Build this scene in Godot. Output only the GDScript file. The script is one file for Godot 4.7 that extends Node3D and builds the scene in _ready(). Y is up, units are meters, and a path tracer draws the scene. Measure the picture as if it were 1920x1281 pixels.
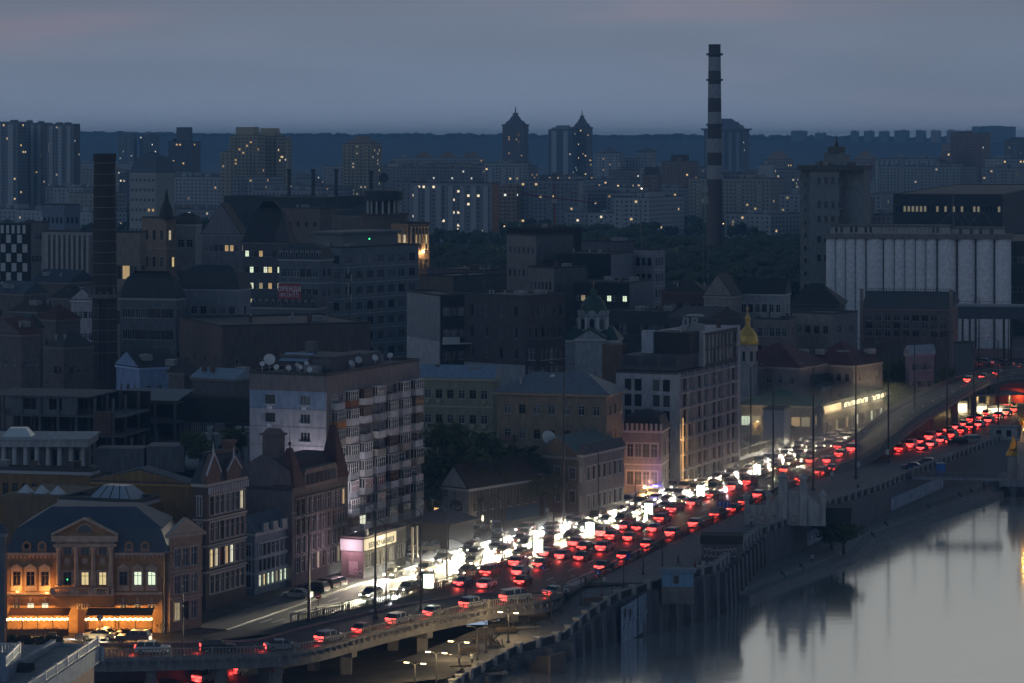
extends Node3D
# A city district by a river at dusk. Metres, y up; the street lies at height 0, the camera 66 m above it.
const F := 5333.0     # focal length in photograph pixels
const H := 66.0       # height of the camera
const HY := 270.0     # row of the horizon
const TURN := 23.5    # the street's direction, degrees from straight ahead

var rng := RandomNumberGenerator.new()
var mats := {}
var wins := {}
var names := {}
var glass: Array[Material] = []
var lits: Array[Material] = []
var tex_plaster: NoiseTexture2D
var tex_streak: NoiseTexture2D
var tex_ground: NoiseTexture2D
var tex_bump: NoiseTexture2D

class MB:
	var v := PackedVector3Array()
	var n := PackedVector3Array()
	var c := PackedColorArray()
	var tint := Color.WHITE
	var use_tint := false
	var t := Transform3D()
	func tri(a: Vector3, b: Vector3, d: Vector3) -> void:   # counter-clockwise seen from outside
		var pa := t * a
		var pb := t * b
		var pd := t * d
		var nn := (pb - pa).cross(pd - pa).normalized()
		v.append(pa); v.append(pd); v.append(pb)
		n.append(nn); n.append(nn); n.append(nn)
		if use_tint:
			c.append(tint); c.append(tint); c.append(tint)
	func quad(a: Vector3, b: Vector3, d: Vector3, e: Vector3) -> void:
		tri(a, b, d)
		tri(a, d, e)
	func flat(a: Vector3, b: Vector3, d: Vector3, e: Vector3) -> void:   # a quad that looks up
		if (b - a).cross(d - a).y < 0:
			quad(e, d, b, a)
		else:
			quad(a, b, d, e)
	func stri(a: Vector3, b: Vector3, d: Vector3, na: Vector3, nb: Vector3, nd: Vector3) -> void:
		v.append(t * a); v.append(t * d); v.append(t * b)
		n.append((t.basis * na).normalized()); n.append((t.basis * nd).normalized()); n.append((t.basis * nb).normalized())
		if use_tint:
			c.append(tint); c.append(tint); c.append(tint)
	func box(x0: float, y0: float, z0: float, x1: float, y1: float, z1: float) -> void:
		taper(x0, y0, z0, x1, y1, z1, 0, 0)
	# a box whose top is drawn in by ix and iz on every side
	func taper(x0: float, y0: float, z0: float, x1: float, y1: float, z1: float, ix: float, iz: float) -> void:
		var a := Vector3(x0, y0, z1)
		var b := Vector3(x1, y0, z1)
		var d := Vector3(x1, y0, z0)
		var e := Vector3(x0, y0, z0)
		var a1 := Vector3(x0 + ix, y1, z1 - iz)
		var b1 := Vector3(x1 - ix, y1, z1 - iz)
		var d1 := Vector3(x1 - ix, y1, z0 + iz)
		var e1 := Vector3(x0 + ix, y1, z0 + iz)
		quad(a, b, b1, a1); quad(b, d, d1, b1); quad(d, e, e1, d1); quad(e, a, a1, e1)
		quad(a1, b1, d1, e1); quad(e, d, b, a)
	# a polygon given in x and y, reaching from z0 to z1 (counter-clockwise)
	func extrude(p: Array, z0: float, z1: float) -> void:
		var k := p.size()
		var flat := PackedVector2Array(p)
		for i in k:
			var q: Vector2 = p[i]
			var r: Vector2 = p[(i + 1) % k]
			quad(Vector3(q.x, q.y, z1), Vector3(q.x, q.y, z0), Vector3(r.x, r.y, z0), Vector3(r.x, r.y, z1))
		var ids := Geometry2D.triangulate_polygon(flat)
		for i in range(0, ids.size(), 3):
			var q0 := flat[ids[i]]
			var q1 := flat[ids[i + 1]]
			var q2 := flat[ids[i + 2]]
			if (q1 - q0).cross(q2 - q0) < 0:
				var s := q1
				q1 = q2
				q2 = s
			tri(Vector3(q0.x, q0.y, z1), Vector3(q1.x, q1.y, z1), Vector3(q2.x, q2.y, z1))
			tri(Vector3(q0.x, q0.y, z0), Vector3(q2.x, q2.y, z0), Vector3(q1.x, q1.y, z0))
	func lathe(at: Vector3, prof: Array, seg := 16, smooth := true, a0 := 0.0, a1 := TAU) -> void:
		for i in prof.size() - 1:
			var p: Vector2 = prof[i]
			var q: Vector2 = prof[i + 1]
			var sl := Vector2(q.y - p.y, p.x - q.x).normalized()
			for k in seg:
				var u := lerpf(a0, a1, float(k) / seg)
				var w := lerpf(a0, a1, float(k + 1) / seg)
				var du := Vector3(cos(u), 0, -sin(u))
				var dw := Vector3(cos(w), 0, -sin(w))
				var A := at + du * p.x + Vector3.UP * p.y
				var B := at + dw * p.x + Vector3.UP * p.y
				var C := at + dw * q.x + Vector3.UP * q.y
				var D := at + du * q.x + Vector3.UP * q.y
				if smooth:
					var nu := du * sl.x + Vector3.UP * sl.y
					var nw := dw * sl.x + Vector3.UP * sl.y
					if p.x > 0.0001: stri(A, B, C, nu, nw, nw)
					if q.x > 0.0001: stri(A, C, D, nu, nw, nu)
				else:
					if p.x > 0.0001: tri(A, B, C)
					if q.x > 0.0001: tri(A, C, D)
	func tube(a: Vector3, b: Vector3, ra: float, rb: float, seg := 6) -> void:
		var ax := (b - a).normalized()
		var s := ax.cross(Vector3.UP if absf(ax.y) < 0.9 else Vector3.RIGHT).normalized()
		var w := ax.cross(s)
		for k in seg:
			var u := TAU * k / seg
			var x := TAU * (k + 1) / seg
			var du := s * cos(u) + w * sin(u)
			var dx := s * cos(x) + w * sin(x)
			stri(a + du * ra, a + dx * ra, b + dx * rb, du, dx, dx)
			stri(a + du * ra, b + dx * rb, b + du * rb, du, dx, du)
	func bar(a: Vector3, b: Vector3, w: float, h: float) -> void:   # a straight beam of rectangular section, h upright
		var ax := (b - a)
		var side := Vector3(ax.z, 0, -ax.x).normalized() * w * 0.5
		var up := Vector3.UP * h * 0.5
		if side.length() < 0.0001:
			side = Vector3.RIGHT * w * 0.5
			up = Vector3.BACK * h * 0.5
		var p := [a - side - up, a + side - up, a + side + up, a - side + up]
		var q := [b - side - up, b + side - up, b + side + up, b - side + up]
		for k in 4:
			var m := (k + 1) % 4
			quad(p[m], p[k], q[k], q[m])
		quad(p[0], p[1], p[2], p[3]); quad(q[3], q[2], q[1], q[0])
	func ball(at: Vector3, r: Vector3, seg := 8, rings := 6) -> void:
		for i in rings:
			var p := PI * i / rings
			var q := PI * (i + 1) / rings
			for k in seg:
				var u := TAU * k / seg
				var w := TAU * (k + 1) / seg
				var A := Vector3(sin(p) * cos(u), cos(p), sin(p) * sin(u))
				var B := Vector3(sin(p) * cos(w), cos(p), sin(p) * sin(w))
				var C := Vector3(sin(q) * cos(w), cos(q), sin(q) * sin(w))
				var D := Vector3(sin(q) * cos(u), cos(q), sin(q) * sin(u))
				stri(at + A * r, at + B * r, at + C * r, A, B, C)
				stri(at + A * r, at + C * r, at + D * r, A, C, D)
	func mesh(m: Material, onto: ArrayMesh = null) -> ArrayMesh:
		var am := onto if onto else ArrayMesh.new()
		if v.is_empty():
			return am
		var a := []
		a.resize(Mesh.ARRAY_MAX)
		a[Mesh.ARRAY_VERTEX] = v
		a[Mesh.ARRAY_NORMAL] = n
		if use_tint:
			a[Mesh.ARRAY_COLOR] = c
		am.add_surface_from_arrays(Mesh.PRIMITIVE_TRIANGLES, a)
		am.surface_set_material(am.get_surface_count() - 1, m)
		return am

func V(x: float, y: float, z: float) -> Vector3:
	return Vector3(x, y, z)

# photograph pixel and distance -> place; pixel on a level -> place
func P(px: float, py: float, d: float) -> Vector3:
	return Vector3((px - 960.0) / F * d, H - (py - HY) / F * d, -d)
func G(px: float, py: float, h := 0.0) -> Vector3:
	return P(px, py, F * (H - h) / (py - HY))
func prom_h(d: float) -> float:      # the promenade slopes down towards the camera
	return -6.0 * clampf((425.0 - d) / 40.0, 0.0, 1.0)
func GP(px: float, py: float) -> Vector3:
	var h := 0.0
	for i in 30:
		h = lerpf(h, prom_h(F * (H - h) / (py - HY)), 0.5)
	return G(px, py, h)

func lin(r: float, g := -1.0, b := -1.0) -> Color:
	return Color(r, g if g >= 0 else r, b if b >= 0 else r)

func mat(c: Color, rough := 0.85, tex := "plaster", metal := 0.0) -> StandardMaterial3D:
	var key := "%s %.2f %s %.2f" % [c, rough, tex, metal]
	if mats.has(key):
		return mats[key]
	var m := StandardMaterial3D.new()
	m.resource_name = tex if tex else "plain"
	m.albedo_color = c.linear_to_srgb()
	m.roughness = rough
	m.metallic = metal
	if tex:
		m.albedo_texture = {"plaster": tex_plaster, "streak": tex_streak, "ground": tex_ground}[tex]
		m.uv1_triplanar = true
		m.uv1_world_triplanar = true
		m.uv1_scale = Vector3.ONE * {"plaster": 0.11, "streak": 0.035, "ground": 0.021}[tex]
	mats[key] = m
	return m

func glow(c: Color, e: float) -> StandardMaterial3D:
	var key := "glow %s %.2f" % [c, e]
	if not mats.has(key):
		var m := StandardMaterial3D.new()
		m.resource_name = "lamp glow"
		m.albedo_color = Color(0.5, 0.5, 0.5)
		m.emission_enabled = true
		m.emission = c.linear_to_srgb()
		m.emission_energy_multiplier = e
		mats[key] = m
	return mats[key]

func noise_tex(freq: float, oct: int, lo: Color, hi: Color, seed_: int, size := 256, stretch := false) -> NoiseTexture2D:
	var f := FastNoiseLite.new()
	f.seed = seed_
	f.frequency = freq
	f.fractal_octaves = oct
	var t := NoiseTexture2D.new()
	t.width = size * (4 if stretch else 1)
	t.height = size
	t.seamless = true
	t.noise = f
	var g := Gradient.new()
	g.set_color(0, lo)
	g.set_color(1, hi)
	g.set_offset(0, 0.15)
	g.set_offset(1, 0.85)
	t.color_ramp = g
	return t

func fresh(nm: String) -> String:
	var k: int = names.get(nm, 0)
	names[nm] = k + 1
	return nm if k == 0 else "%s_%03d" % [nm, k]

func thing(nm: String, label: String, cat: String, at := Vector3.ZERO, turn := 0.0, group := "") -> Node3D:
	var o := Node3D.new()
	o.name = fresh(nm)
	add_child(o, true)
	o.position = at
	o.rotation.y = turn
	tag(o, label, cat, group)
	return o

func tag(o: Node, label: String, cat: String, group := "") -> void:
	o.set_meta("label", label)
	o.set_meta("category", cat)
	if group:
		o.set_meta("group", group)

func part(parent: Node, nm: String, mb: MB, m: Material, stuff := false) -> MeshInstance3D:
	return piece(parent, nm, mb.mesh(m), stuff)

func piece(parent: Node, nm: String, mesh: Mesh, stuff := false, tr := Transform3D()) -> MeshInstance3D:
	var o := MeshInstance3D.new()
	o.name = fresh(nm) if parent == self else nm
	o.mesh = mesh
	o.transform = tr
	parent.add_child(o, true)
	if stuff:
		o.set_meta("kind", "stuff")
	return o

func struct(nm: String, mb: MB, m: Material) -> MeshInstance3D:
	var o := part(self, nm, mb, m)
	o.set_meta("kind", "structure")
	return o

func copy(o: Node3D, base: String, label: String, at: Vector3, turn := 0.0, size := 1.0) -> Node3D:
	var c: Node3D = o.duplicate()
	c.name = fresh(base)
	add_child(c, true)
	c.position = at
	c.rotation = Vector3(0, turn, 0)
	c.scale = Vector3.ONE * size
	c.set_meta("label", label)
	return c

func omni(parent: Node, at: Vector3, c: Color, e: float, size := 0.15) -> void:
	var l := OmniLight3D.new()
	l.name = "lamp_light"
	l.light_color = c.linear_to_srgb()
	l.light_energy = e
	l.light_size = size
	l.omni_range = 120.0
	l.omni_attenuation = 2.0
	l.shadow_enabled = true
	parent.add_child(l, true)
	l.position = at

func spot(parent: Node, at: Vector3, towards: Vector3, c: Color, e: float, angle := 45.0, size := 0.15) -> void:
	var l := SpotLight3D.new()
	l.name = "lamp_light"
	l.light_color = c.linear_to_srgb()
	l.light_energy = e
	l.light_size = size
	l.spot_range = 80.0
	l.spot_attenuation = 2.0
	l.spot_angle = angle
	l.spot_angle_attenuation = 0.8
	l.shadow_enabled = true
	parent.add_child(l, true)
	l.transform = Transform3D(Basis.looking_at(towards.normalized(), Vector3.UP if absf(towards.normalized().y) < 0.95 else Vector3.RIGHT), at)

func text_mesh(s: String, height: float, m: Material, font := "Droid Sans", depth := 0.05, bold := true) -> TextMesh:
	var f := SystemFont.new()
	f.font_names = PackedStringArray([font])
	f.font_weight = 700 if bold else 400
	var t := TextMesh.new()
	t.text = s
	t.font = f
	t.font_size = 32
	t.pixel_size = height / 24.0
	t.depth = depth
	t.curve_step = 2.0
	t.material = m
	return t

# ---------------------------------------------------------------- windows and buildings
func win_mesh(w: float, h: float, style: String, k: int, lit := false) -> ArrayMesh:
	var key := "%.2f %.2f %s %d %s" % [w, h, style, k, lit]
	if wins.has(key):
		return wins[key]
	var g := MB.new()
	var fr := MB.new()
	var b := 0.07
	g.box(-w / 2 + b, b, -0.02, w / 2 - b, h - b, 0.0)
	fr.box(-w / 2, 0, -0.03, -w / 2 + b, h, 0.05)
	fr.box(w / 2 - b, 0, -0.03, w / 2, h, 0.05)
	fr.box(-w / 2 + b, 0, -0.03, w / 2 - b, b, 0.05)
	fr.box(-w / 2 + b, h - b, -0.03, w / 2 - b, h, 0.05)
	var bars := 1
	if style == "3": bars = 2
	if style == "1": bars = 0
	if style == "5": bars = 4
	for i in bars:
		var x := -w / 2 + w * (i + 1) / (bars + 1)
		fr.box(x - 0.035, b, 0.002, x + 0.035, h - b, 0.045)
	if style in ["2", "t"]:
		fr.box(-w / 2 + b, h * 0.68, 0.003, w / 2 - b, h * 0.68 + 0.06, 0.043)
	var m := g.mesh(lits[k % lits.size()] if lit else glass[k % glass.size()])
	fr.mesh(mat(lin(0.42, 0.42, 0.43) if k % 3 else lin(0.16, 0.13, 0.1), 0.6, ""), m)
	wins[key] = m
	return m

# One face of a building: a skin 0.22 m thick with an opening for every window. The face starts at tr.origin; x runs along it, z out of it.
func face(root: Node3D, skin: MB, sills: MB, tr: Transform3D, W: float, h: float, o: Dictionary, cols: int, far: MB, farlit: MB) -> void:
	var fl: int = o.get("fl", 0)
	var y0: float = o.get("base", 1.0)
	var top: float = o.get("top", 1.0)
	var ww: float = o.get("ww", 1.3)
	var wh: float = o.get("wh", 1.6)
	var mg: float = o.get("mg", 0.6)
	var T := 0.22
	var old := skin.t
	skin.t = tr
	sills.t = tr
	far.t = tr
	farlit.t = tr
	if fl <= 0 or cols <= 0:
		skin.box(0, 0, -T, W, h, 0)
		skin.t = old
		return
	var fh := (h - y0 - top) / fl
	wh = minf(wh, fh - 0.5)
	var cw := (W - 2 * mg) / cols
	ww = minf(ww, cw - 0.25)
	var isfar: bool = o.get("far", false)
	var style: String = o.get("style", "2")
	var lit: float = o.get("lit", 0.0)
	var pair: bool = o.get("pair", false)
	if isfar:
		skin.box(0, 0, -T, W, h, 0)
	else:
		var prev := 0.0
		for f in fl:
			var wy := y0 + f * fh + (fh - wh) * 0.5
			skin.box(0, prev, -T, W, wy, 0)
			prev = wy + wh
			var x := 0.0
			for cidx in cols:
				var wx := mg + cw * (cidx + 0.5)
				if pair: wx += cw * 0.14 * (1 if cidx % 2 == 0 else -1)
				skin.box(x, wy, -T, wx - ww / 2, prev, -0.001)
				x = wx + ww / 2
			skin.box(x, wy, -T, W, prev, -0.001)
		skin.box(0, prev, -T, W, h, 0)
	for f in fl:
		var wy := y0 + f * fh + (fh - wh) * 0.5
		if o.get("band", false) and f > 0 and not isfar:
			sills.box(-0.05, y0 + f * fh - 0.12, 0.003, W + 0.05, y0 + f * fh + 0.12, 0.12)
		for cidx in cols:
			var wx := mg + cw * (cidx + 0.5)
			if pair: wx += cw * 0.14 * (1 if cidx % 2 == 0 else -1)
			var on := rng.randf() < lit
			if o.get("dark_floor", 99) == f: on = false
			if o.get("lit_floor", 99) == f: on = rng.randf() < 0.8
			if isfar:
				(farlit if on else far).box(wx - ww / 2, wy, 0.01, wx + ww / 2, wy + wh, 0.05)
			else:
				piece(root, "lit_window" if on else "window", win_mesh(ww, wh, style, rng.randi() % 6, on), false, tr * Transform3D(Basis(), V(wx, wy, -0.16)))
				if o.get("sill", true):
					sills.box(wx - ww / 2 - 0.12, wy - 0.12, 0.002, wx + ww / 2 + 0.12, wy - 0.02, 0.16)
				if o.get("hood", false):
					sills.box(wx - ww / 2 - 0.18, wy + wh + 0.1, 0.002, wx + ww / 2 + 0.18, wy + wh + 0.32, 0.22)
					sills.box(wx - ww / 2 - 0.16, wy - 0.02, 0.002, wx - ww / 2 - 0.02, wy + wh + 0.1, 0.1)
					sills.box(wx + ww / 2 + 0.02, wy - 0.02, 0.002, wx + ww / 2 + 0.16, wy + wh + 0.1, 0.1)
				if rng.randf() < o.get("ac", 0.0):
					sills.box(wx - 0.4, wy - 0.75, 0.002, wx + 0.4, wy - 0.2, 0.4)
	skin.t = old

# A building by the photograph columns of its left edge, near corner and right edge, the row of its top and the distance of the corner.
func bld(nm: String, label: String, cat: String, xl: float, xc: float, xr: float, yt: float, d: float, a_deg: float, o := {}, group := "") -> Node3D:
	var a := deg_to_rad(a_deg)
	var X := (xc - 960.0) / F * d
	var tl := (xl - 960.0) / F
	var tr := (xr - 960.0) / F
	var wl := (X - tl * d) / (cos(a) + tl * sin(a))
	var wr: float = o["dep"] if o.has("dep") else (tr * d - X) / (sin(a) - tr * cos(a))
	if o.has("wid"): wl = o["wid"]
	var y0: float = o.get("y0", 0.0)
	var h := H - (yt - HY) / F * d - y0
	var root := thing(nm, label, cat, V(X, y0, -d), -a, group)
	body(root, wl, wr, h, o)
	root.set_meta("size", Vector3(wl, h, wr))
	return root

func body(root: Node3D, wl: float, wr: float, h: float, o: Dictionary) -> void:
	var wc: Color = o.get("wall", lin(0.2))
	var wm := mat(wc, 0.9, o.get("tex", "streak"))
	var skin := MB.new()
	var trim := MB.new()
	var far := MB.new()
	var farlit := MB.new()
	var roof := MB.new()
	var tc: Color = o.get("trim", wc * 1.25)
	var T := 0.22
	skin.box(-wl, 0, -wr, -T - 0.01, h, -T - 0.01)
	face(root, skin, trim, Transform3D(Basis(), V(-wl, 0, 0)), wl, h, o, o.get("cl", 0), far, farlit)
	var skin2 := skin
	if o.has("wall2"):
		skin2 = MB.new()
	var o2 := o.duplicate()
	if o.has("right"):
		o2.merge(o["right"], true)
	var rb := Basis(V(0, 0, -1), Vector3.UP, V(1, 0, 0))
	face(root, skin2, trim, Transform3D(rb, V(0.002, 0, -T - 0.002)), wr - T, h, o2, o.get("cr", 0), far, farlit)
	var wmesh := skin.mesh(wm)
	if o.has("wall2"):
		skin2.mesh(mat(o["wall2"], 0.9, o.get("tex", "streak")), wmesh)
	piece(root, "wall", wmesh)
	trim.t = Transform3D()
	var rt: String = o.get("roof", "flat")
	var rh: float = o.get("rh", 2.5)
	var e: float = o.get("eave", 0.35)
	if o.get("cornice", rt != "flat"):
		trim.box(-wl - e * 0.7, h - 0.45, -wr, e * 0.7, h + 0.003, e * 0.7)
	if not trim.v.is_empty():
		part(root, "trim", trim, mat(tc, 0.85, ""), true)
	if not far.v.is_empty():
		part(root, "window", far, glass[0] if not o.has("fglass") else mat(o["fglass"], 0.35, ""), true)
	if not farlit.v.is_empty():
		part(root, "lit_window", farlit, o.get("litm", lits[rng.randi() % 3]), true)
	var x0 := -wl - e
	var x1 := e
	var z0 := -wr - e
	var z1 := e
	var yb := h + 0.004
	match rt:
		"flat":
			var p := 0.5
			roof.box(-wl + 0.25, h + 0.004, -wr + 0.25, -0.25, h + 0.06, -0.25)
			roof.box(-wl - 0.05, h + 0.003, -0.25, 0.05, h + p, 0.05)
			roof.box(-wl - 0.05, h + 0.003, -wr - 0.05, 0.05, h + p, -wr + 0.25)
			roof.box(-wl - 0.05, h + 0.003, -wr + 0.25, -wl + 0.25, h + p, -0.25)
			roof.box(-0.25, h + 0.003, -wr + 0.25, 0.05, h + p, -0.25)
		"hip":
			var k := minf(wl, wr) * 0.5 + e
			roof.taper(x0, yb, z0, x1, yb + rh, z1, k - 0.05, k - 0.05)
		"mans":
			roof.taper(x0, yb, z0, x1, yb + rh, z1, rh * 0.35, rh * 0.35)
			var q := rh * 0.35 + 0.02
			roof.taper(x0 + q, yb + rh + 0.002, z0 + q, x1 - q, yb + rh * 1.35, z1 - q, minf(wl, wr) * 0.35, minf(wl, wr) * 0.35)
		"gx":   # ridge along the left face
			roof.t = Transform3D(Basis(V(0, 0, -1), Vector3.UP, V(1, 0, 0)), V(0, 0, 0))
			roof.extrude([V2(-z1, yb), V2(-z0, yb), V2(-z0, yb + 0.15), V2((-z0 - z1) * 0.5, yb + rh), V2(-z1, yb + 0.15)], x0, x1)
		"gz":   # ridge along the right face, the gable over the left face
			roof.extrude([V2(x0, yb), V2(x1, yb), V2(x1, yb + 0.15), V2((x0 + x1) * 0.5, yb + rh), V2(x0, yb + 0.15)], z0, z1)
			var gab := MB.new()
			gab.extrude([V2(-wl, yb + 0.2), V2(0, yb + 0.2), V2(-wl * 0.5, yb + rh - 0.3)], e + 0.003, e + 0.05)
			part(root, "gable", gab, wm)
	part(root, "roof", roof, mat(o.get("rc", lin(0.05)), o.get("rr", 0.7), "plaster"))
	if o.has("clutter"):
		clutter(root, wl, wr, h + (0.06 if rt == "flat" else rh * 0.4), o["clutter"] + 3)

func V2(x: float, y: float) -> Vector2:
	return Vector2(x, y)

# Chimneys, vents, boxes and small aerials on a roof.
func clutter(root: Node3D, wl: float, wr: float, h: float, k: int) -> void:
	for i in k:
		var x := -wl * rng.randf_range(0.12, 0.88)
		var z := -wr * rng.randf_range(0.12, 0.88)
		var b := MB.new()
		match rng.randi() % 4:
			0:
				b.box(x - 0.4, h, z - 0.3, x + 0.4, h + 1.3, z + 0.3)
				b.box(x - 0.5, h + 1.3, z - 0.4, x + 0.5, h + 1.42, z + 0.4)
				part(root, "chimney", b, mat(lin(0.12, 0.08, 0.065)))
			1:
				b.box(x - 1.2, h, z - 0.9, x + 1.2, h + 1.2, z + 0.9)
				part(root, "roof_vent", b, mat(lin(0.25), 0.6))
			2:
				b.tube(V(x, h, z), V(x, h + 3.2, z), 0.04, 0.03, 5)
				for q in 3:
					b.tube(V(x - 0.6, h + 2.2 + q * 0.4, z), V(x + 0.6, h + 2.2 + q * 0.4, z), 0.02, 0.02, 4)
				part(root, "aerial", b, mat(lin(0.15), 0.5, ""))
			3:
				b.lathe(V(x, h, z), [V2(0.25, 0), V2(0.25, 0.9), V2(0.4, 1.0), V2(0, 1.25)], 8)
				part(root, "vent_pipe", b, mat(lin(0.3), 0.5, ""))

func dish(root: Node, at: Vector3, r: float, turn: float, mast := 1.0) -> void:
	var b := MB.new()
	b.tube(at, at + V(0, mast, 0), 0.05, 0.05, 5)
	var bs := Basis(Vector3.UP, turn) * Basis(Vector3.RIGHT, deg_to_rad(65))
	b.t = Transform3D(bs, at + V(0, mast, 0))
	b.lathe(Vector3.ZERO, [V2(0, 0), V2(r * 0.5, r * 0.06), V2(r * 0.85, r * 0.18), V2(r, r * 0.26), V2(r * 0.98, r * 0.29), V2(r * 0.5, r * 0.09), V2(0, 0.03)], 16)
	b.tube(V(0, 0.02, r * 0.8), V(0, r * 0.9, 0), 0.02, 0.02, 4)
	part(root, "satellite_dish", b, mat(lin(0.5), 0.5, ""))

# ---------------------------------------------------------------- camera, air, light
func set_camera() -> void:
	var cam := Camera3D.new()
	cam.name = "camera"
	cam.projection = Camera3D.PROJECTION_FRUSTUM
	cam.near = 1.0
	cam.far = 40000.0
	cam.size = 1281.0 / F
	cam.frustum_offset = Vector2(0, -(640.5 - HY) / F)
	cam.position = V(0, H, 0)
	add_child(cam)
	cam.current = true
	var env := Environment.new()
	env.background_mode = Environment.BG_SKY
	env.tonemap_mode = Environment.TONE_MAPPER_LINEAR
	env.tonemap_exposure = 1.0
	env.sdfgi_enabled = true
	env.ssao_enabled = true
	env.ssil_enabled = true
	env.fog_enabled = true
	env.fog_density = 0.000112
	env.fog_light_color = lin(0.30, 0.62, 1.0).linear_to_srgb()
	env.volumetric_fog_enabled = true
	env.volumetric_fog_density = 0.0
	var pan := PanoramaSkyMaterial.new()
	pan.panorama = ImageTexture.create_from_image(sky_image())
	pan.energy_multiplier = 1.0
	env.sky = Sky.new()
	env.sky.sky_material = pan
	var we := WorldEnvironment.new()
	we.name = "world_environment"
	we.environment = env
	add_child(we)
	var sun := DirectionalLight3D.new()     # the last of the western afterglow, far below any sunlight
	sun.name = "afterglow"
	sun.light_color = Color(0.8, 0.9, 1.0)
	sun.light_energy = 0.05
	sun.light_angular_distance = 30.0
	sun.shadow_enabled = true
	sun.transform.basis = Basis.looking_at(V(0.75, -0.32, -0.6))
	add_child(sun)

func sky_image() -> Image:
	var w := 2048
	var h := 1024
	var im := Image.create_empty(w, h, false, Image.FORMAT_RGBF)
	var f := FastNoiseLite.new()
	f.seed = 5
	f.frequency = 1.0
	f.fractal_octaves = 4
	for y in h:
		var el := 90.0 - (y + 0.5) / h * 180.0
		var e := maxf(el, 0.0)
		for x in w:
			var az := (x + 0.5) / w * TAU
			var k := f.get_noise_3d(cos(az) * 2.2, e * 0.22, sin(az) * 2.2)
			var k2 := f.get_noise_3d(cos(az) * 3.1 + 7.0, e * 0.5, sin(az) * 3.1)
			var low := Color(0.19, 0.245, 0.34)
			var k3 := f.get_noise_3d(cos(az) * 5.0, e * 0.9 + 3.0, sin(az) * 5.0)
			var band := Color(0.165, 0.19, 0.245).lerp(Color(0.235, 0.205, 0.245), smoothstep(-0.1, 0.35, k3 + 0.25 * sin(az * 2.0 + 3.5)))      # mauve cloud band
			var bright := Color(0.47, 0.47, 0.44)      # pale cloud above it, out of view, placed to brighten the water
			var zen := Color(0.04, 0.072, 0.124)
			var c := low.lerp(band, smoothstep(0.4, 3.0, e + k * 1.6))
			var front := 0.5 + 0.5 * cos(az)   # the afterglow lies north; out of view behind, a bluer band cools the facades
			bright = Color(0.19, 0.245, 0.33).lerp(bright, smoothstep(0.45, 0.95, front))
			c = c.lerp(bright, smoothstep(3.2, 7.5, e + k * 1.2) * (0.9 + k2 * 0.3))
			c = c.lerp(zen, smoothstep(12.0, 30.0, e + k * 4.0))
			c = c * (1.0 + k2 * 0.07 + k3 * 0.05 + 0.5 * exp(-e / 0.5))
			im.set_pixel(x, y, c)
	return im

# ---------------------------------------------------------------- lines of the street, as x at a distance d
var LK: Array[Vector2] = []     # left kerb
var MD: Array[Vector2] = []     # median
var RF: Array[Vector2] = []     # right fence
var WL: Array[Vector2] = []     # quay wall
func line(px: Array, h := 0.0) -> Array[Vector2]:
	var r: Array[Vector2] = []
	for p in px:
		var g := G(p[0], p[1], h)
		r.append(V2(g.x, -g.z))
	r.sort_custom(func(a: Vector2, b: Vector2) -> bool: return a.y < b.y)
	return r
func xat(l: Array[Vector2], d: float) -> float:
	var k := 0
	while k < l.size() - 2 and l[k + 1].y < d:
		k += 1
	return lerpf(l[k].x, l[k + 1].x, (d - l[k].y) / (l[k + 1].y - l[k].y))
func lane(a: Array[Vector2], b: Array[Vector2], f: float, d: float) -> Vector2:
	return V2(lerpf(xat(a, d), xat(b, d), f), d)
func at2(p: Vector2, y := 0.0) -> Vector3:
	return V(p.x, y, -p.y)
func strip(mb: MB, pts: Array, w0: float, w1: float, y: float) -> void:    # a flat strip beside a line of Vector3 (offsets to its right)
	for i in pts.size() - 1:
		var a: Vector3 = pts[i]
		var b: Vector3 = pts[i + 1]
		var s0 := side(pts, i)
		var s1 := side(pts, i + 1)
		var u := Vector3.UP * y
		mb.quad(a + s0 * w0 + u, a + s0 * w1 + u, b + s1 * w1 + u, b + s1 * w0 + u)
func side(pts: Array, i: int) -> Vector3:
	var a: Vector3 = pts[maxi(i - 1, 0)]
	var b: Vector3 = pts[mini(i + 1, pts.size() - 1)]
	var t := b - a
	return V(-t.z, 0, t.x).normalized()
func beam(mb: MB, pts: Array, w0: float, w1: float, y0: float, y1: float) -> void:   # a solid ribbon
	for i in pts.size() - 1:
		var a: Vector3 = pts[i]
		var b: Vector3 = pts[i + 1]
		var s0 := side(pts, i)
		var s1 := side(pts, i + 1)
		var p := [a + s0 * w0, a + s0 * w1, b + s1 * w1, b + s1 * w0]
		var l := Vector3.UP * y0
		var u := Vector3.UP * y1
		mb.quad(p[0] + u, p[1] + u, p[2] + u, p[3] + u)
		mb.quad(p[3] + l, p[2] + l, p[1] + l, p[0] + l)
		mb.quad(p[1] + l, p[2] + l, p[2] + u, p[1] + u)
		mb.quad(p[3] + l, p[0] + l, p[0] + u, p[3] + u)
		if i == 0:
			mb.quad(p[0] + l, p[1] + l, p[1] + u, p[0] + u)
		if i == pts.size() - 2:
			mb.quad(p[2] + l, p[3] + l, p[3] + u, p[2] + u)
func resample(pts: Array, step: float) -> Array:
	var r := []
	var left := 0.0
	for i in pts.size() - 1:
		var a: Vector3 = pts[i]
		var b: Vector3 = pts[i + 1]
		var len := a.distance_to(b)
		while left < len:
			r.append(a.lerp(b, left / len))
			left += step
		left -= len
	return r
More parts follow.
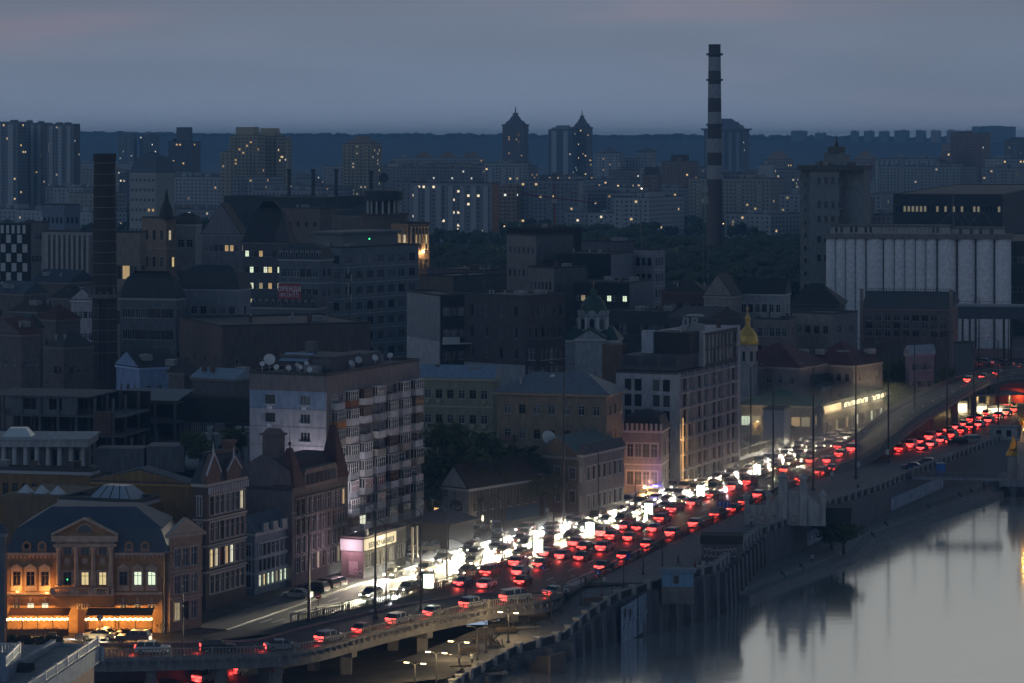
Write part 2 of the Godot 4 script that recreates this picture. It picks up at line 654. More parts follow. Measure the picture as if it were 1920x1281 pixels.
func smooth(pts: Array, k := 6) -> Array:
	var c := Curve3D.new()
	for i in pts.size():
		var a: Vector3 = pts[maxi(i - 1, 0)]
		var b: Vector3 = pts[mini(i + 1, pts.size() - 1)]
		c.add_point(pts[i], (a - b) / 6.0, (b - a) / 6.0)
	var r := []
	for i in (pts.size() - 1) * k + 1:
		r.append(c.sample(i / k, float(i % k) / k) if i / k < pts.size() - 1 else pts[-1])
	return r

var ramp: Array = []          # outer edge of the flyover at the lower left
var ramp_in: Array = []
var wall_top: Array = []      # quay wall
func set_lines() -> void:
	LK = line([[428, 1181], [553, 1138], [656, 1101], [740, 1073], [837, 1045], [940, 1014], [1032, 989], [1130, 957], [1240, 920], [1400, 876], [1447, 855], [1602, 806], [1680, 775]])
	MD = line([[510, 1178], [640, 1147], [820, 1105], [870, 1088], [1040, 1030], [1240, 965], [1365, 920], [1515, 867], [1565, 842], [1640, 808]])
	RF = line([[1040, 1118], [1090, 1100], [1250, 1020], [1390, 960], [1465, 920], [1555, 892], [1616, 864], [1680, 836]])
	ramp = smooth([G(1090, 1100), G(1030, 1128), G(940, 1139), G(820, 1162), G(700, 1191), G(582, 1222), G(480, 1231), G(400, 1233), G(300, 1236), G(188, 1238), G(40, 1243)])
	ramp_in = smooth([G(1120, 1055), G(990, 1085), G(820, 1113), G(660, 1155), G(520, 1186), G(400, 1201), G(280, 1208), G(150, 1212), G(0, 1214)])
	for p in [[1900, 816], [1841, 840], [1707, 893], [1640, 922], [1555, 950], [1500, 976], [1420, 1004], [1340, 1072], [1260, 1092], [1155, 1125], [1100, 1160], [1055, 1200], [960, 1228], [867, 1280], [800, 1330]]:
		wall_top.append(GP(p[0], p[1]))

const WATER := -6.6
func build_ground() -> void:
	var land := MB.new()
	# the town plain, out to the hills; its river side follows the quay wall
	var edge := []
	for p in wall_top.slice(0, 9):
		edge.append(p)
	var poly := PackedVector2Array()
	for p in edge:
		poly.append(V2(p.x, p.z))
	for p in ramp.slice(0, 12):
		poly.append(V2(p.x + 0.5, p.z - 0.3))
	poly.append(V2(ramp_in[14].x, ramp_in[14].z))
	for i in range(18, ramp_in.size(), 3):
		poly.append(V2(ramp_in[i].x, ramp_in[i].z))
	poly.append(V2(-170, -352)); poly.append(V2(-420, -352)); poly.append(V2(-420, -1500)); poly.append(V2(330, -1500)); poly.append(V2(wall_top[0].x + 100, wall_top[0].z - 230))
	var ids := Geometry2D.triangulate_polygon(poly)
	for i in range(0, ids.size(), 3):
		var a := poly[ids[i]]
		var b := poly[ids[i + 1]]
		var c := poly[ids[i + 2]]
		if (b - a).cross(c - a) > 0:
			var s := b
			b = c
			c = s
		land.tri(V(a.x, 0, a.y), V(b.x, 0, b.y), V(c.x, 0, c.y))
	# the plain beyond the near district
	land.flat(V(-9000, 0, -1500), V(9000, 0, -1500), V(9000, 0, -14000), V(-9000, 0, -14000))
	land.flat(V(-9000, 0, 400), V(-420, 0, 400), V(-420, 0, -1500), V(-9000, 0, -1500))
	struct("ground", land, mat(lin(0.055, 0.056, 0.052), 0.95, "ground"))
	# the low level under the flyover, at the foot of the quay wall
	var lowl := MB.new()
	lowl.flat(V(-420, -5.02, -250), V(-24, -5.02, -300), V(-12, -5.02, -372), V(-420, -5.02, -425))
	lowl.flat(V(-60, -5.02, -352), V(-8.5, -5.02, -378), V(2, -5.02, -420), V(-60, -5.02, -420))
	struct("lower_road", lowl, mat(lin(0.05), 0.85, "ground"))
	var w := MB.new()
	beam(w, ramp_in.slice(10), -0.6, 0.0, -5.1, -0.3)
	var r := struct("retaining_wall", w, mat(lin(0.16, 0.16, 0.17)))
	# promenade paving from the road fence down to the quay wall
	var pr := MB.new()
	for i in range(0, wall_top.size() - 1):
		var a: Vector3 = wall_top[i]
		var b: Vector3 = wall_top[i + 1]
		var ia := prom_in(-a.z)
		var ib := prom_in(-b.z)
		pr.flat(V(ia, a.y + 0.03, a.z), V(ib, b.y + 0.03, b.z), b + Vector3.UP * 0.03, a + Vector3.UP * 0.03)
	struct("promenade", pr, mat(lin(0.19, 0.18, 0.175), 0.8, "plaster"))
	# river
	var rv := MB.new()
	var far_end: Vector3 = wall_top[0]
	for i in wall_top.size() - 1:
		var a: Vector3 = wall_top[i]
		var b: Vector3 = wall_top[i + 1]
		rv.flat(V(a.x - 1.0, WATER, a.z), V(b.x - 1.0, WATER, b.z), V(1200, WATER, b.z), V(1200, WATER, a.z))
	far_end = wall_top[-1]
	rv.flat(V(far_end.x - 1.0, WATER, far_end.z), V(-30, WATER, -230), V(1200, WATER, -230), V(1200, WATER, far_end.z))
	far_end = wall_top[0]
	var bend := V(far_end.x + 100, 0, far_end.z - 230)
	rv.flat(V(far_end.x - 1.0, WATER, far_end.z), V(1200, WATER, far_end.z), V(1200, WATER, bend.z), V(bend.x - 1.0, WATER, bend.z))
	rv.flat(V(bend.x - 1.0, WATER, bend.z), V(1200, WATER, bend.z), V(1200, WATER, -1502), V(329, WATER, -1502))
	var bank := MB.new()
	beam(bank, [V(330, 0, -1500), bend, far_end], 0.0, 1.0, -7.2, -0.01)
	struct("river_bank", bank, mat(lin(0.12, 0.12, 0.115), 0.9, "streak"))
	var wm := StandardMaterial3D.new()
	wm.resource_name = "water"
	wm.albedo_color = lin(0.62, 0.64, 0.63).linear_to_srgb()
	wm.metallic = 0.75
	wm.roughness = 0.11
	wm.metallic_specular = 0.8
	wm.normal_enabled = true
	wm.normal_texture = tex_bump
	wm.normal_scale = 0.012
	wm.uv1_triplanar = true
	wm.uv1_world_triplanar = true
	wm.uv1_scale = V(0.02, 0.02, 0.05)
	struct("river", rv, wm)

func prom_in(d: float) -> float:
	if d > 424.0:
		return xat(RF, d) + 0.3
	return lerpf(-32.0, xat(RF, 424.0), clampf((d - 370.0) / 54.0, 0.0, 1.0))

func build_roads() -> void:
	var asp := mat(lin(0.042, 0.042, 0.044), 0.62, "ground")
	var a := MB.new()
	var d := 384.0
	while d < 660.0:
		var e := d + 6.0
		var r0 := V(xat(RF, d), 0.012, -d) if d > 418.0 else V(xat(MD, d) + (d - 384.0) * 0.2, 0.012, -d)
		var r1 := V(xat(RF, e), 0.012, -e) if e > 418.0 else V(xat(MD, e) + (e - 384.0) * 0.2, 0.012, -e)
		a.flat(V(xat(LK, d), 0.012, -d), r0, r1, V(xat(LK, e), 0.012, -e))
		d = e
	# the forecourt and the side street before the corner house
	a.flat(G(-200, 1238) + V(0, 0.008, 0), G(150, 1222) + V(0, 0.008, 0), G(428, 1181) + V(0, 0.008, 0), G(-200, 1186) + V(0, 0.008, 0))
	a.flat(G(150, 1222) + V(0, 0.008, 0), G(520, 1188) + V(0, 0.008, 0), xz(LK, 388) + V(0, 0.008, 0), G(428, 1181) + V(0, 0.008, 0))
	struct("road", a, asp)
	# road right of the viaduct and the far bridge approach
	var b := MB.new()
	var rl := [G(1560, 905), G(1700, 853), G(1790, 815), G(1900, 772), G(2000, 735)]
	strip(b, rl, -6.5, 6.5, 0.016)
	strip(b, [G(1790, 680), G(1860, 683), G(2000, 691)], -6.0, 6.0, 0.02)
	strip(b, [G(1560, 935), G(1700, 880), G(1800, 845)], -3.0, 3.5, 0.024)
	struct("side_road", b, asp)
	# lane paint
	var p := MB.new()
	for f in [0.25, 0.5, 0.75]:
		dash(p, LK, MD, f, 392.0, 640.0, 3.0, 6.0)
	for f in [0.22, 0.43, 0.64]:
		dash(p, MD, RF, f, 430.0, 590.0, 3.0, 6.0)
	dash(p, LK, MD, 0.03, 386.0, 650.0, 10.0, 0.0)
	dash(p, MD, RF, 0.84, 425.0, 480.0, 10.0, 0.0)
	for i in 40:                                                   # hatched nose of the slip lane
		var q := lane(MD, RF, 0.87, 424.0 + i * 1.1)
		var q2 := lane(MD, RF, 0.95, 425.5 + i * 1.1)
		p.bar(at2(q, 0.02), at2(q2, 0.02), 0.3, 0.004)
	struct("lane_marking", p, mat(lin(0.55), 0.7, ""))
	# pavement with a kerb on the town side
	var k := MB.new()
	var pts := []
	for i in 34:
		pts.append(xz(LK, 386.0 + i * 8.0))
	beam(k, pts, -5.2, -0.05, 0.0, 0.13)
	struct("pavement", k, mat(lin(0.11), 0.9, "plaster"))

func xz(l: Array[Vector2], d: float) -> Vector3:
	return V(xat(l, d), 0, -d)
func dash(mb: MB, a: Array[Vector2], b: Array[Vector2], f: float, d0: float, d1: float, on: float, off: float) -> void:
	var d := d0
	while d < d1:
		mb.bar(at2(lane(a, b, f, d), 0.022), at2(lane(a, b, f, d + on), 0.022), 0.16, 0.004)
		d += on + off

# thin haze volume over the jam, placed to spread the headlight glow
func build_road_haze() -> void:
	for q in [[412.0, 540.0], [540.0, 672.0]]:
		var a := xz(MD, q[0])
		var b := xz(MD, q[1])
		var f := FogVolume.new()
		f.name = fresh("glow_haze")
		f.shape = RenderingServer.FOG_VOLUME_SHAPE_BOX
		f.size = V(40, 10, a.distance_to(b))
		var m := FogMaterial.new()
		m.density = 0.0022 if q[0] < 500 else 0.008
		m.albedo = Color(0.95, 0.95, 0.93)
		f.material = m
		add_child(f, true)
		f.transform = Transform3D(Basis.looking_at(b - a, Vector3.UP), (a + b) * 0.5 + V(-3, 5.1, 0))
		f.set_meta("kind", "stuff")
		tag(f, "thin haze placed to spread the glow over the %s jam of headlights" % ("near" if q[0] < 500 else "far"), "haze")

func build_hills() -> void:
	for k in 2:
		var m := MB.new()
		var f := FastNoiseLite.new()
		f.seed = 11 + k
		f.frequency = 0.0011
		var dist := 9200.0 + k * 900.0
		var prof := []
		for i in 121:
			var x := -3000.0 + i * 50.0
			var u := (x + 1800.0) / 3600.0
			var y := lerpf(97.0, 78.0, clampf(u, 0, 1)) + f.get_noise_1d(x) * 9.0 + k * 7.0
			prof.append(V(x, y, -dist + f.get_noise_1d(x * 2.0 + 900.0) * 160.0))
		for i in prof.size() - 1:
			var a: Vector3 = prof[i]
			var b: Vector3 = prof[i + 1]
			m.quad(V(a.x, -2, a.z + 800), V(b.x, -2, b.z + 800), b, a)
			m.quad(a, b, V(b.x, 50, b.z - 1800), V(a.x, 50, a.z - 1800))
		# uneven tree tops along the ridge
		for i in 500:
			var x := rng.randf_range(-2000, 2000)
			var u := (x + 3000.0) / 50.0
			var q: Vector3 = prof[int(u)]
			var q2: Vector3 = prof[int(u) + 1]
			var t := q.lerp(q2, u - int(u))
			m.ball(t + V(0, rng.randf_range(-4, 1), 0), V(rng.randf_range(8, 22), rng.randf_range(5, 10), 12), 6, 4)
		struct("hills", m, mat(lin(0.035, 0.05, 0.04), 1.0, ""))

# ---------------------------------------------------------------- bridges, quay, fences
func balustrade(root: Node, pts: Array, h: float, gap: float, m: Material) -> void:
	var posts := MB.new()
	var rails := MB.new()
	beam(rails, pts, -0.09, 0.09, h - 0.12, h)
	beam(rails, pts, -0.07, 0.07, 0.12, 0.2)
	for q in resample(pts, gap):
		posts.box(q.x - 0.05, q.y, q.z - 0.05, q.x + 0.05, q.y + h - 0.121, q.z + 0.05)
	part(root, "rail", rails, m)
	part(root, "baluster", posts, m, true)
	var k := 0
	for q in resample(pts, gap * 12.0):
		if k >= 60: break
		k += 1
		var b := MB.new()
		b.box(-0.14, 0, -0.14, 0.14, h + 0.12, 0.14)
		piece(root, "post", b.mesh(m), false, Transform3D(Basis(), q))

func build_fences() -> void:
	var green := mat(lin(0.05, 0.06, 0.045), 0.45, "")
	var pale := mat(lin(0.22, 0.2, 0.17), 0.6, "")
	var a := []
	var b := []
	var d := 392.0
	while d < 628.0:
		a.append(xz(MD, d) + V(-0.55, 0, -0.2))
		b.append(xz(MD, d) + V(0.55, 0, 0.2))
		d += 6.0
	var o := thing("median_fence", "metal median fence on the side of the oncoming headlights", "fence")
	balustrade(o, a, 1.15, 0.5, pale)
	o = thing("median_fence", "metal median fence on the side of the red tail lights", "fence")
	balustrade(o, b, 1.15, 0.5, green)
	var c := []
	d = 426.0
	while d < 600.0:
		c.append(xz(RF, d))
		d += 6.0
	o = thing("roadside_fence", "dark metal fence between carriageway and riverside promenade", "fence")
	balustrade(o, c, 1.2, 0.6, green)

func deck_bridge(nm: String, label: String, outer: Array, inner: Array, thick: float, pier_at: Array, low: float, rail_in := true) -> Node3D:
	var o := thing(nm, label, "bridge")
	var deck := MB.new()
	var n := outer.size()
	for i in n - 1:
		var a: Vector3 = outer[i]
		var b: Vector3 = outer[i + 1]
		var c: Vector3 = inner[i]
		var e: Vector3 = inner[i + 1]
		var u := V(0, 0.03, 0)
		var l := V(0, -thick, 0)
		deck.flat(c + u, a + u, b + u, e + u)
		deck.quad(e + l, b + l, a + l, c + l)
	part(o, "deck", deck, mat(lin(0.045), 0.65, "ground"))
	var con := mat(lin(0.22, 0.21, 0.2), 0.85, "streak")
	for gi in 2:
		var gd := MB.new()
		beam(gd, outer if gi == 0 else inner, -0.02 - 0.33 * gi, 0.35 - 0.33 * gi, -thick - 0.02, 0.28)
		part(o, "girder", gd, con)
	var br := MB.new()                           # small brackets under the cornice
	for q in resample(outer, 1.4):
		br.box(q.x + 0.0, q.y - 0.55, q.z + 0.1, q.x + 0.25, q.y - 0.1, q.z + 0.7)
	part(o, "bracket", br, con, true)
	var pm := mat(lin(0.2, 0.19, 0.17), 0.6, "")
	balustrade(o, outer.map(func(q: Vector3) -> Vector3: return q + V(0, 0.285, 0)), 1.05, 0.45, pm)
	if rail_in:
		balustrade(o, inner.map(func(q: Vector3) -> Vector3: return q + V(0, 0.285, 0)), 1.05, 0.45, pm)
	for i in pier_at:
		var a: Vector3 = outer[i]
		var c: Vector3 = inner[i]
		var pr := MB.new()
		var p := a.lerp(c, 0.12)
		var q := a.lerp(c, 0.88)
		var y := minf(a.y, c.y) - thick - 0.03
		pr.bar(V(p.x, y - 0.6, p.z), V(q.x, y - 0.6, q.z), 1.3, 1.2)
		var p2 := a.lerp(c, 0.24)
		var q2 := a.lerp(c, 0.72)
		for s in [p2, q2]:
			pr.box(s.x - 0.75, low, s.z - 0.75, s.x + 0.75, y - 1.202, s.z + 0.75)
		part(o, "pier", pr, con)
	return o

func build_bridges() -> void:
	var out := ramp.slice(4)
	var inn := []
	for q in out:                                 # the nearest reach of the inner edge
		var best: Vector3 = ramp_in[0]
		var s := side(out, out.find(q))
		best = q + s * 11.0
		inn.append(best)
	deck_bridge("flyover", "concrete flyover curving away at the lower left above the lower road", out, inn, 1.5, [6, 14, 21, 29, 37, 45], -5.1, false)
	var vo := smooth([G(1560, 890), P3(1616, 864, 1), P3(1666, 833, 3.5), P3(1714, 795, 5.5), P3(1772, 758, 7), P3(1825, 726, 8), P3(1886, 705, 8.5), P3(1990, 697, 8.5)])
	var vi := smooth([G(1575, 846), P3(1608, 822, 1), P3(1666, 777, 3.5), P3(1719, 748, 5.5), P3(1772, 724, 7), P3(1825, 708, 8), P3(1870, 699, 8.5), P3(1960, 689, 8.5)])
	var o := deck_bridge("viaduct", "rising road viaduct on concrete piers towards the grain silo", vo, vi, 1.2, [16, 21, 26, 30, 34], 0.0)
	var p := MB.new()
	var mid := []
	for i in vo.size():
		var a: Vector3 = vo[i]
		mid.append(a.lerp(vi[i], 0.48) + V(0, 0.04, 0))
	var k := 0
	for q in resample(mid, 4.5):
		k += 1
		if k % 2 == 0:
			p.box(q.x - 0.3, q.y + 0.003, q.z - 1.6, q.x + 0.3, q.y + 0.012, q.z + 1.0)
	var edge := []
	for i in vo.size():
		var a: Vector3 = vo[i]
		edge.append(a.lerp(vi[i], 0.93) + V(0, 0.034, 0))
	strip(p, edge, -0.12, 0.12, 0.006)
	part(o, "lane_marking", p, mat(lin(0.5), 0.7, ""))

func P3(px: float, py: float, h: float) -> Vector3:
	return G(px, py, h)

func build_quay() -> void:
	var con := mat(lin(0.15, 0.15, 0.155), 0.9, "streak")
	var o := thing("quay_wall", "tall dark concrete quay wall with upright ribs along the river", "wall")
	var w := MB.new()
	for i in wall_top.size() - 1:
		var a: Vector3 = wall_top[i]
		var b: Vector3 = wall_top[i + 1]
		var s0 := side(wall_top, i)
		var s1 := side(wall_top, i + 1)
		var n0 := a - s0 * 0.7
		var n1 := b - s1 * 0.7
		w.flat(b + V(0, 0.04, 0), a + V(0, 0.04, 0), n0 + V(0, 0.04, 0), n1 + V(0, 0.04, 0))
		w.quad(V(n1.x, -9, n1.z), V(n0.x, -9, n0.z), V(n0.x, n0.y + 0.04, n0.z), V(n1.x, n1.y + 0.04, n1.z))
	part(o, "wall", w, con)
	var k := 0
	for q in resample(wall_top.slice(6), 4.0):
		if k < 40:
			var r := MB.new()
			r.taper(0.2, -9.0 - q.y, -0.5, 1.9, -0.25, 0.5, 0.35, 0.05)
			piece(o, "rib", r.mesh(con), false, Transform3D(Basis(Vector3.UP, deg_to_rad(-TURN)), q))
		k += 1
	# parapet with square pillars
	o = thing("parapet", "stone parapet of square pillars along the top of the quay wall", "parapet")
	var pm := mat(lin(0.3, 0.3, 0.3), 0.9, "plaster")
	var b := MB.new()
	var top := wall_top.map(func(q: Vector3) -> Vector3: return q + V(0.15, 0.045, 0))
	beam(b, top, -0.12, 0.12, 0.0, 1.0)
	part(o, "gap_shade_panel", b, mat(lin(0.05), 0.9, "plaster"))  # dark panels stand for the shaded openings between the pillars
	b = MB.new()
	beam(b, top, -0.2, 0.2, 1.002, 1.14)
	part(o, "coping", b, pm)
	for q in resample(top, 3.6):
		var r := MB.new()
		r.box(-0.45, 0, -0.45, 0.45, 1.3, 0.45)
		r.box(-0.55, 1.302, -0.55, 0.55, 1.46, 0.55)
		piece(o, "pillar", r.mesh(pm), false, Transform3D(Basis(Vector3.UP, deg_to_rad(-TURN)), q))
	# lower stepped quay
	o = thing("stepped_quay", "low stepped landing stage at the waterline below the quay wall", "quay")
	var qe := [G(1925, 906, -5.7), G(1878, 925, -5.7), G(1640, 1008, -5.7), G(1602, 1043, -5.7), G(1452, 1098, -5.7), G(1405, 1118, -5.7)]
	var st := MB.new()
	beam(st, qe, 0.0, 16.0, -2.0, 0.0)
	part(o, "landing", st, mat(lin(0.2, 0.2, 0.2), 0.9, "streak"))
	for j in 5:
		var s := MB.new()
		beam(s, qe, 2.2 + j * 0.62, 2.8 + j * 0.62, 0.003, 0.16 + j * 0.16)
		part(o, "step", s, mat(lin(0.26 - 0.03 * j), 0.9, "plaster"))
	var up := MB.new()
	beam(up, qe, 5.3, 15.9, 0.003, 0.82)
	part(o, "upper_landing", up, mat(lin(0.17, 0.17, 0.175), 0.9, "plaster"))

# ---------------------------------------------------------------- cars
var car_protos := {}
func car_proto(kind: String, paint: Color) -> Node3D:
	var key := "%s %s" % [kind, paint]
	if car_protos.has(key):
		return car_protos[key]
	var o := Node3D.new()
	car_protos[key] = o
	var pm := mat(paint, 0.28, "")
	pm.clearcoat_enabled = true
	pm.clearcoat = 0.7
	var L := 4.5
	var W := 0.88
	var lower: Array
	var glassp: Array
	var roofp: Array
	match kind:
		"hatchback":
			L = 4.0
			lower = [V2(2.0, 0.3), V2(2.0, 0.62), V2(1.85, 0.78), V2(0.95, 0.95), V2(-1.75, 1.0), V2(-1.98, 0.9), V2(-2.0, 0.3)]
			glassp = [V2(1.0, 0.94), V2(0.25, 1.42), V2(-1.35, 1.44), V2(-1.85, 0.99)]
		"van":
			L = 4.9
			W = 0.96
			lower = [V2(2.45, 0.35), V2(2.45, 0.8), V2(2.3, 0.98), V2(1.6, 1.15), V2(-2.42, 1.2), V2(-2.45, 0.35)]
			glassp = [V2(1.65, 1.14), V2(0.95, 1.86), V2(-2.3, 1.88), V2(-2.42, 1.19)]
		"off-roader":
			L = 4.6
			W = 0.93
			lower = [V2(2.3, 0.4), V2(2.3, 0.85), V2(2.15, 1.0), V2(1.0, 1.08), V2(-2.15, 1.12), V2(-2.3, 1.0), V2(-2.3, 0.4)]
			glassp = [V2(1.05, 1.07), V2(0.35, 1.66), V2(-1.9, 1.68), V2(-2.18, 1.11)]
		"pickup":
			L = 5.2
			W = 0.93
			lower = [V2(2.6, 0.45), V2(2.6, 0.9), V2(2.4, 1.05), V2(1.2, 1.12), V2(-2.55, 1.1), V2(-2.6, 0.5)]
			glassp = [V2(1.25, 1.11), V2(0.6, 1.7), V2(-0.6, 1.72), V2(-0.8, 1.1)]
		_:
			lower = [V2(2.25, 0.28), V2(2.25, 0.6), V2(2.1, 0.74), V2(1.1, 0.92), V2(-1.5, 0.98), V2(-2.15, 0.95), V2(-2.25, 0.8), V2(-2.25, 0.3)]
			glassp = [V2(1.15, 0.91), V2(0.3, 1.38), V2(-0.95, 1.41), V2(-1.7, 0.97)]
	var h: float = L / 2
	# the body: its profile runs along -z (the nose), built along x and turned
	var turn := Transform3D(Basis(V(0, 0, -1), Vector3.UP, V(1, 0, 0)), Vector3.ZERO)
	var b := MB.new()
	b.t = turn
	slab(b, lower, W - 0.1, W, 0.5)
	var m := b.mesh(pm)
	var r := MB.new()
	r.t = turn
	var n := glassp.size()
	var g1: Vector2 = glassp[1]
	var g2: Vector2 = glassp[2]
	r.extrude([g1 + V2(0.05, -0.02), g1 + V2(-0.1, 0.06), g2 + V2(0.1, 0.06), g2 + V2(-0.05, -0.02)].map(func(q: Vector2) -> Vector2: return q) if false else [g2 + V2(-0.05, -0.02), g1 + V2(0.05, -0.02), g1 + V2(-0.12, 0.05), g2 + V2(0.12, 0.05)], -W + 0.2, W - 0.2)
	r.mesh(pm, m)
	piece(o, "body", m)
	var g := MB.new()
	g.t = turn
	slab(g, [glassp[0], glassp[1], glassp[2], glassp[3]], W - 0.06, W - 0.21, glassp[0].y)
	part(o, "window", g, glass[1])
	var pl := MB.new()
	pl.t = turn
	for s in [-1.0, 1.0]:                                   # roof pillars
		for xx in ([0.0] if kind in ["sedan", "hatchback", "pickup"] else [0.2, -0.95]):
			pl.box(xx - 0.06, glassp[0].y, s * (W - 0.2) - 0.08, xx + 0.06, g1.y, s * (W - 0.2) + 0.11)
	part(o, "pillar", pl, pm)
	for s in [-1.0, 1.0]:
		for q in [h - 0.85, -h + 0.85]:
			var wv := MB.new()
			wv.t = Transform3D(Basis(V(0, -1, 0), V(1, 0, 0), V(0, 0, 1)), V(s * (W - 0.1), 0.33, -q))
			wv.lathe(Vector3.ZERO, [V2(0, -0.12), V2(0.3, -0.12), V2(0.33, -0.08), V2(0.33, 0.08), V2(0.3, 0.12), V2(0, 0.12)], 12)
			var wm := wv.mesh(mat(lin(0.012), 0.8, ""))
			var hub := MB.new()
			hub.t = wv.t
			hub.lathe(Vector3.ZERO, [V2(0.2, -0.125), V2(0.2, 0.125)], 10)
			hub.lathe(Vector3.ZERO, [V2(0, -0.126), V2(0.2, -0.125)], 10)
			hub.lathe(Vector3.ZERO, [V2(0.2, 0.125), V2(0, 0.126)], 10)
			hub.mesh(mat(lin(0.35), 0.3, "", 0.8), wm)
			piece(o, "wheel", wm)
	var hy: float = lower[1].y
	for s in [-1.0, 1.0]:
		var a := MB.new()
		a.box(s * (W - 0.27) - 0.2, hy - 0.12, -h - 0.02, s * (W - 0.27) + 0.2, hy + 0.04, -h + 0.15)
		part(o, "headlight", a, mat(lin(0.5), 0.15, ""))
		var t := MB.new()
		t.box(s * (W - 0.31) - 0.24, hy + 0.03, h - 0.15, s * (W - 0.31) + 0.24, hy + 0.24, h + 0.02)
		part(o, "taillight", t, mat(lin(0.25, 0.01, 0.01), 0.3, ""))
	var bb := MB.new()
	bb.box(-W + 0.62, hy + 0.12, h - 0.12, W - 0.62, hy + 0.2, h + 0.012)  # bar added between the tail lamps to widen the red light
	part(o, "taillight_added_bar", bb, mat(lin(0.25, 0.01, 0.01), 0.3, ""))
	var np := MB.new()
	np.box(-0.26, 0.45, h + 0.003, 0.26, 0.57, h + 0.02)
	np.box(-0.26, 0.4, -h - 0.02, 0.26, 0.52, -h - 0.003)
	part(o, "number_plate", np, mat(lin(0.6), 0.6, ""))
	o.set_meta("half", h)
	o.set_meta("hy", hy)
	return o

# a solid with the profile p, its half width going from w0 at the bottom (yb and under) to w1 at the top
func slab(b: MB, p: Array, w0: float, w1: float, yb: float) -> void:
	var hi := -9.0
	for q in p: hi = maxf(hi, q.y)
	var w := p.map(func(q: Vector2) -> float: return lerpf(w0, w1, clampf((q.y - yb) / maxf(hi - yb, 0.01), 0, 1)))
	var k := p.size()
	for i in k:
		var j := (i + 1) % k
		var q: Vector2 = p[i]
		var r: Vector2 = p[j]
		b.quad(V(q.x, q.y, -w[i]), V(q.x, q.y, w[i]), V(r.x, r.y, w[j]), V(r.x, r.y, -w[j]))
	var ids := Geometry2D.triangulate_polygon(PackedVector2Array(p))
	for i in range(0, ids.size(), 3):
		var t := [ids[i], ids[i + 1], ids[i + 2]]
		var q0: Vector2 = p[t[0]]
		var q1: Vector2 = p[t[1]]
		var q2: Vector2 = p[t[2]]
		if (q1 - q0).cross(q2 - q0) < 0:
			t = [t[0], t[2], t[1]]
		b.tri(V(p[t[0]].x, p[t[0]].y, w[t[0]]), V(p[t[1]].x, p[t[1]].y, w[t[1]]), V(p[t[2]].x, p[t[2]].y, w[t[2]]))
		b.tri(V(p[t[0]].x, p[t[0]].y, -w[t[0]]), V(p[t[2]].x, p[t[2]].y, -w[t[2]]), V(p[t[1]].x, p[t[1]].y, -w[t[1]]))

const PAINTS := {"white": Color(0.6, 0.6, 0.6), "silver": Color(0.33, 0.34, 0.36), "black": Color(0.015, 0.015, 0.017), "grey": Color(0.1, 0.105, 0.11), "blue": Color(0.03, 0.06, 0.16), "red": Color(0.25, 0.02, 0.02), "beige": Color(0.36, 0.3, 0.22)}

# a car at a place, its nose towards dir; lamps: 0 off, 1 lit front, 2 lit rear
func car(kind: String, paint: String, at: Vector3, dir: Vector3, label: String, lamps := 0, group := "", beam_ := HEADLIGHT) -> Node3D:
	var pr := car_proto(kind, PAINTS[paint])
	var o: Node3D = pr.duplicate()
	o.name = fresh({"sedan": "sedan_car", "hatchback": "hatchback_car", "van": "passenger_van", "off-roader": "off_road_car", "pickup": "pickup_truck"}[kind])
	add_child(o, true)
	o.transform = Transform3D(Basis.looking_at(dir.normalized(), Vector3.UP), at)
	tag(o, label, "van" if kind == "van" else "pickup truck" if kind == "pickup" else "car", group)
	var h: float = pr.get_meta("half")
	var hy: float = pr.get_meta("hy")
	if lamps & 1:
		var warm := rng.randf()
		var c := lin(1.0, 0.84, 0.52).lerp(lin(0.95, 0.97, 0.9), 1.0 if warm > 0.75 else warm * 0.4)
		for ch in o.get_children():
			if str(ch.name).begins_with("headlight"):
				(ch as MeshInstance3D).material_override = glow(c, 16.0)
		spot(o, V(0, hy + 0.0, -h - 0.16), V(0, -0.42, -1), c, beam_, 31.0, 0.3)
	if lamps & 2:
		for ch in o.get_children():
			if str(ch.name).begins_with("taillight"):
				(ch as MeshInstance3D).material_override = glow(lin(1.0, 0.05, 0.04), 7.0)
		omni(o, V(0, 0.42, h + 0.35), lin(1.0, 0.05, 0.04), TAILLIGHT, 0.25)
	return o
const HEADLIGHT := 10000.0
const TAILLIGHT := 2.6

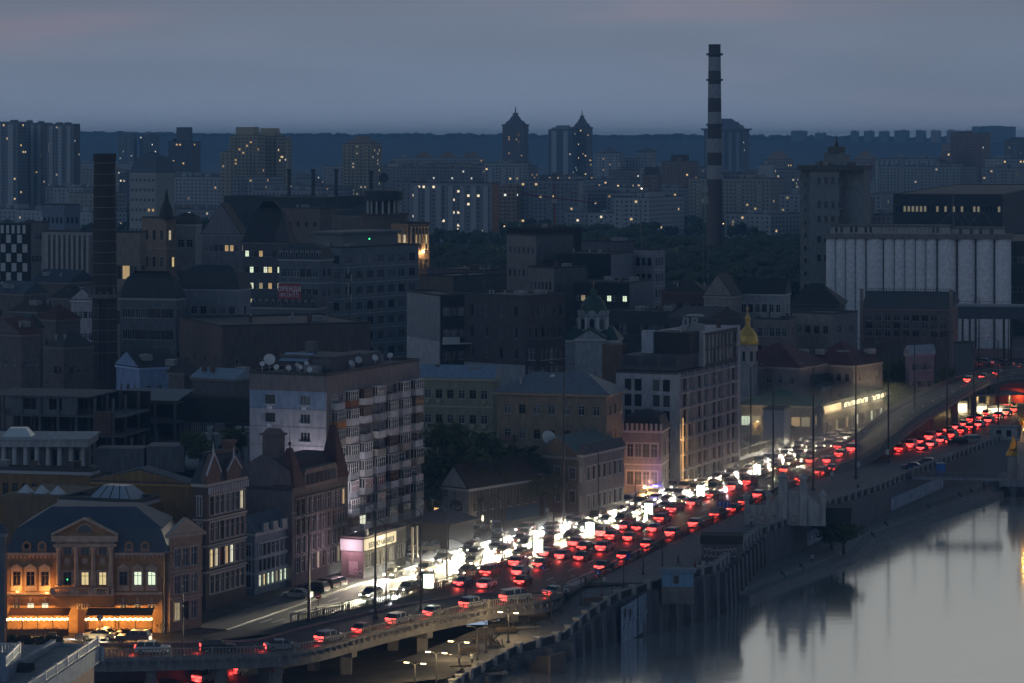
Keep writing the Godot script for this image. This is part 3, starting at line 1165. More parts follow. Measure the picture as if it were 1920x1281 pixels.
func traffic() -> void:
	var kinds := ["sedan", "hatchback", "off-roader", "sedan", "van", "hatchback", "off-roader"]
	var paints := ["white", "silver", "black", "grey", "blue", "white", "silver", "red", "beige", "black"]
	var used := {}
	var boxes := [[0.0, "before the nearest lightbox"], [418.0, "beside the nearest lightbox"], [446.0, "between the first two lightboxes"], [470.0, "past the second lightbox"], [490.0, "by the middle lightboxes"], [515.0, "near the fifth lightbox"], [545.0, "by the farthest lightbox"], [575.0, "beyond the last lightbox"], [605.0, "beside the viaduct's foot"]]
	var lanes := [["kerb lane", LK, MD, 0.13], ["second lane", LK, MD, 0.37], ["third lane", LK, MD, 0.61], ["fence lane", LK, MD, 0.85]]
	for li in 4:
		var ln: Array = lanes[li]
		var d := 434.0 + li * 3.0 if li < 2 else 414.0 + (li - 2) * 4.0
		while d < 645.0:
			var p := at2(lane(ln[1], ln[2], ln[3], d), 0.016)
			var q := at2(lane(ln[1], ln[2], ln[3], d + 4.0), 0.016)
			var near := d < 440.0
			var kd: String = kinds[rng.randi() % kinds.size()]
			var pt: String = paints[rng.randi() % paints.size()]
			var where := ""
			for bx in boxes:
				if d >= bx[0]: where = bx[1]
			unique_car(used, "%s %s, headlights on, %s, %s" % [pt, "minivan" if kd == "van" else kd, ln[0], where], kd, pt, p, p - q, 1, "cars with headlights on the city-bound carriageway", HEADLIGHT if d > 455.0 else 2600.0)
			d += (rng.randf_range(7.5, 12.0) if d < 500.0 else rng.randf_range(6.6, 9.5)) + (rng.randf_range(3.0, 10.0) if near else 0.0)
	var ins := [["inner lane by the fence", 0.12, 425.0, 640.0], ["second lane", 0.33, 423.0, 500.0], ["third lane", 0.54, 426.0, 490.0], ["slip lane", 0.9, 441.0, 585.0]]
	var where2 := [[0.0, "at the head of the flyover"], [440.0, "opposite the second lightbox"], [462.0, "opposite the old barn roof"], [485.0, "opposite the pink corner house"], [515.0, "opposite the glass office block"], [560.0, "near the foot of the viaduct"]]
	for ln in ins:
		var d: float = ln[2]
		while d < ln[3]:
			var p := at2(lane(MD, RF, ln[1], d), 0.016)
			var q := at2(lane(MD, RF, ln[1], d + 4.0), 0.016)
			var kd: String = kinds[rng.randi() % kinds.size()]
			var pt: String = paints[rng.randi() % paints.size()]
			var where := ""
			for bx in where2:
				if d >= bx[0]: where = bx[1]
			unique_car(used, "%s %s, tail lights red, %s, %s" % [pt, "minivan" if kd == "van" else kd, ln[0], where], kd, pt, p, q - p, 2, "cars with tail lights on the outbound carriageway")
			d += rng.randf_range(8.0, 13.0) + (rng.randf_range(5.0, 16.0) if rng.randf() < 0.25 else 0.0)
	# the flyover at the lower left
	var mid := ramp.slice(2).map(func(q: Vector3) -> Vector3: return q + V(0, 0.04, -3.5))
	var k := 0
	for q in resample(mid, 8.4):
		k += 1
		if k < 2 or k > 16: continue
		var nx: Vector3 = q
		for w in mid:
			if w.x < q.x - 3.0:
				nx = w
				break
		if nx == q: break
		var kd: String = kinds[rng.randi() % kinds.size()]
		var pt: String = paints[rng.randi() % paints.size()]
		unique_car(used, "%s %s, tail lights red, on the curving flyover %s" % [pt, "minivan" if kd == "van" else kd, "in front of the pub" if q.x < -40 else "above its piers"], kd, pt, q, q - nx, 2, "cars with tail lights on the flyover")
	# red tail lights on the road right of the viaduct and on the viaduct itself
	var sets := [["on the road right of the viaduct", G(1690, 848), G(1895, 764), 7.6, 15], ["in the outer lane right of the viaduct", G(1730, 845), G(1915, 768), 8.6, 12], ["on the far bridge approach", G(1815, 681), G(1935, 689), 6.5, 8], ["on the crest of the viaduct", P3(1820, 718, 8.1), P3(1880, 703, 8.6), 9.0, 3], ["on the viaduct's lower end", G(1555, 868), G(1622, 838, 0.7), 9.0, 4], ["below the flyover", G(392, 1279, -5.0), G(505, 1254, -5.0), 6.8, 6]]
	for s in sets:
		var a: Vector3 = s[1]
		var b: Vector3 = s[2]
		var t := 0.0
		for i in int(s[4]):
			if t > a.distance_to(b): break
			var p := a + (b - a).normalized() * t + V(0, 0.05, 0)
			var kd: String = kinds[rng.randi() % kinds.size()]
			var pt: String = paints[rng.randi() % paints.size()]
			unique_car(used, "%s %s, tail lights red, %s" % [pt, "minivan" if kd == "van" else kd, s[0]], kd, pt, p, b - a, 2, "cars with tail lights " + s[0])
			t += s[3] + rng.randf_range(0.0, 2.0)
	for s in [[G(330, 1252, -5.0), G(258, 1262, -5.0), "under the flyover"], [G(316, 1268, -5.0), G(250, 1274, -5.0), "beside the round plaza below the flyover"], [G(250, 1206), G(140, 1203), "crossing before the pub"], [G(185, 1200), G(110, 1199), "leaving the forecourt of the pub"], [G(985, 1000), G(960, 1007), "turning in at the barn"]]:
		var kd: String = kinds[rng.randi() % kinds.size()]
		var pt: String = paints[rng.randi() % paints.size()]
		var a: Vector3 = s[0]
		var b: Vector3 = s[1]
		unique_car(used, "%s %s with headlights on, %s" % [pt, "minivan" if kd == "van" else kd, s[2]], kd, pt, a + V(0, 0.03, 0), b - a, 1, "", 160.0)

func unique_car(used: Dictionary, label: String, kd: String, pt: String, p: Vector3, dir: Vector3, lamps: int, group: String, beam_ := HEADLIGHT) -> void:
	var n: int = used.get(label, 0)
	used[label] = n + 1
	if n > 0:
		label += [", next", ", third", ", fourth", ", last"][mini(n - 1, 3)]
	car(kd, pt, p, dir, label, lamps, group, beam_)

func parked() -> void:
	var u := V(sin(deg_to_rad(TURN)), 0, -cos(deg_to_rad(TURN)))
	car("van", "white", G(688, 1074), V(-1, 0, -0.12), "white passenger van parked before the pink shop pavilion")
	car("sedan", "silver", G(556, 1122), V(-1, 0, -0.35), "silver sedan parked at the foot of the pale blue house")
	car("off-roader", "black", G(588, 1112), V(-1, 0, -0.5), "black off-road car parked beside the silver sedan")
	car("off-roader", "black", G(607, 1105), V(-1, 0, -0.6), "black off-road car between two parked dark cars by the brick house")
	car("hatchback", "grey", G(625, 1099), V(-1, 0, -0.6), "grey hatchback last in the row by the dark brick house")
	car("sedan", "white", G(773, 1056), V(0.45, 0, 1), "white sedan standing on the lot near the pavilion")
	car("pickup", "beige", G(795, 1036), V(-1, 0, 0.1), "beige pickup truck with a roof bar on the parking lot")
	car("sedan", "blue", G(815, 1029), V(-1, 0, 0.0), "blue sedan half hidden behind the pickup truck")
	car("sedan", "white", G(873, 1020), V(-1, 0, 0.05), "white sedan parked alone by the dark tree")
	car("off-roader", "grey", G(895, 1004), V(-0.6, 0, 1), "grey off-road car parked under the dark canopy")
	car("van", "blue", G(931, 1000), V(0.1, 0, 1), "blue van facing the road before the old barn")
	car("sedan", "black", G(196, 1197), V(-1, 0, 0.0), "black sedan parked in the light of the pub")
	for i in 7:
		car(["sedan", "hatchback", "off-roader"][i % 3], ["white", "grey", "silver", "black", "white", "grey", "silver"][i], G(1110 + i * 19.0, 948 - i * 6.5) - u * 1.5, V(1, 0, -0.1), "%s %s parked at an angle by the classical facade, number %s from the sign" % [["white", "grey", "silver", "black", "white", "grey", "silver"][i], ["sedan", "hatchback", "off-road car"][i % 3], ["one", "two", "three", "four", "five", "six", "seven"][i]])
	car("van", "silver", G(1817, 832), V(-1, 0, 0.1), "silver van parked by the railing right of the viaduct")
	car("off-roader", "black", G(1794, 834), V(-1, 0, 0.1), "black off-road car parked next to the silver van")
	car("sedan", "blue", G(1710, 880), V(-1, 0, -0.3), "blue sedan parked near the quay parapet")
	car("hatchback", "grey", G(1736, 872), V(-1, 0, -0.3), "grey hatchback parked near the quay parapet")
	car("sedan", "silver", G(1425, 864) - V(6, 0, 2), u, "silver sedan parked in front of the shop hoardings")
	car("sedan", "silver", G(1600, 793), V(1, 0, -0.2), "silver sedan under the lit shop sign")
	# a tow truck with its beacons on
	var t := thing("tow_truck", "white tow truck with a blue beacon and a work lamp at the kerb", "truck", G(1236, 935), deg_to_rad(-TURN))
	var b := MB.new()
	b.box(-1.1, 0.6, -3.2, 1.1, 0.9, 3.2)
	part(t, "chassis", b, mat(lin(0.03), 0.6, ""))
	var c := MB.new()
	c.taper(-1.15, 0.9, 1.2, 1.15, 2.5, 3.2, 0.08, 0.2)
	part(t, "cab", c, mat(lin(0.55), 0.35, ""))
	var w := MB.new()
	w.box(-1.0, 1.6, 3.09, 1.0, 2.2, 3.13)
	part(t, "windscreen", w, glass[0])
	var bed := MB.new()
	bed.box(-1.15, 0.902, -3.2, 1.15, 1.05, 1.1)
	bed.bar(V(0, 1.06, 0.4), V(0, 3.2, -2.6), 0.3, 0.3)
	bed.box(-1.0, 1.052, 0.4, 1.0, 2.6, 0.55)
	part(t, "crane_bed", bed, mat(lin(0.5), 0.5, ""))
	for s in [-1.0, 1.0]:
		for z in [2.2, -1.4, -2.4]:
			var q := MB.new()
			q.t = Transform3D(Basis(V(0, -1, 0), V(1, 0, 0), V(0, 0, 1)), V(s * 0.98, 0.48, z))
			q.lathe(Vector3.ZERO, [V2(0, -0.15), V2(0.45, -0.15), V2(0.48, 0), V2(0.45, 0.15), V2(0, 0.15)], 12)
			part(t, "wheel", q, mat(lin(0.012), 0.8, ""))
	var bc := MB.new()
	bc.box(-0.5, 2.51, 2.0, 0.5, 2.72, 2.25)
	part(t, "beacon_lamp", bc, glow(lin(0.13, 0.08, 1.0), 14.0))
	omni(t, V(0, 3.0, 2.4), lin(0.13, 0.08, 1.0), 9.0, 0.2)
	var wl := MB.new()
	wl.ball(V(-1.6, 2.4, 3.3), V(0.25, 0.25, 0.2))
	wl.tube(V(-1.0, 2.4, 3.2), V(-1.5, 2.4, 3.28), 0.03, 0.03, 4)
	part(t, "work_lamp", wl, glow(lin(1.0, 0.5, 0.16), 30.0))
	omni(t, V(-1.8, 2.5, 3.9), lin(1.0, 0.5, 0.16), 40.0, 0.2)

# ---------------------------------------------------------------- lamps, poles, signs
func pole(px: float, pb: float, pt: float, style: String, label: String, group := "") -> Node3D:
	var at := G(px, pb)
	if px < 1110 and pb > 1130 and style.begins_with("park"): at = GP(px, pb)
	var d := -at.z
	var h := (pb - pt) / F * d
	var o := thing("street_lamp" if style != "mast" else "lighting_mast", label, "street lamp" if style != "mast" else "mast", at, 0.0, group)
	var b := MB.new()
	var r := 0.10 if h < 14 else 0.17
	b.tube(Vector3.ZERO, V(0, h, 0), r * 1.3, r * 0.7, 8)
	b.lathe(Vector3.ZERO, [V2(r * 2.4, 0), V2(r * 2.4, 0.25), V2(r * 1.5, 0.4)], 8)
	part(o, "pole", b, mat(lin(0.035, 0.037, 0.04), 0.6, ""))
	if style == "plain":
		return o
	var dirs := [V(-0.92, 0, -0.38)]
	if style in ["double", "mast", "park_lit", "park"]: dirs.append(V(0.92, 0, 0.38))
	var reach := 2.0 if h > 6.5 else 0.9
	for k in dirs.size():
		var dv: Vector3 = dirs[k]
		var a := MB.new()
		var p := V(0, h - 0.05, 0)
		var last := p
		for i in 4:
			var u := (i + 1) / 4.0
			var q := V(0, h - 0.05, 0) + dv * reach * u + V(0, 0.9 * (1.0 - (1.0 - u) * (1.0 - u)) * (0.45 if reach < 1 else 1.0), 0)
			a.tube(last, q, 0.055, 0.05, 5)
			last = q
		part(o, "arm", a, mat(lin(0.05), 0.6, ""))
		var hd := MB.new()
		hd.t = Transform3D(Basis.looking_at(dv, Vector3.UP), last)
		hd.taper(-0.14, -0.06, -0.7, 0.14, 0.08, 0.05, 0.04, 0.06)
		var lit := style.ends_with("lit") or style == "yellow"
		part(o, "lamp_head", hd, mat(lin(0.12), 0.5, ""))
		var ls := MB.new()
		ls.t = hd.t
		if lit:
			var c := lin(1.0, 0.72, 0.36) if style != "yellow" else lin(1.0, 0.86, 0.3)
			ls.box(-0.13, -0.17, -0.62, 0.13, -0.062, 0.0)
			part(o, "lamp_lens", ls, glow(c, 14.0))
			omni(o, last + dv * 0.35 + V(0, -0.45, 0), c, 11.0 if style != "yellow" else 40.0, 0.2)
		else:
			ls.box(-0.11, -0.09, -0.6, 0.11, -0.062, -0.05)
			part(o, "lamp_lens", ls, mat(lin(0.3), 0.3, ""))
	return o

func build_poles() -> void:
	var g := "unlit street lamps along the avenue"
	for q in [[942, 1062, 938, "single", "unlit street lamp rising from the median by the second lightbox"], [1038, 1026, 900, "single", "unlit street lamp in the median before the third lightbox"], [1122, 998, 850, "single", "unlit street lamp by the blue direction sign"], [1191, 975, 885, "plain", "thin unlit pole beside the orange work lamp"], [838, 1092, 950, "single", "unlit street lamp just right of the nearest lightbox"], [789, 1145, 960, "single", "unlit street lamp in line with the nearest lightbox"], [724, 1132, 985, "single", "unlit street lamp before the parking lot"], [704, 1160, 960, "single", "unlit street lamp left of the parked white van's bonnet"], [579, 1165, 975, "single", "unlit street lamp before the silver sedan"], [342, 1232, 1050, "single", "unlit street lamp on the flyover before the dark brick gable"], [305, 1190, 1085, "single", "unlit street lamp at the corner of the pub"], [873, 1134, 1023, "single", "lamp post with a short arm at the head of the flyover"], [172, 1180, 1090, "single", "lamp post before the pub's door"]]:
		pole(q[0], q[1], q[2], q[3], q[4], g)
	g = "tall lighting masts along the avenue"
	for q in [[1057, 985, 690, "double", "tall lighting mast left of the classical row by the barn"], [1450, 925, 700, "double", "tall lighting mast before the graffiti gate"], [1525, 920, 690, "double", "tall lighting mast right of the graffiti gate"], [1408, 850, 690, "mast", "tall mast in front of the green shop roof"], [1605, 898, 668, "double", "tall lighting mast where the viaduct starts to rise"], [1666, 868, 650, "single", "tall lighting mast with a notice board at its foot"], [1715, 812, 636, "single", "tall lighting mast behind the rising viaduct"], [1776, 826, 628, "double", "tall lighting mast by the parked silver van"], [1826, 812, 640, "double", "tall lighting mast right of the parked silver van"], [1872, 797, 640, "single", "tall lighting mast near the gilded chapel"], [1648, 740, 622, "plain", "thin mast before the dark tree by the red roofs"], [1685, 735, 615, "plain", "thin mast left of the small violet house"], [1753, 720, 600, "plain", "thin mast right of the small violet house"], [1618, 760, 640, "single", "mast behind the lit shop letters"], [1468, 800, 660, "plain", "thin mast before the round white chapel drum"], [1836, 690, 560, "single", "mast before the railway bridge"], [1891, 745, 590, "plain", "thin mast at the far bridge approach"]]:
		pole(q[0], q[1], q[2], q[3], q[4], g)
	for q in [[953, 1206, 1152, "lit lamp with two wing arms farthest up the promenade"], [860, 1250, 1207, "lit lamp with two wing arms above the red brake light"], [818, 1290, 1227, "lit lamp post with a single bright head at the lower edge"], [778, 1300, 1247, "lit lamp with two wing arms nearest the flyover pier"]]:
		pole(q[0], q[1], q[2], "park_lit", q[3])
	for q in [[895, 1240, 1180, "unlit promenade lamp between the two benches"], [911, 1225, 1168, "unlit promenade lamp behind the sculpture"], [1034, 1168, 1115, "unlit promenade lamp at the end of the balustrade"], [1053, 1150, 1098, "unlit promenade lamp by the walking couple"], [1089, 1135, 1085, "unlit promenade lamp by the slip road"], [1128, 1118, 1072, "unlit promenade lamp before the round blue sign"], [1169, 1102, 1052, "unlit promenade lamp left of the blue kiosk"], [1206, 1078, 1030, "unlit promenade lamp above the steps"], [1242, 1068, 1024, "unlit promenade lamp beside the kiosk roof"], [862, 1262, 1235, "short bollard lamp before the stair"]]:
		pole(q[0], q[1], q[2], "park", q[3], "unlit promenade lamps")
	pole(796, 965, 893, "yellow", "yellow street lamp glowing beside the tower block")
	# lightboxes in the median
	var names_ := ["nearest", "second", "third", "fourth", "fifth", "sixth"]
	var k := 0
	for q in [[797, 1077, 1102, 1128], [1003, 1011, 1035, 1046], [1101, 980, 1002, 1014], [1212, 944, 964, 974], [1310, 911, 930, 939], [1416, 872, 890, 898]]:
		var at := G(q[0] - 5, q[3])
		var d := -at.z
		var o := thing("lightbox", "glowing white advertising lightbox on a post, %s along the median" % names_[k], "lightbox", at, deg_to_rad(-6.0), "lightboxes along the median")
		k += 1
		var h: float = (q[2] - q[1]) / F * d
		var w := h * 0.72
		var y0: float = (q[3] - q[2]) / F * d
		var b := MB.new()
		b.box(-0.1, 0, -0.1, 0.1, y0 + h, 0.1)
		part(o, "post", b, mat(lin(0.05, 0.09, 0.04), 0.5, ""))
		var c := MB.new()
		c.box(0.12, y0 - 0.08, -0.14, w + 0.28, y0, 0.14)
		c.box(0.12, y0 + h, -0.14, w + 0.28, y0 + h + 0.08, 0.14)
		c.box(0.12, y0, -0.14, 0.2, y0 + h, 0.14)
		c.box(w + 0.2, y0, -0.14, w + 0.28, y0 + h, 0.14)
		part(o, "frame", c, mat(lin(0.1, 0.2, 0.06), 0.5, ""))
		var s := MB.new()
		s.box(0.202, y0 + 0.002, -0.1, w + 0.198, y0 + h - 0.002, 0.1)
		part(o, "light_panel", s, glow(lin(0.96, 1.0, 0.82), 5.0))
		for sd in [1.0, -1.0]:
			var l := AreaLight3D.new()
			l.name = "panel_light"
			l.area_size = V2(w, h)
			l.light_color = lin(0.96, 1.0, 0.82).linear_to_srgb()
			l.light_energy = 28.0
			l.area_range = 80.0
			l.shadow_enabled = true
			o.add_child(l, true)
			l.transform = Transform3D(Basis(Vector3.UP, 0.0 if sd > 0 else PI), V(0.2 + w / 2, y0 + h / 2, sd * 0.16))

func road_sign(at: Vector3, h: float, label: String, shape: String, c: Color, face_turn := 0.0) -> void:
	var o := thing("road_sign", label, "road sign", at, face_turn)
	var b := MB.new()
	b.tube(Vector3.ZERO, V(0, h, 0), 0.05, 0.05, 6)
	part(o, "post", b, mat(lin(0.12), 0.5, ""))
	var s := MB.new()
	match shape:
		"round":
			s.t = Transform3D(Basis(Vector3.RIGHT, PI / 2), V(0, h + 0.1, 0.07))
			s.lathe(Vector3.ZERO, [V2(0, -0.02), V2(0.42, -0.02), V2(0.42, 0.02), V2(0, 0.02)], 16)
			part(o, "sign_plate", s, mat(c, 0.5, ""))
			var a := MB.new()
			a.box(-0.06, h - 0.1, 0.092, 0.06, h + 0.25, 0.1)
			a.extrude([V2(-0.2, h + 0.0), V2(0, h - 0.22), V2(0.2, h + 0.0)], 0.0905, 0.1)
			part(o, "arrow", a, mat(lin(0.6), 0.5, ""))
		"stop":
			s.t = Transform3D(Basis(Vector3.RIGHT, PI / 2), V(0, h + 0.1, 0.07))
			s.lathe(Vector3.ZERO, [V2(0, -0.02), V2(0.45, -0.02), V2(0.45, 0.02), V2(0, 0.02)], 16)
			part(o, "sign_plate", s, mat(lin(0.4, 0.02, 0.02), 0.5, ""))
			var a := MB.new()
			a.box(-0.3, h + 0.03, 0.092, 0.3, h + 0.17, 0.1)
			part(o, "white_bar", a, mat(lin(0.6), 0.5, ""))
		"lanes":
			s.box(-1.1, h - 0.9, 0.06, 1.1, h + 0.3, 0.1)
			part(o, "sign_plate", s, mat(c, 0.5, ""))
			for i in 3:
				var a := MB.new()
				var x := -0.68 + i * 0.68
				a.box(x - 0.06, h - 0.75, 0.102, x + 0.06, h - 0.05, 0.11)
				a.extrude([V2(x - 0.2, h - 0.08), V2(x + 0.2, h - 0.08), V2(x, h + 0.2)], 0.1025, 0.11)
				part(o, "arrow", a, mat(lin(0.6), 0.5, ""))
		"plate":
			s.box(-0.35, h - 1.0, 0.06, 0.35, h + 0.1, 0.1)
			part(o, "sign_plate", s, mat(c, 0.5, ""))

func build_signs() -> void:
	var blue := lin(0.03, 0.08, 0.42)
	road_sign(G(1123, 962), 2.2, "blue lane direction sign by the left kerb", "lanes", blue)
	road_sign(G(1357, 966), 2.2, "blue lane direction sign by the fence of the right carriageway", "lanes", blue)
	road_sign(G(1018, 1090), 2.0, "round blue arrow sign in the middle of the right carriageway", "round", lin(0.05, 0.06, 0.3))
	road_sign(GP(1121, 1102), 2.2, "round blue arrow sign on the promenade side of the slip road", "round", lin(0.05, 0.06, 0.3))
	road_sign(G(1178, 1060), 1.8, "square blue sign on the hatched nose of the slip road", "plate", lin(0.02, 0.04, 0.3))
	road_sign(G(597, 1138), 1.4, "round red and white sign at the near kerb", "stop", lin(0.4))
	road_sign(G(1271, 905), 2.2, "round blue sign behind the tow truck", "round", blue)
	road_sign(G(1398, 842), 2.2, "red no-entry sign left of the shop hoarding", "stop", lin(0.4))
	road_sign(G(1347, 890), 2.0, "blue board on the wall before the office block", "plate", blue)
	road_sign(G(1383, 885), 2.0, "small blue board beside the warning sign", "plate", blue)
	road_sign(G(1609, 897), 3.2, "white notice board at the viaduct's foot", "plate", lin(0.5))
	road_sign(G(1664, 873), 3.2, "white notice board on the tall mast beside the quay road", "plate", lin(0.5))
	road_sign(G(1560, 905), 1.6, "white keep-left marker at the nose of the slip road", "round", lin(0.4))
	road_sign(G(1026, 985), 2.6, "pale round sign on a post by the barn", "round", lin(0.25))
	road_sign(G(187, 1205), 3.2, "two grey signs on one post before the parked black sedan", "round", lin(0.2, 0.22, 0.24))
	# the hanging board, the lit panels and the shop pylon by the parking lot
	var o := thing("advert_board", "orange-lit upright advertising board above the dark canopy", "advert board", P(820, 976, 470), deg_to_rad(-40))
	var b := MB.new()
	b.box(-0.6, 0, -0.2, 0.6, 2.2, 0.2)
	part(o, "case", b, mat(lin(0.12, 0.02, 0.02), 0.6, ""))
	var s := MB.new()
	s.box(-0.5, 0.1, 0.203, 0.5, 2.1, 0.23)
	part(o, "lit_sign_panel", s, glow(lin(1.0, 0.55, 0.2), 1.2))
	var l := MB.new()
	l.bar(V(-0.25, 1.6, 0.25), V(0, 0.6, 0.25), 0.02, 0.12)
	l.bar(V(0, 0.6, 0.25), V(0.28, 1.5, 0.25), 0.02, 0.12)
	part(o, "lettering", l, mat(lin(0.02), 0.6, ""))
	var pst := MB.new()
	pst.box(-0.08, -6.0, -0.08, 0.08, -0.003, 0.08)
	part(o, "post", pst, mat(lin(0.03), 0.6, ""))
	for q in [[920, 955, 12, "slim lit pillar on the lot before the barn"], [905, 968, 9, "short lit pillar before the barn's lean-to"], [795, 930, 3, "pale hanging board under the yellow lamp"]]:
		var at := G(q[0], q[1] + 22.0)
		var t := thing("light_pillar", q[3], "light pillar", at)
		var c := MB.new()
		c.box(-0.08, 0, -0.08, 0.08, 1.3, 0.08)
		part(t, "post", c, mat(lin(0.1), 0.5, ""))
		var e := MB.new()
		e.box(-0.16, 1.302, -0.16, 0.16, 1.3 + q[2] * 0.09, 0.16)
		part(t, "lamp_glass", e, glow(lin(1.0, 0.85, 0.55), 1.6))
		omni(t, V(0, 1.5, 0.6), lin(1.0, 0.85, 0.55), 3.0, 0.1)

# ---------------------------------------------------------------- people
var person_meshes: Array[Mesh] = []
func capsule_d(p: Vector3, a: Vector3, b: Vector3, ra: float, rb: float) -> float:
	var ab := b - a
	var t := clampf((p - a).dot(ab) / ab.length_squared(), 0, 1)
	return p.distance_to(a + ab * t) - lerpf(ra, rb, t)

# One continuous figure: the smooth union of tapered limbs, meshed as surface nets.
func person_mesh(walk: float, sit: bool, top: Color, legs: Color, hair: Color) -> ArrayMesh:
	var hip := 0.93 if not sit else 0.5
	var c := []
	var sh := hip + 0.5
	c.append([V(0, hip, 0), V(0, hip + 0.22, 0.01), 0.135, 0.125])
	c.append([V(0, hip + 0.22, 0.01), V(0, sh - 0.05, 0), 0.125, 0.15])
	c.append([V(-0.15, sh - 0.02, 0), V(0.15, sh - 0.02, 0), 0.085, 0.085])
	c.append([V(0, sh, 0), V(0, sh + 0.13, -0.01), 0.06, 0.055])
	c.append([V(0, sh + 0.2, -0.02), V(0, sh + 0.27, 0.0), 0.078, 0.092])
	c.append([V(0, sh + 0.19, -0.1), V(0, sh + 0.22, -0.09), 0.02, 0.015])
	for s in [-1.0, 1.0]:
		var st: float = walk * s
		if sit:
			c.append([V(s * 0.1, hip, 0), V(s * 0.12, hip + 0.03, -0.42), 0.1, 0.07])
			c.append([V(s * 0.12, hip + 0.03, -0.42), V(s * 0.12, 0.09, -0.45), 0.065, 0.045])
			c.append([V(s * 0.12, 0.05, -0.44), V(s * 0.12, 0.04, -0.62), 0.045, 0.035])
		else:
			var knee := V(s * 0.1, 0.5, -0.1 * st - 0.03)
			var foot := V(s * 0.1, 0.09, -0.3 * st + (0.05 if st < 0 else 0.0))
			c.append([V(s * 0.09, hip - 0.02, 0), knee, 0.1, 0.068])
			c.append([knee, foot, 0.064, 0.045])
			c.append([foot + V(0, -0.04, 0.03), foot + V(0, -0.055, -0.15), 0.045, 0.035])
		var elbow := V(s * 0.24, sh - 0.3, 0.08 * st + 0.03)
		var hand := V(s * 0.24, sh - 0.54, 0.22 * st - 0.06)
		if sit: hand = V(s * 0.12, hip + 0.12, -0.3)
		c.append([V(s * 0.2, sh - 0.03, 0), elbow, 0.06, 0.047])
		c.append([elbow, hand, 0.045, 0.034])
		c.append([hand, hand + V(0, -0.09, -0.02), 0.035, 0.022])
	var cs := 0.034
	var lo := V(-0.42, -0.05, -0.75)
	var nx := 26
	var ny := 56
	var nz := 36
	var val := PackedFloat32Array()
	val.resize(nx * ny * nz)
	for k in nz:
		for j in ny:
			for i in nx:
				var p := lo + V(i, j, k) * cs
				var acc := 9.0
				for q in c:
					var e := capsule_d(p, q[0], q[1], q[2], q[3])
					if acc > 8.0:
						acc = e
					else:
						var h := clampf(0.5 + 0.5 * (acc - e) / 0.035, 0, 1)
						acc = lerpf(acc, e, h) - 0.035 * h * (1.0 - h)
				val[i + nx * (j + ny * k)] = acc
	var idx := {}
	var pts := PackedVector3Array()
	for k in nz - 1:
		for j in ny - 1:
			for i in nx - 1:
				var s := Vector3.ZERO
				var n := 0
				var base := i + nx * (j + ny * k)
				var f := []
				for e in 8:
					f.append(val[base + (e & 1) + nx * (((e >> 1) & 1) + ny * (e >> 2))])
				for e in [[0, 1], [2, 3], [4, 5], [6, 7], [0, 2], [1, 3], [4, 6], [5, 7], [0, 4], [1, 5], [2, 6], [3, 7]]:
					var a: float = f[e[0]]
					var b: float = f[e[1]]
					if (a < 0) != (b < 0):
						var t := a / (a - b)
						s += V(e[0] & 1, (e[0] >> 1) & 1, e[0] >> 2).lerp(V(e[1] & 1, (e[1] >> 1) & 1, e[1] >> 2), t)
						n += 1
				if n:
					idx[base] = pts.size()
					pts.append(lo + (V(i, j, k) + s / n) * cs)
	var mb := MB.new()
	mb.use_tint = true
	var skin := lin(0.3, 0.2, 0.15)
	var st := [1, nx, nx * ny]
	for k in range(1, nz - 1):
		for j in range(1, ny - 1):
			for i in range(1, nx - 1):
				var base := i + nx * (j + ny * k)
				for ax in 3:
					var a := val[base]
					var b := val[base + st[ax]]
					if (a < 0) == (b < 0): continue
					var u: int = st[(ax + 1) % 3]
					var w: int = st[(ax + 2) % 3]
					if not (idx.has(base) and idx.has(base - u) and idx.has(base - w) and idx.has(base - u - w)): continue
					var q := [pts[idx[base]], pts[idx[base - u]], pts[idx[base - u - w]], pts[idx[base - w]]]
					var m: Vector3 = q[0]
					mb.tint = top
					if m.y < hip - 0.02: mb.tint = legs
					if sit and m.z < -0.2 and m.y < hip + 0.12: mb.tint = legs
					if m.y < 0.09: mb.tint = lin(0.02)
					if m.y > sh + 0.07: mb.tint = skin if m.z < 0.02 and m.y < sh + 0.3 else hair
					if absf(m.x) > 0.2 and m.y < sh - 0.52: mb.tint = skin
					if a < 0: mb.quad(q[0], q[1], q[2], q[3])
					else: mb.quad(q[3], q[2], q[1], q[0])
	var m := StandardMaterial3D.new()
	m.resource_name = "clothing"
	m.vertex_color_use_as_albedo = true
	m.roughness = 0.9
	return mb.mesh(m)

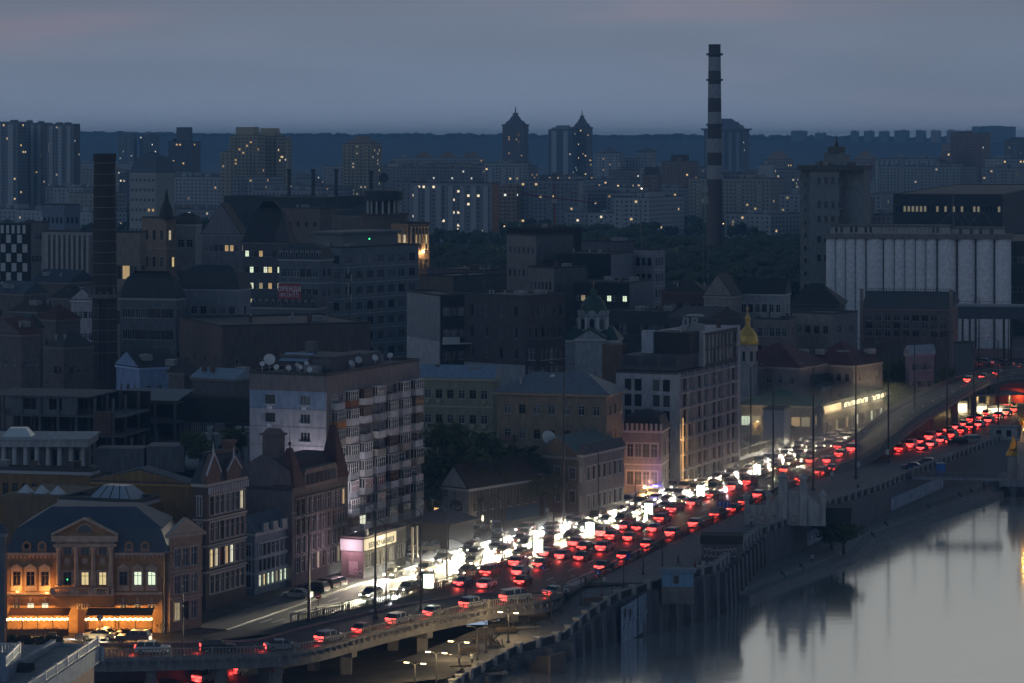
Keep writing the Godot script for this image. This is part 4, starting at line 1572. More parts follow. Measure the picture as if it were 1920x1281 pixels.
func build_people() -> void:
	var v := [person_mesh(1.0, false, lin(0.05, 0.055, 0.07), lin(0.03, 0.035, 0.06), lin(0.02)), person_mesh(-0.7, false, lin(0.2, 0.03, 0.03), lin(0.02), lin(0.06, 0.03, 0.015)), person_mesh(0.25, false, lin(0.4, 0.4, 0.38), lin(0.05, 0.06, 0.1), lin(0.015)), person_mesh(0.0, true, lin(0.03, 0.04, 0.06), lin(0.04, 0.04, 0.05), lin(0.02))]
	for q in [[1172, 1163, 0, 20.0, "person in dark jacket walking on the promenade, left of a couple"], [1182, 1164, 0, 25.0, "person in dark jacket walking on the promenade, right of a couple"], [1150, 1122, 0, 200.0, "person in dark clothes walking alone beside the quay parapet"], [1133, 1102, 2, 190.0, "person in a pale top standing by the slip road lamp"], [1063, 1128, 1, 30.0, "person in a red top by the end of the balustrade"], [1052, 1130, 0, 210.0, "person in dark jacket near the promenade lamps by the balustrade"], [1303, 1075, 1, 40.0, "person in a red top at the steps right of the kiosk"], [1312, 1073, 0, 70.0, "person in dark jacket at the steps right of the kiosk"], [1319, 1071, 2, 10.0, "person in a pale top at the steps right of the kiosk"], [1409, 988, 2, 20.0, "person in a pale top on the upper promenade by the parapet"], [1272, 1062, 0, 100.0, "person in dark jacket below the graffiti hut"], [885, 1248, 2, 30.0, "person in a pale top beside the lit promenade lamp"], [1609, 925, 0, 15.0, "person in dark clothes on the quay road near the pillars"]]:
		var o := piece(self, "person", v[q[2]], false, Transform3D(Basis(Vector3.UP, deg_to_rad(q[3])), GP(q[0], q[1]) + V(0, 0.04, 0)))
		tag(o, q[4], "person")
	for q in [[1523, 1057, 2, 0.0, "person in a pale top standing on the landing stage"], [1845, 920, 0, 0.0, "person in dark clothes standing at the far end of the landing stage"], [1635, 1008, 3, 250.0, "person in dark clothes sitting on the landing steps by the bush"], [1660, 988, 3, 250.0, "person sitting on the landing steps right of the bush"], [1740, 955, 3, 255.0, "person sitting halfway along the landing steps"], [1798, 932, 3, 250.0, "person sitting on the landing steps near the chapel bridge"], [1501, 1068, 3, 250.0, "person sitting on the near landing steps"], [1466, 1082, 3, 240.0, "person sitting at the near end of the landing steps"], [1820, 925, 3, 235.0, "person sitting beside the far standing person on the landing"]]:
		var o := piece(self, "person", v[q[2]], false, Transform3D(Basis(Vector3.UP, deg_to_rad(q[3])), G(q[0], q[1], -4.88)))
		tag(o, q[4], "person")

# ---------------------------------------------------------------- trees
var tree_protos: Array[Node3D] = []
var leaf: Array[Material] = []
func tree_proto(k: int) -> Node3D:
	var o := Node3D.new()
	var tr := MB.new()
	tr.tube(Vector3.ZERO, V(0.1, 2.6, 0), 0.3, 0.2, 8)
	var tips := []
	for i in 7:
		var a := TAU * i / 7.0 + rng.randf() * 0.6
		var e := V(cos(a) * rng.randf_range(1.2, 2.2), rng.randf_range(4.0, 6.6), sin(a) * rng.randf_range(1.2, 2.2))
		tr.tube(V(0.1, 2.5, 0), e, 0.13, 0.05, 6)
		tips.append(e)
	part(o, "trunk", tr, mat(lin(0.04, 0.03, 0.022), 0.95, ""))
	var lf := [MB.new(), MB.new()]
	var blobs := []
	for e in tips:
		blobs.append([e, rng.randf_range(1.3, 2.0)])
	for i in 7:
		blobs.append([V(rng.randf_range(-2.2, 2.2), rng.randf_range(3.2, 7.6), rng.randf_range(-2.2, 2.2)), rng.randf_range(0.9, 1.6)])
	for b in blobs:
		for i in 90:
			var dv := V(rng.randfn(), rng.randfn(), rng.randfn()).normalized()
			var p: Vector3 = b[0] + dv * b[1] * rng.randf_range(0.55, 1.08) * V(1, 0.8, 1)
			var m: MB = lf[rng.randi() % 2]
			var s := rng.randf_range(0.14, 0.36)
			var bs := Basis.from_euler(V(rng.randf() * TAU, rng.randf() * TAU, rng.randf() * TAU)) * s
			m.tri(p + bs * V(-1, -0.6, 0), p + bs * V(1, -0.5, 0.2), p + bs * V(0.2, 1, 0))
			m.tri(p + bs * V(-0.5, 0.2, 0.6), p + bs * V(0.6, 0.1, -0.9), p + bs * V(0.9, 0.9, 0.4))
	var cm: ArrayMesh = lf[0].mesh(leaf[k % 2])
	lf[1].mesh(leaf[2], cm)
	piece(o, "crown", cm)
	return o

func tree(at: Vector3, h: float, label: String, group := "", wide := 1.0) -> void:
	if tree_protos.is_empty():
		leaf = [mat(lin(0.035, 0.055, 0.022), 0.8, ""), mat(lin(0.05, 0.06, 0.02), 0.8, ""), mat(lin(0.06, 0.08, 0.03), 0.8, "")]
		for m in leaf:
			m.backlight_enabled = true
			m.backlight = Color(0.25, 0.3, 0.1)
		for k in 4:
			tree_protos.append(tree_proto(k))
	var o: Node3D = tree_protos[rng.randi() % 4].duplicate()
	o.name = fresh("broadleaf_tree")
	add_child(o, true)
	o.position = at
	o.rotation.y = rng.randf() * TAU
	o.scale = V(wide, 1, wide) * h / 8.4
	tag(o, label, "tree", group)

func build_trees() -> void:
	var g := "dark trees behind the barn and the old flats"
	for q in [[818, 800, 900, 505, "below the yellow house's left windows"], [852, 790, 895, 500, "the tallest, before the yellow house"], [893, 815, 890, 505, "below the yellow house's right windows"], [935, 815, 885, 510, "at the tan house's left corner"], [975, 830, 880, 515, "below the tan house's balcony"], [800, 850, 920, 495, "lowest, beside the tower block"], [1015, 855, 900, 505, "beside the dish on the green roof"], [1010, 835, 880, 520, "against the tan house's wall"]]:
		tree(G(q[0], HY + F * H / q[3]), (HY + F * H / q[3] - q[1]) / F * q[3], "dark leafy tree behind the old barn, " + q[4], g, 1.25)
	tree(G(722, 1000), 9.5, "dark tree before the tower block's lower balconies", "", 1.2)
	tree(G(748, 992), 8.0, "dark tree between the tower block and the shop pavilion", "", 1.1)
	tree(G(885, 985), 5.6, "small lit tree against the gable of the old barn", "", 1.0)
	tree(G(796, 975), 3.4, "yellow-lit bush under the hanging board", "", 1.2)
	tree(G(1083, 930), 7.5, "dark columnar tree at the corner of the classical row", "", 0.8)
	for q in [[1070, 962, 4.4, "near the barn's wall"], [1095, 952, 4.6, "left of the parked cars"], [1190, 920, 4.0, "by the pink corner house"], [1222, 912, 4.0, "left of the tow truck"]]:
		tree(G(q[0], q[1]), q[2], "low dark street tree %s" % q[3], "", 1.1)
	for q in [[1655, 640, 700, 13.0, "big dark tree left of the pink warehouse front"], [1690, 632, 705, 13.0, "big dark tree right in front of the pink warehouse"], [1715, 645, 700, 11.0, "dark tree beside the small violet house"], [1570, 640, 720, 9.0, "dark tree between the red roofs and the white annexe"], [1670, 690, 680, 9.0, "dark tree behind the lit shop letters"], [1705, 700, 690, 8.0, "dark tree at the bend of the viaduct"], [1745, 700, 720, 7.0, "dark tree under the small violet house"], [1790, 690, 740, 8.0, "dark tree at the end of the violet house"], [1340, 690, 640, 9.0, "dark tree behind the office block"]]:
		var gy: float = HY + F * H / q[2]
		tree(G(q[0], gy), q[3], q[4], "", 1.2)
	for q in [[1082, 640, 655, 9.0, "dark tree in front of the green-domed church"], [1065, 665, 640, 7.0, "lower tree left of the church steps"]]:
		tree(P(q[0], HY + F * H / q[2], q[2]), q[3], q[4])
	tree(G(1582, 1040, -5.0), 5.6, "dark bush hanging over the landing stage", "", 1.5)
	tree(G(1560, 1032, -4.9), 5.0, "dark bush at the foot of the quay wall", "", 1.4)
	tree(G(1545, 1015, -4.5), 6.0, "dark bush below the graffiti gate", "", 1.2)
	for q in [[1420, 856, "nearest the office block"], [1450, 845, "before the white kiosk"], [1480, 836, "at the plank hoarding's left end"], [1510, 826, "at the plank hoarding's middle"], [1540, 816, "below the lit sign panel"], [1565, 805, "below the glowing letters"]]:
		tree(G(q[0], q[1]) - V(4, 0, 4), 3.2, "hedge tree along the shops' railing, " + q[2], "hedge trees along the shops", 1.7)
	for q in [[375, 880, 455, "left of the arch, in front"], [362, 868, 460, "left of the arch, behind"], [440, 862, 462, "right of the arch"]]:
		tree(P(q[0], q[1], q[2]) * V(1, 0, 1) + V(0, (HY - q[1]) / F * q[2] + H, 0), 5.5, "dark tree in the yard by the old gate, " + q[3], "dark trees by the arched gate", 1.1)
	# woods: nobody could count these
	far_wood("riverside_wood", [[1240, 1500, 405, 520, 1150, 1650, 520], [960, 1240, 390, 480, 1300, 1900, 320], [800, 950, 400, 500, 1000, 1500, 330], [1560, 1930, 400, 520, 1100, 1500, 360]], 12.0)
	far_wood("town_greenery", [[0, 260, 372, 420, 1500, 2500, 320], [230, 420, 380, 420, 1500, 2400, 160], [420, 1000, 370, 400, 1700, 2700, 360], [1000, 1930, 360, 400, 1900, 3000, 600]], 10.0)

func far_wood(nm: String, zones: Array, h: float) -> void:
	var mb := MB.new()
	for i in 26:
		var dv := V(rng.randfn(), rng.randfn(), rng.randfn()).normalized()
		mb.ball(dv * V(0.38, 0.3, 0.38) + V(0, 0.6, 0), V(rng.randf_range(0.1, 0.2), rng.randf_range(0.08, 0.16), rng.randf_range(0.1, 0.2)), 5, 4)
	mb.tube(Vector3.ZERO, V(0, 0.5, 0), 0.04, 0.03, 5)
	var me := mb.mesh(leaf[0])
	var tr := []
	for z in zones:
		for i in int(z[6]):
			var d := rng.randf_range(z[4], z[5])
			var px := rng.randf_range(z[0], z[1])
			var s := h * rng.randf_range(0.6, 1.25)
			tr.append(Transform3D(Basis(Vector3.UP, rng.randf() * TAU).scaled(V(s * 0.9, s, s * 0.9)), V((px - 960) / F * d, 0, -d)))
	var mm := MultiMesh.new()
	mm.transform_format = MultiMesh.TRANSFORM_3D
	mm.mesh = me
	mm.instance_count = tr.size()
	for i in tr.size():
		mm.set_instance_transform(i, tr[i])
	var o := MultiMeshInstance3D.new()
	o.name = fresh(nm)
	o.multimesh = mm
	add_child(o, true)
	tag(o, "dark mass of treetops between the riverside blocks and the panel towers" if nm == "riverside_wood" else "dim scattered greenery among the far panel blocks", "trees")
	o.set_meta("kind", "stuff")

# ---------------------------------------------------------------- far districts
# one of a row of far towers: columns and rows of the photograph, distance
func far_block(label: String, xl: float, xc: float, xr: float, yt: float, d: float, a: float, c: Color, o := {}, group := "") -> Node3D:
	var q := {"wall": c, "far": true, "fl": maxi(2, int((H - (yt - HY) / F * d) / 3.0)), "base": 1.5, "top": 1.2, "ww": 1.7, "wh": 1.5, "lit": 0.04, "fglass": lin(0.05, 0.06, 0.075), "roof": "flat", "rc": lin(0.06), "tex": "plaster"}
	var sx := absf(xc - xl) / F * d
	var sr := absf(xr - xc) / F * d
	q["cl"] = int(sx / 3.2)
	q["cr"] = int(sr / sin(deg_to_rad(maxf(a, 12.0))) / 3.4)
	q["litm"] = glow([lin(1.0, 0.7, 0.34), lin(1.0, 0.84, 0.56), lin(1.0, 0.6, 0.24), lin(0.9, 0.95, 0.85)][rng.randi() % 4], [0.3, 0.5, 0.8, 1.2][rng.randi() % 4])
	q.merge(o, true)
	var root := bld("panel_tower" if yt < 300 else "panel_block", label, "building", xl, xc, xr, yt, d, a, q, group)
	var s: Vector3 = root.get_meta("size")
	var b := MB.new()
	for i in 1 + int(s.x / 14.0):
		var x := -s.x * rng.randf_range(0.1, 0.9)
		var w := rng.randf_range(1.0, 2.6)
		b.box(x - w, s.y + 0.06, -s.z * 0.7, x + w, s.y + rng.randf_range(1.6, 3.4), -s.z * 0.25)
	part(root, "roof_house", b, mat(c * 0.8, 0.9, ""), true)
	if s.x > 12.0 and not o.has("cl"):      # loggia bands along every storey
		b = MB.new()
		var u := rng.randf_range(0.5, 1.0)
		for f in int(s.y / 3.0) - 1:
			for j in 2 + int(s.x / 26.0):
				var x := -s.x * (j + 0.5) / (2 + int(s.x / 26.0))
				b.box(x - 2.2 * u, 2.4 + f * 3.0, 0.06, x + 2.2 * u, 3.5 + f * 3.0, 0.9)
		part(root, "loggia", b, mat(c * rng.randf_range(0.65, 1.25), 0.9, ""), true)
	return root

func stripes(o: Node3D, n: int, c: Color) -> void:     # upright loggia strips on the left face
	var s: Vector3 = o.get_meta("size")
	for i in n:
		var b := MB.new()
		var x := -s.x * (i + 0.5) / n
		b.box(x - s.x / n * 0.22, 2, 0.06, x + s.x / n * 0.22, s.y - 2.0, 0.9)
		for k in int(s.y / 3.0) - 1:
			b.box(x - s.x / n * 0.2, 3.0 * k + 3.0, 0.9, x + s.x / n * 0.2, 3.0 * k + 4.1, 1.1)
		part(o, "loggia_strip", b, mat(c, 0.9, ""))

func crown(o: Node3D, steps: Array, c: Color) -> void:  # stepped top: [share of width, height]
	var s: Vector3 = o.get_meta("size")
	var y := s.y
	for q in steps:
		var b := MB.new()
		var w: float = s.x * q[0] * 0.5
		var e: float = s.z * q[0] * 0.5
		b.taper(-s.x / 2 - w, y + 0.003, -s.z / 2 - e, -s.x / 2 + w, y + q[1], -s.z / 2 + e, w * q[2], e * q[2])
		part(o, "roof_tier", b, mat(c, 0.8, ""))
		y += q[1]

func build_far() -> void:
	var pale := lin(0.42, 0.44, 0.46)
	var cream := lin(0.42, 0.37, 0.26)
	var grey := lin(0.25, 0.27, 0.3)
	var brown := lin(0.26, 0.19, 0.15)
	var o := far_block("leftmost far tower slab with pale loggia strips at the photo's edge", -60, 32, 50, 229, 2500, 30, grey)
	stripes(o, 4, pale)
	o = far_block("second far tower slab from the left edge, with pale strips", 42, 80, 98, 231, 2540, 24, grey)
	stripes(o, 3, pale)
	o = far_block("third far tower slab from the left, showing a dark end face", 88, 138, 150, 233, 2500, 24, grey, {"wall2": lin(0.12, 0.14, 0.17), "lit": 0.06})
	stripes(o, 3, pale)
	crown(far_block("slim twin tower left of its pair, behind the brick chimney", 222, 250, 257, 253, 3600, 20, grey), [[0.6, 4, 0.05]], grey)
	crown(far_block("slim twin tower right of its pair, behind the brick chimney", 261, 280, 299, 254, 3600, 35, grey), [[0.5, 4, 0.05]], grey)
	crown(far_block("dark tower with a tall block standing on its roof", 315, 360, 376, 266, 2700, 22, lin(0.14, 0.15, 0.18), {"lit": 0.03}), [[0.5, 14, 0.02]], lin(0.14, 0.15, 0.18))
	o = far_block("pale office with sloping glazed attic and white lit row", 243, 292, 327, 325, 1650, 40, lin(0.4, 0.4, 0.37), {"fl": 8, "lit": 0.06, "cl": 6, "cr": 0, "roof": "mans", "rh": 9.0, "rc": lin(0.1, 0.13, 0.17)})
	o = far_block("broad yellowish tower, its left half with a roof house", 430, 482, 498, 254, 2350, 20, cream, {"lit": 0.05})
	crown(o, [[0.66, 7, 0.02]], cream)
	o = far_block("broad yellowish tower, its right half with a roof house", 478, 520, 534, 256, 2380, 20, cream, {"lit": 0.05})
	crown(o, [[0.66, 7, 0.02]], cream)
	far_block("lower yellowish wing left of the broad tower", 413, 432, 437, 285, 2330, 20, cream, {"lit": 0.1})
	far_block("lower yellowish wing right of the broad tower", 520, 540, 547, 262, 2450, 20, cream, {"lit": 0.06})
	o = far_block("yellowish tower with a low stepped cap and a few lit windows", 642, 697, 716, 270, 2450, 24, cream, {"lit": 0.08})
	crown(o, [[0.8, 3, 0.1], [0.45, 4, 0.3]], brown)
	# the long house with three arched gables
	o = far_block("long pale block with three round gables along its roof", 730, 900, 912, 297, 3300, 12, pale, {"lit": 0.012, "wh": 2.0})
	var s: Vector3 = o.get_meta("size")
	for i in 3:
		var b := MB.new()
		var x := -s.x * (0.62 - i * 0.26)
		var prof := []
		for k in 13:
			var u := PI * k / 12.0
			prof.append(V2(x + cos(u) * 9.0, s.y + sin(u) * 8.0))
		b.extrude(prof, -6.0, 1.0)
		part(o, "round_gable", b, mat(brown, 0.9, ""))
	far_block("pale block in front of the long arched house", 727, 747, 752, 306, 2700, 20, lin(0.45, 0.43, 0.4), {"cl": 0})
	far_block("yellowish block with a lit stair column", 796, 880, 888, 308, 2600, 14, lin(0.36, 0.34, 0.27), {"lit": 0.08})
	far_block("pale slab right of the yellowish block", 908, 980, 990, 306, 2700, 14, pale, {"lit": 0.03})
	for q in [[942, 981, 991, 236, 3700, "slim tower with a spired cap standing apart", lin(0.24, 0.2, 0.2)], [1072, 1101, 1111, 241, 3700, "tower half with a spired cap, joined to a flat-roofed neighbour", lin(0.24, 0.2, 0.2)]]:
		o = far_block(q[5], q[0], q[1], q[2], q[3], q[4], 24, q[6], {"lit": 0.04})
		crown(o, [[1.06, 2.0, 0.0], [0.85, 5.0, 0.3], [0.5, 6.0, 0.45], [0.2, 3, 0.0], [0.24, 1.0, 0.1], [0.05, 7, 0.3]], lin(0.13, 0.12, 0.14))
	o = far_block("flat-roofed tower with a pale central strip beside the spired half", 1028, 1072, 1084, 243, 3680, 20, lin(0.16, 0.2, 0.26), {"lit": 0.03})
	stripes(o, 2, pale)
	crown(o, [[0.8, 3, 0.05], [0.5, 2.5, 0.1]], grey)
	crown(far_block("pale stepped house with a pointed roof right of the spired towers", 1115, 1160, 1172, 288, 3000, 20, pale, {"lit": 0.02}), [[0.6, 2, 0.0], [0.5, 6, 0.9]], lin(0.14, 0.14, 0.17))
	far_block("pale lower wing of the pointed-roof house", 1150, 1215, 1228, 298, 3020, 20, pale, {"lit": 0.02})
	crown(far_block("pale corner wing with a flat cap left of the brown tower", 1196, 1222, 1230, 286, 3040, 20, pale, {"lit": 0.02}), [[1.1, 2, 0.0], [0.7, 3, 0.3]], lin(0.12))
	crown(far_block("brownish tower with a dark roof house left of the striped chimney", 1240, 1293, 1310, 303, 2500, 24, brown), [[0.5, 6, 0.05]], lin(0.07, 0.06, 0.06))
	crown(far_block("lower brownish tower with a dark roof house", 1204, 1233, 1241, 328, 2300, 24, brown), [[0.8, 6, 0.05]], lin(0.07, 0.06, 0.06))
	o = far_block("big dark-blue tower with overhanging cornices behind the striped chimney", 1320, 1391, 1405, 244, 3300, 20, lin(0.16, 0.2, 0.26), {"lit": 0.02})
	crown(o, [[1.12, 2.0, 0.0], [0.8, 4, 0.1], [0.62, 4, 0.2], [0.4, 3.5, 0.4]], lin(0.14, 0.17, 0.22))
	stripes(o, 5, lin(0.24, 0.28, 0.34))
	crown(far_block("pale house with a round-gabled attic left of the elevator tower", 1433, 1475, 1487, 300, 2900, 22, lin(0.36, 0.33, 0.34)), [[0.9, 5, 0.35], [0.5, 4, 0.6]], brown)
	far_block("white end wall of a panel block by the round-gabled house", 1422, 1450, 1458, 309, 2500, 18, pale, {"cl": 0})
	far_block("greyish panel block left of the elevator tower", 1455, 1492, 1500, 318, 2400, 18, grey, {"lit": 0.05})
	crown(far_block("pinkish house with a round-gabled attic right of the elevator tower", 1598, 1638, 1648, 300, 2900, 22, lin(0.36, 0.3, 0.3)), [[0.9, 5, 0.35], [0.5, 4, 0.6]], brown)
	o = far_block("long pale panel slab with many upright strips", 1640, 1752, 1764, 298, 2800, 12, lin(0.34, 0.37, 0.4), {"lit": 0.01})
	stripes(o, 12, pale)
	o = far_block("tall pinkish stepped tower, its main body", 1782, 1842, 1858, 250, 2900, 24, lin(0.32, 0.25, 0.25), {"lit": 0.01})
	crown(far_block("lower left step of the pinkish tower", 1763, 1783, 1788, 285, 2880, 24, lin(0.36, 0.29, 0.28)), [[0.8, 8, 0.1]], lin(0.32, 0.25, 0.25))
	far_block("wide white panel slab at the right edge under the hill", 1848, 1880, 1930, 298, 2600, 60, pale, {"lit": 0.03})
	far_block("dark tower block cut by the right edge", 1884, 1912, 1935, 262, 3200, 30, lin(0.2, 0.21, 0.23))
	# blocks on the skyline of the hills
	var k := 0
	for q in [[1483, 1507, 1514, 246], [1528, 1545, 1550, 250], [1595, 1607, 1611, 246], [1620, 1634, 1640, 246], [1648, 1662, 1668, 247], [1677, 1698, 1706, 245], [1717, 1731, 1737, 245], [1745, 1759, 1765, 245], [1775, 1790, 1799, 245], [1822, 1836, 1841, 238], [1838, 1868, 1905, 237]]:
		k += 1
		far_block("grey block on the ridge of the hills, %s from the left" % ["first", "second", "third", "fourth", "fifth", "sixth", "seventh", "eighth", "ninth, with lights,", "tenth", "last and widest"][k - 1], q[0], q[1], q[2], q[3], 9100, 24, grey, {"fl": 8, "y0": 70.0, "lit": 0.3 if k in [8, 9] else 0.0}, "blocks on the hill ridge")
	# five- and nine-storey panel blocks between them
	var cols := [pale, lin(0.34, 0.36, 0.38), lin(0.36, 0.33, 0.28), lin(0.3, 0.3, 0.32), lin(0.4, 0.41, 0.42), lin(0.28, 0.22, 0.19)]
	o = far_block("nine-storey slab with balconies and an orange end wall", 770, 922, 936, 344, 1900, 24, lin(0.3, 0.31, 0.33), {"lit": 0.09, "wall2": lin(0.42, 0.2, 0.11), "cr": 0})
	stripes(o, 7, lin(0.36, 0.37, 0.39))
	o = far_block("nine-storey slab left of the orange-ended one", 741, 782, 800, 341, 2050, 24, lin(0.27, 0.27, 0.28), {"lit": 0.06})
	o = far_block("brown-lit slab right of the orange end wall", 934, 968, 978, 352, 2100, 20, lin(0.36, 0.24, 0.17), {"lit": 0.05})
	o = far_block("nine-storey slab with a pale end wall in the middle distance", 975, 1085, 1093, 339, 2100, 14, lin(0.27, 0.28, 0.3), {"lit": 0.06, "wall2": pale, "cr": 0})
	var r := RandomNumberGenerator.new()
	r.seed = 77
	for i in 100:
		var d := r.randf_range(1900, 3300)
		var px := r.randf_range(150, 1915)
		if px > 740 and px < 960 and d < 2300: d += 700
		var fl := [5, 9, 9, 9, 12, 14][r.randi() % 6] as int
		if d < 2200: fl = [5, 5, 9][r.randi() % 3]
		var h := fl * 3.0 + 2.5
		var yt := HY + (H - h) / d * F
		var w := r.randf_range(14, 80) * F / d
		var land := ""
		for z in [[0, "behind the brick chimney"], [330, "below the tower with a roof house"], [500, "right of the broad yellowish towers"], [660, "right of the stepped yellowish tower"], [800, "behind the orange-ended slab"], [960, "between the spired towers"], [1120, "right of the spired towers"], [1250, "left of the striped chimney"], [1360, "right of the striped chimney"], [1500, "behind the elevator tower"], [1640, "behind the silos"], [1790, "by the pinkish stepped tower"]]:
			if px > z[0]: land = z[1]
		var ci := r.randi() % cols.size()
		far_block("%s %s-storey %s panel block, %s, %s" % [["white", "grey", "buff", "slate-grey", "pale", "brown"][ci], fl, "long" if w * d / F > 45 else "short", "in the far rows" if d > 2700 else "in the nearer rows", land], px - w, px, px + r.randf_range(9, 26) * F / d, yt, d, r.randf_range(14, 50), cols[ci], {"fl": fl, "lit": r.randf_range(0.01, 0.07)}, "panel blocks of the far districts")
	# small far lights on posts
	for i in 46:
		var d := r.randf_range(1500, 2600)
		var q := thing("far_street_lamp", "tiny far street lamp glowing among the trees and panel blocks", "street lamp", V((r.randf_range(300, 1900) - 960) / F * d, 0, -d), 0, "far street lamps")
		var h := r.randf_range(8, 13)
		var b := MB.new()
		b.tube(Vector3.ZERO, V(0, h, 0), 0.12, 0.08, 5)
		part(q, "post", b, mat(lin(0.05), 0.6, ""))
		var g := MB.new()
		g.ball(V(0, h + 0.3, 0), V(0.5, 0.32, 0.5), 6, 4)
		part(q, "lamp_globe", g, glow(lin(1.0, 0.66, 0.3), 3.0 if i % 3 else 8.0))
	var p := thing("floodlit_yard", "floodlit yard roofs glowing pale beyond the woods", "depot", P(1085, 425, 1450) * V(1, 0, 1), 0)
	for i in 3:
		var b := MB.new()
		b.taper(-24 + i * 17, 0, -8, -9 + i * 17, 5.5 + i, 6, 0.4, 2.5)
		part(p, "shed", b, mat(lin(0.4, 0.38, 0.33), 0.7, "plaster"))
		var m := MB.new()
		m.tube(V(-18 + i * 17, 0, 9), V(-18 + i * 17, 15, 9), 0.12, 0.1, 5)
		m.box(-19 + i * 17, 15, 8.7, -17 + i * 17, 15.6, 9.3)
		part(p, "mast", m, mat(lin(0.1), 0.5, ""))
		var g := MB.new()
		g.box(-18.9 + i * 17, 15.05, 9.301, -17.1 + i * 17, 15.55, 9.5)
		part(p, "floodlight", g, glow(lin(1.0, 0.85, 0.55), 14.0))
		omni(p, V(-18 + i * 17, 14.5, 10), lin(1.0, 0.82, 0.5), 160.0, 0.4)

func build_chimneys() -> void:
	# the red and white striped power-station chimney
	var o := thing("striped_chimney", "tall power-station chimney with dark and pale bands above the woods", "chimney", P(1340, 405, 1500) * V(1, 0, 1))
	var top := H + (270 - 84) / F * 1500.0
	var edges := [84.0, 107.0, 133.0, 158.0, 184.0, 210.0, 236.0, 260.0, 286.0, 310.0, 336.0, 460.0]
	for i in edges.size() - 1:
		var y1: float = H + (270.0 - edges[i]) / F * 1500.0
		var y0: float = maxf(0.0, H + (270.0 - edges[i + 1]) / F * 1500.0)
		if y1 <= 0: continue
		var b := MB.new()
		var r0 := lerpf(4.6, 3.15, y0 / top)
		var r1 := lerpf(4.6, 3.15, y1 / top)
		b.lathe(Vector3.ZERO, [V2(r0, y0), V2(r1, y1 - 0.003)], 24)
		part(o, "band", b, mat(lin(0.085, 0.07, 0.07) if i % 2 == 0 else lin(0.33, 0.35, 0.37), 0.8, "streak"))
	for y in [104.0, 152.0, 236.0]:
		var yy: float = H + (270.0 - y) / F * 1500.0
		var b := MB.new()
		b.lathe(V(0, yy, 0), [V2(3.3, 0), V2(4.4, 0.05), V2(4.4, 1.1), V2(4.3, 1.1), V2(4.3, 0.15), V2(3.3, 0.15)], 20)
		part(o, "gallery", b, mat(lin(0.06), 0.7, ""))
	var cp := MB.new()
	cp.lathe(V(0, top, 0), [V2(3.2, -0.5), V2(3.3, 0.2), V2(2.6, 0.2), V2(2.5, -2)], 20)
	part(o, "rim", cp, mat(lin(0.03), 0.8, ""))
	var ld := MB.new()
	for s in [-0.4, 0.4]:
		ld.bar(V(-4.5, 4, s + 1.4), V(-3.35, top - 1, s + 1.4), 0.12, 0.12)
	part(o, "ladder", ld, mat(lin(0.05), 0.7, ""))
	# the slim lattice mast in front of it
	o = thing("lattice_mast", "thin steel lattice mast with aerial boxes left of the striped chimney", "mast", P(1323, 520, 1000) * V(1, 0, 1))
	var mh := H - (345.0 - 270.0) / F * 1000.0
	for s in [[-1, -1], [1, -1], [1, 1], [-1, 1]]:
		var b := MB.new()
		b.tube(V(s[0] * 1.1, 0, s[1] * 1.1), V(s[0] * 0.55, mh, s[1] * 0.55), 0.12, 0.09, 5)
		part(o, "leg", b, mat(lin(0.12), 0.6, ""))
	var br := MB.new()
	for i in 24:
		var a := mh * i / 24.0
		var c := mh * (i + 1) / 24.0
		var w := lerpf(1.1, 0.55, a / mh)
		br.tube(V(-w, a, w), V(w, c, w), 0.05, 0.05, 4)
		br.tube(V(w, a, -w), V(w, c, w), 0.05, 0.05, 4)
		br.tube(V(-w, a, w), V(-w, c, -w), 0.05, 0.05, 4)
	part(o, "brace", br, mat(lin(0.12), 0.6, ""), true)
	var bx := MB.new()
	bx.box(-1.0, mh - 7, -0.9, 0.9, mh - 4.5, 0.9)
	bx.box(-0.9, mh - 3, -0.8, 0.8, mh - 0.5, 0.8)
	part(o, "aerial_box", bx, mat(lin(0.3), 0.6, ""))
	# the old brick chimney
	o = thing("brick_chimney", "dark old brick chimney with steel hoops and a broken rim", "chimney", P(196, 700, 600) * V(1, 0, 1))
	var y1 := H - (288.0 - 270.0) / F * 600.0
	var b := MB.new()
	b.lathe(Vector3.ZERO, [V2(3.05, 0), V2(2.25, y1 - 1.6), V2(2.42, y1 - 1.5), V2(2.42, y1), V2(1.8, y1), V2(1.7, y1 - 3)], 28)
	part(o, "shaft", b, mat(lin(0.056, 0.05, 0.047), 0.95, "plaster"))
	var yy := 22.0
	while yy < y1 - 1:
		var r := lerpf(3.05, 2.25, yy / y1)
		var h := MB.new()
		h.lathe(V(0, yy, 0), [V2(r + 0.005, 0), V2(r + 0.06, 0.02), V2(r + 0.06, 0.13), V2(r + 0.005, 0.15)], 28)
		part(o, "hoop", h, mat(lin(0.17, 0.15, 0.14), 0.7, ""))
		yy += 2.35
	var g := MB.new()
	g.lathe(V(0, 33.5, 0), [V2(2.5, 0), V2(3.3, 0.05), V2(3.3, 0.9), V2(3.2, 0.9), V2(3.2, 0.12), V2(2.5, 0.12)], 20)
	for i in 9:
		var a := PI * (0.9 + i * 0.14)
		g.box(cos(a) * 3.3 - 0.16, 33.6, -sin(a) * 3.3 - 0.1, cos(a) * 3.3 + 0.16, 36.0 if i % 3 == 0 else 35.0, -sin(a) * 3.3 + 0.1)
	part(o, "aerial_ring", g, mat(lin(0.13), 0.7, ""))
	var pipe := MB.new()
	pipe.tube(V(-0.6, 16, 2.75), V(-0.5, 33, 2.55), 0.22, 0.22, 6)
	pipe.tube(V(0.2, 16, 2.8), V(0.2, 33, 2.6), 0.16, 0.16, 6)
	part(o, "cable_duct", pipe, mat(lin(0.02), 0.8, ""))
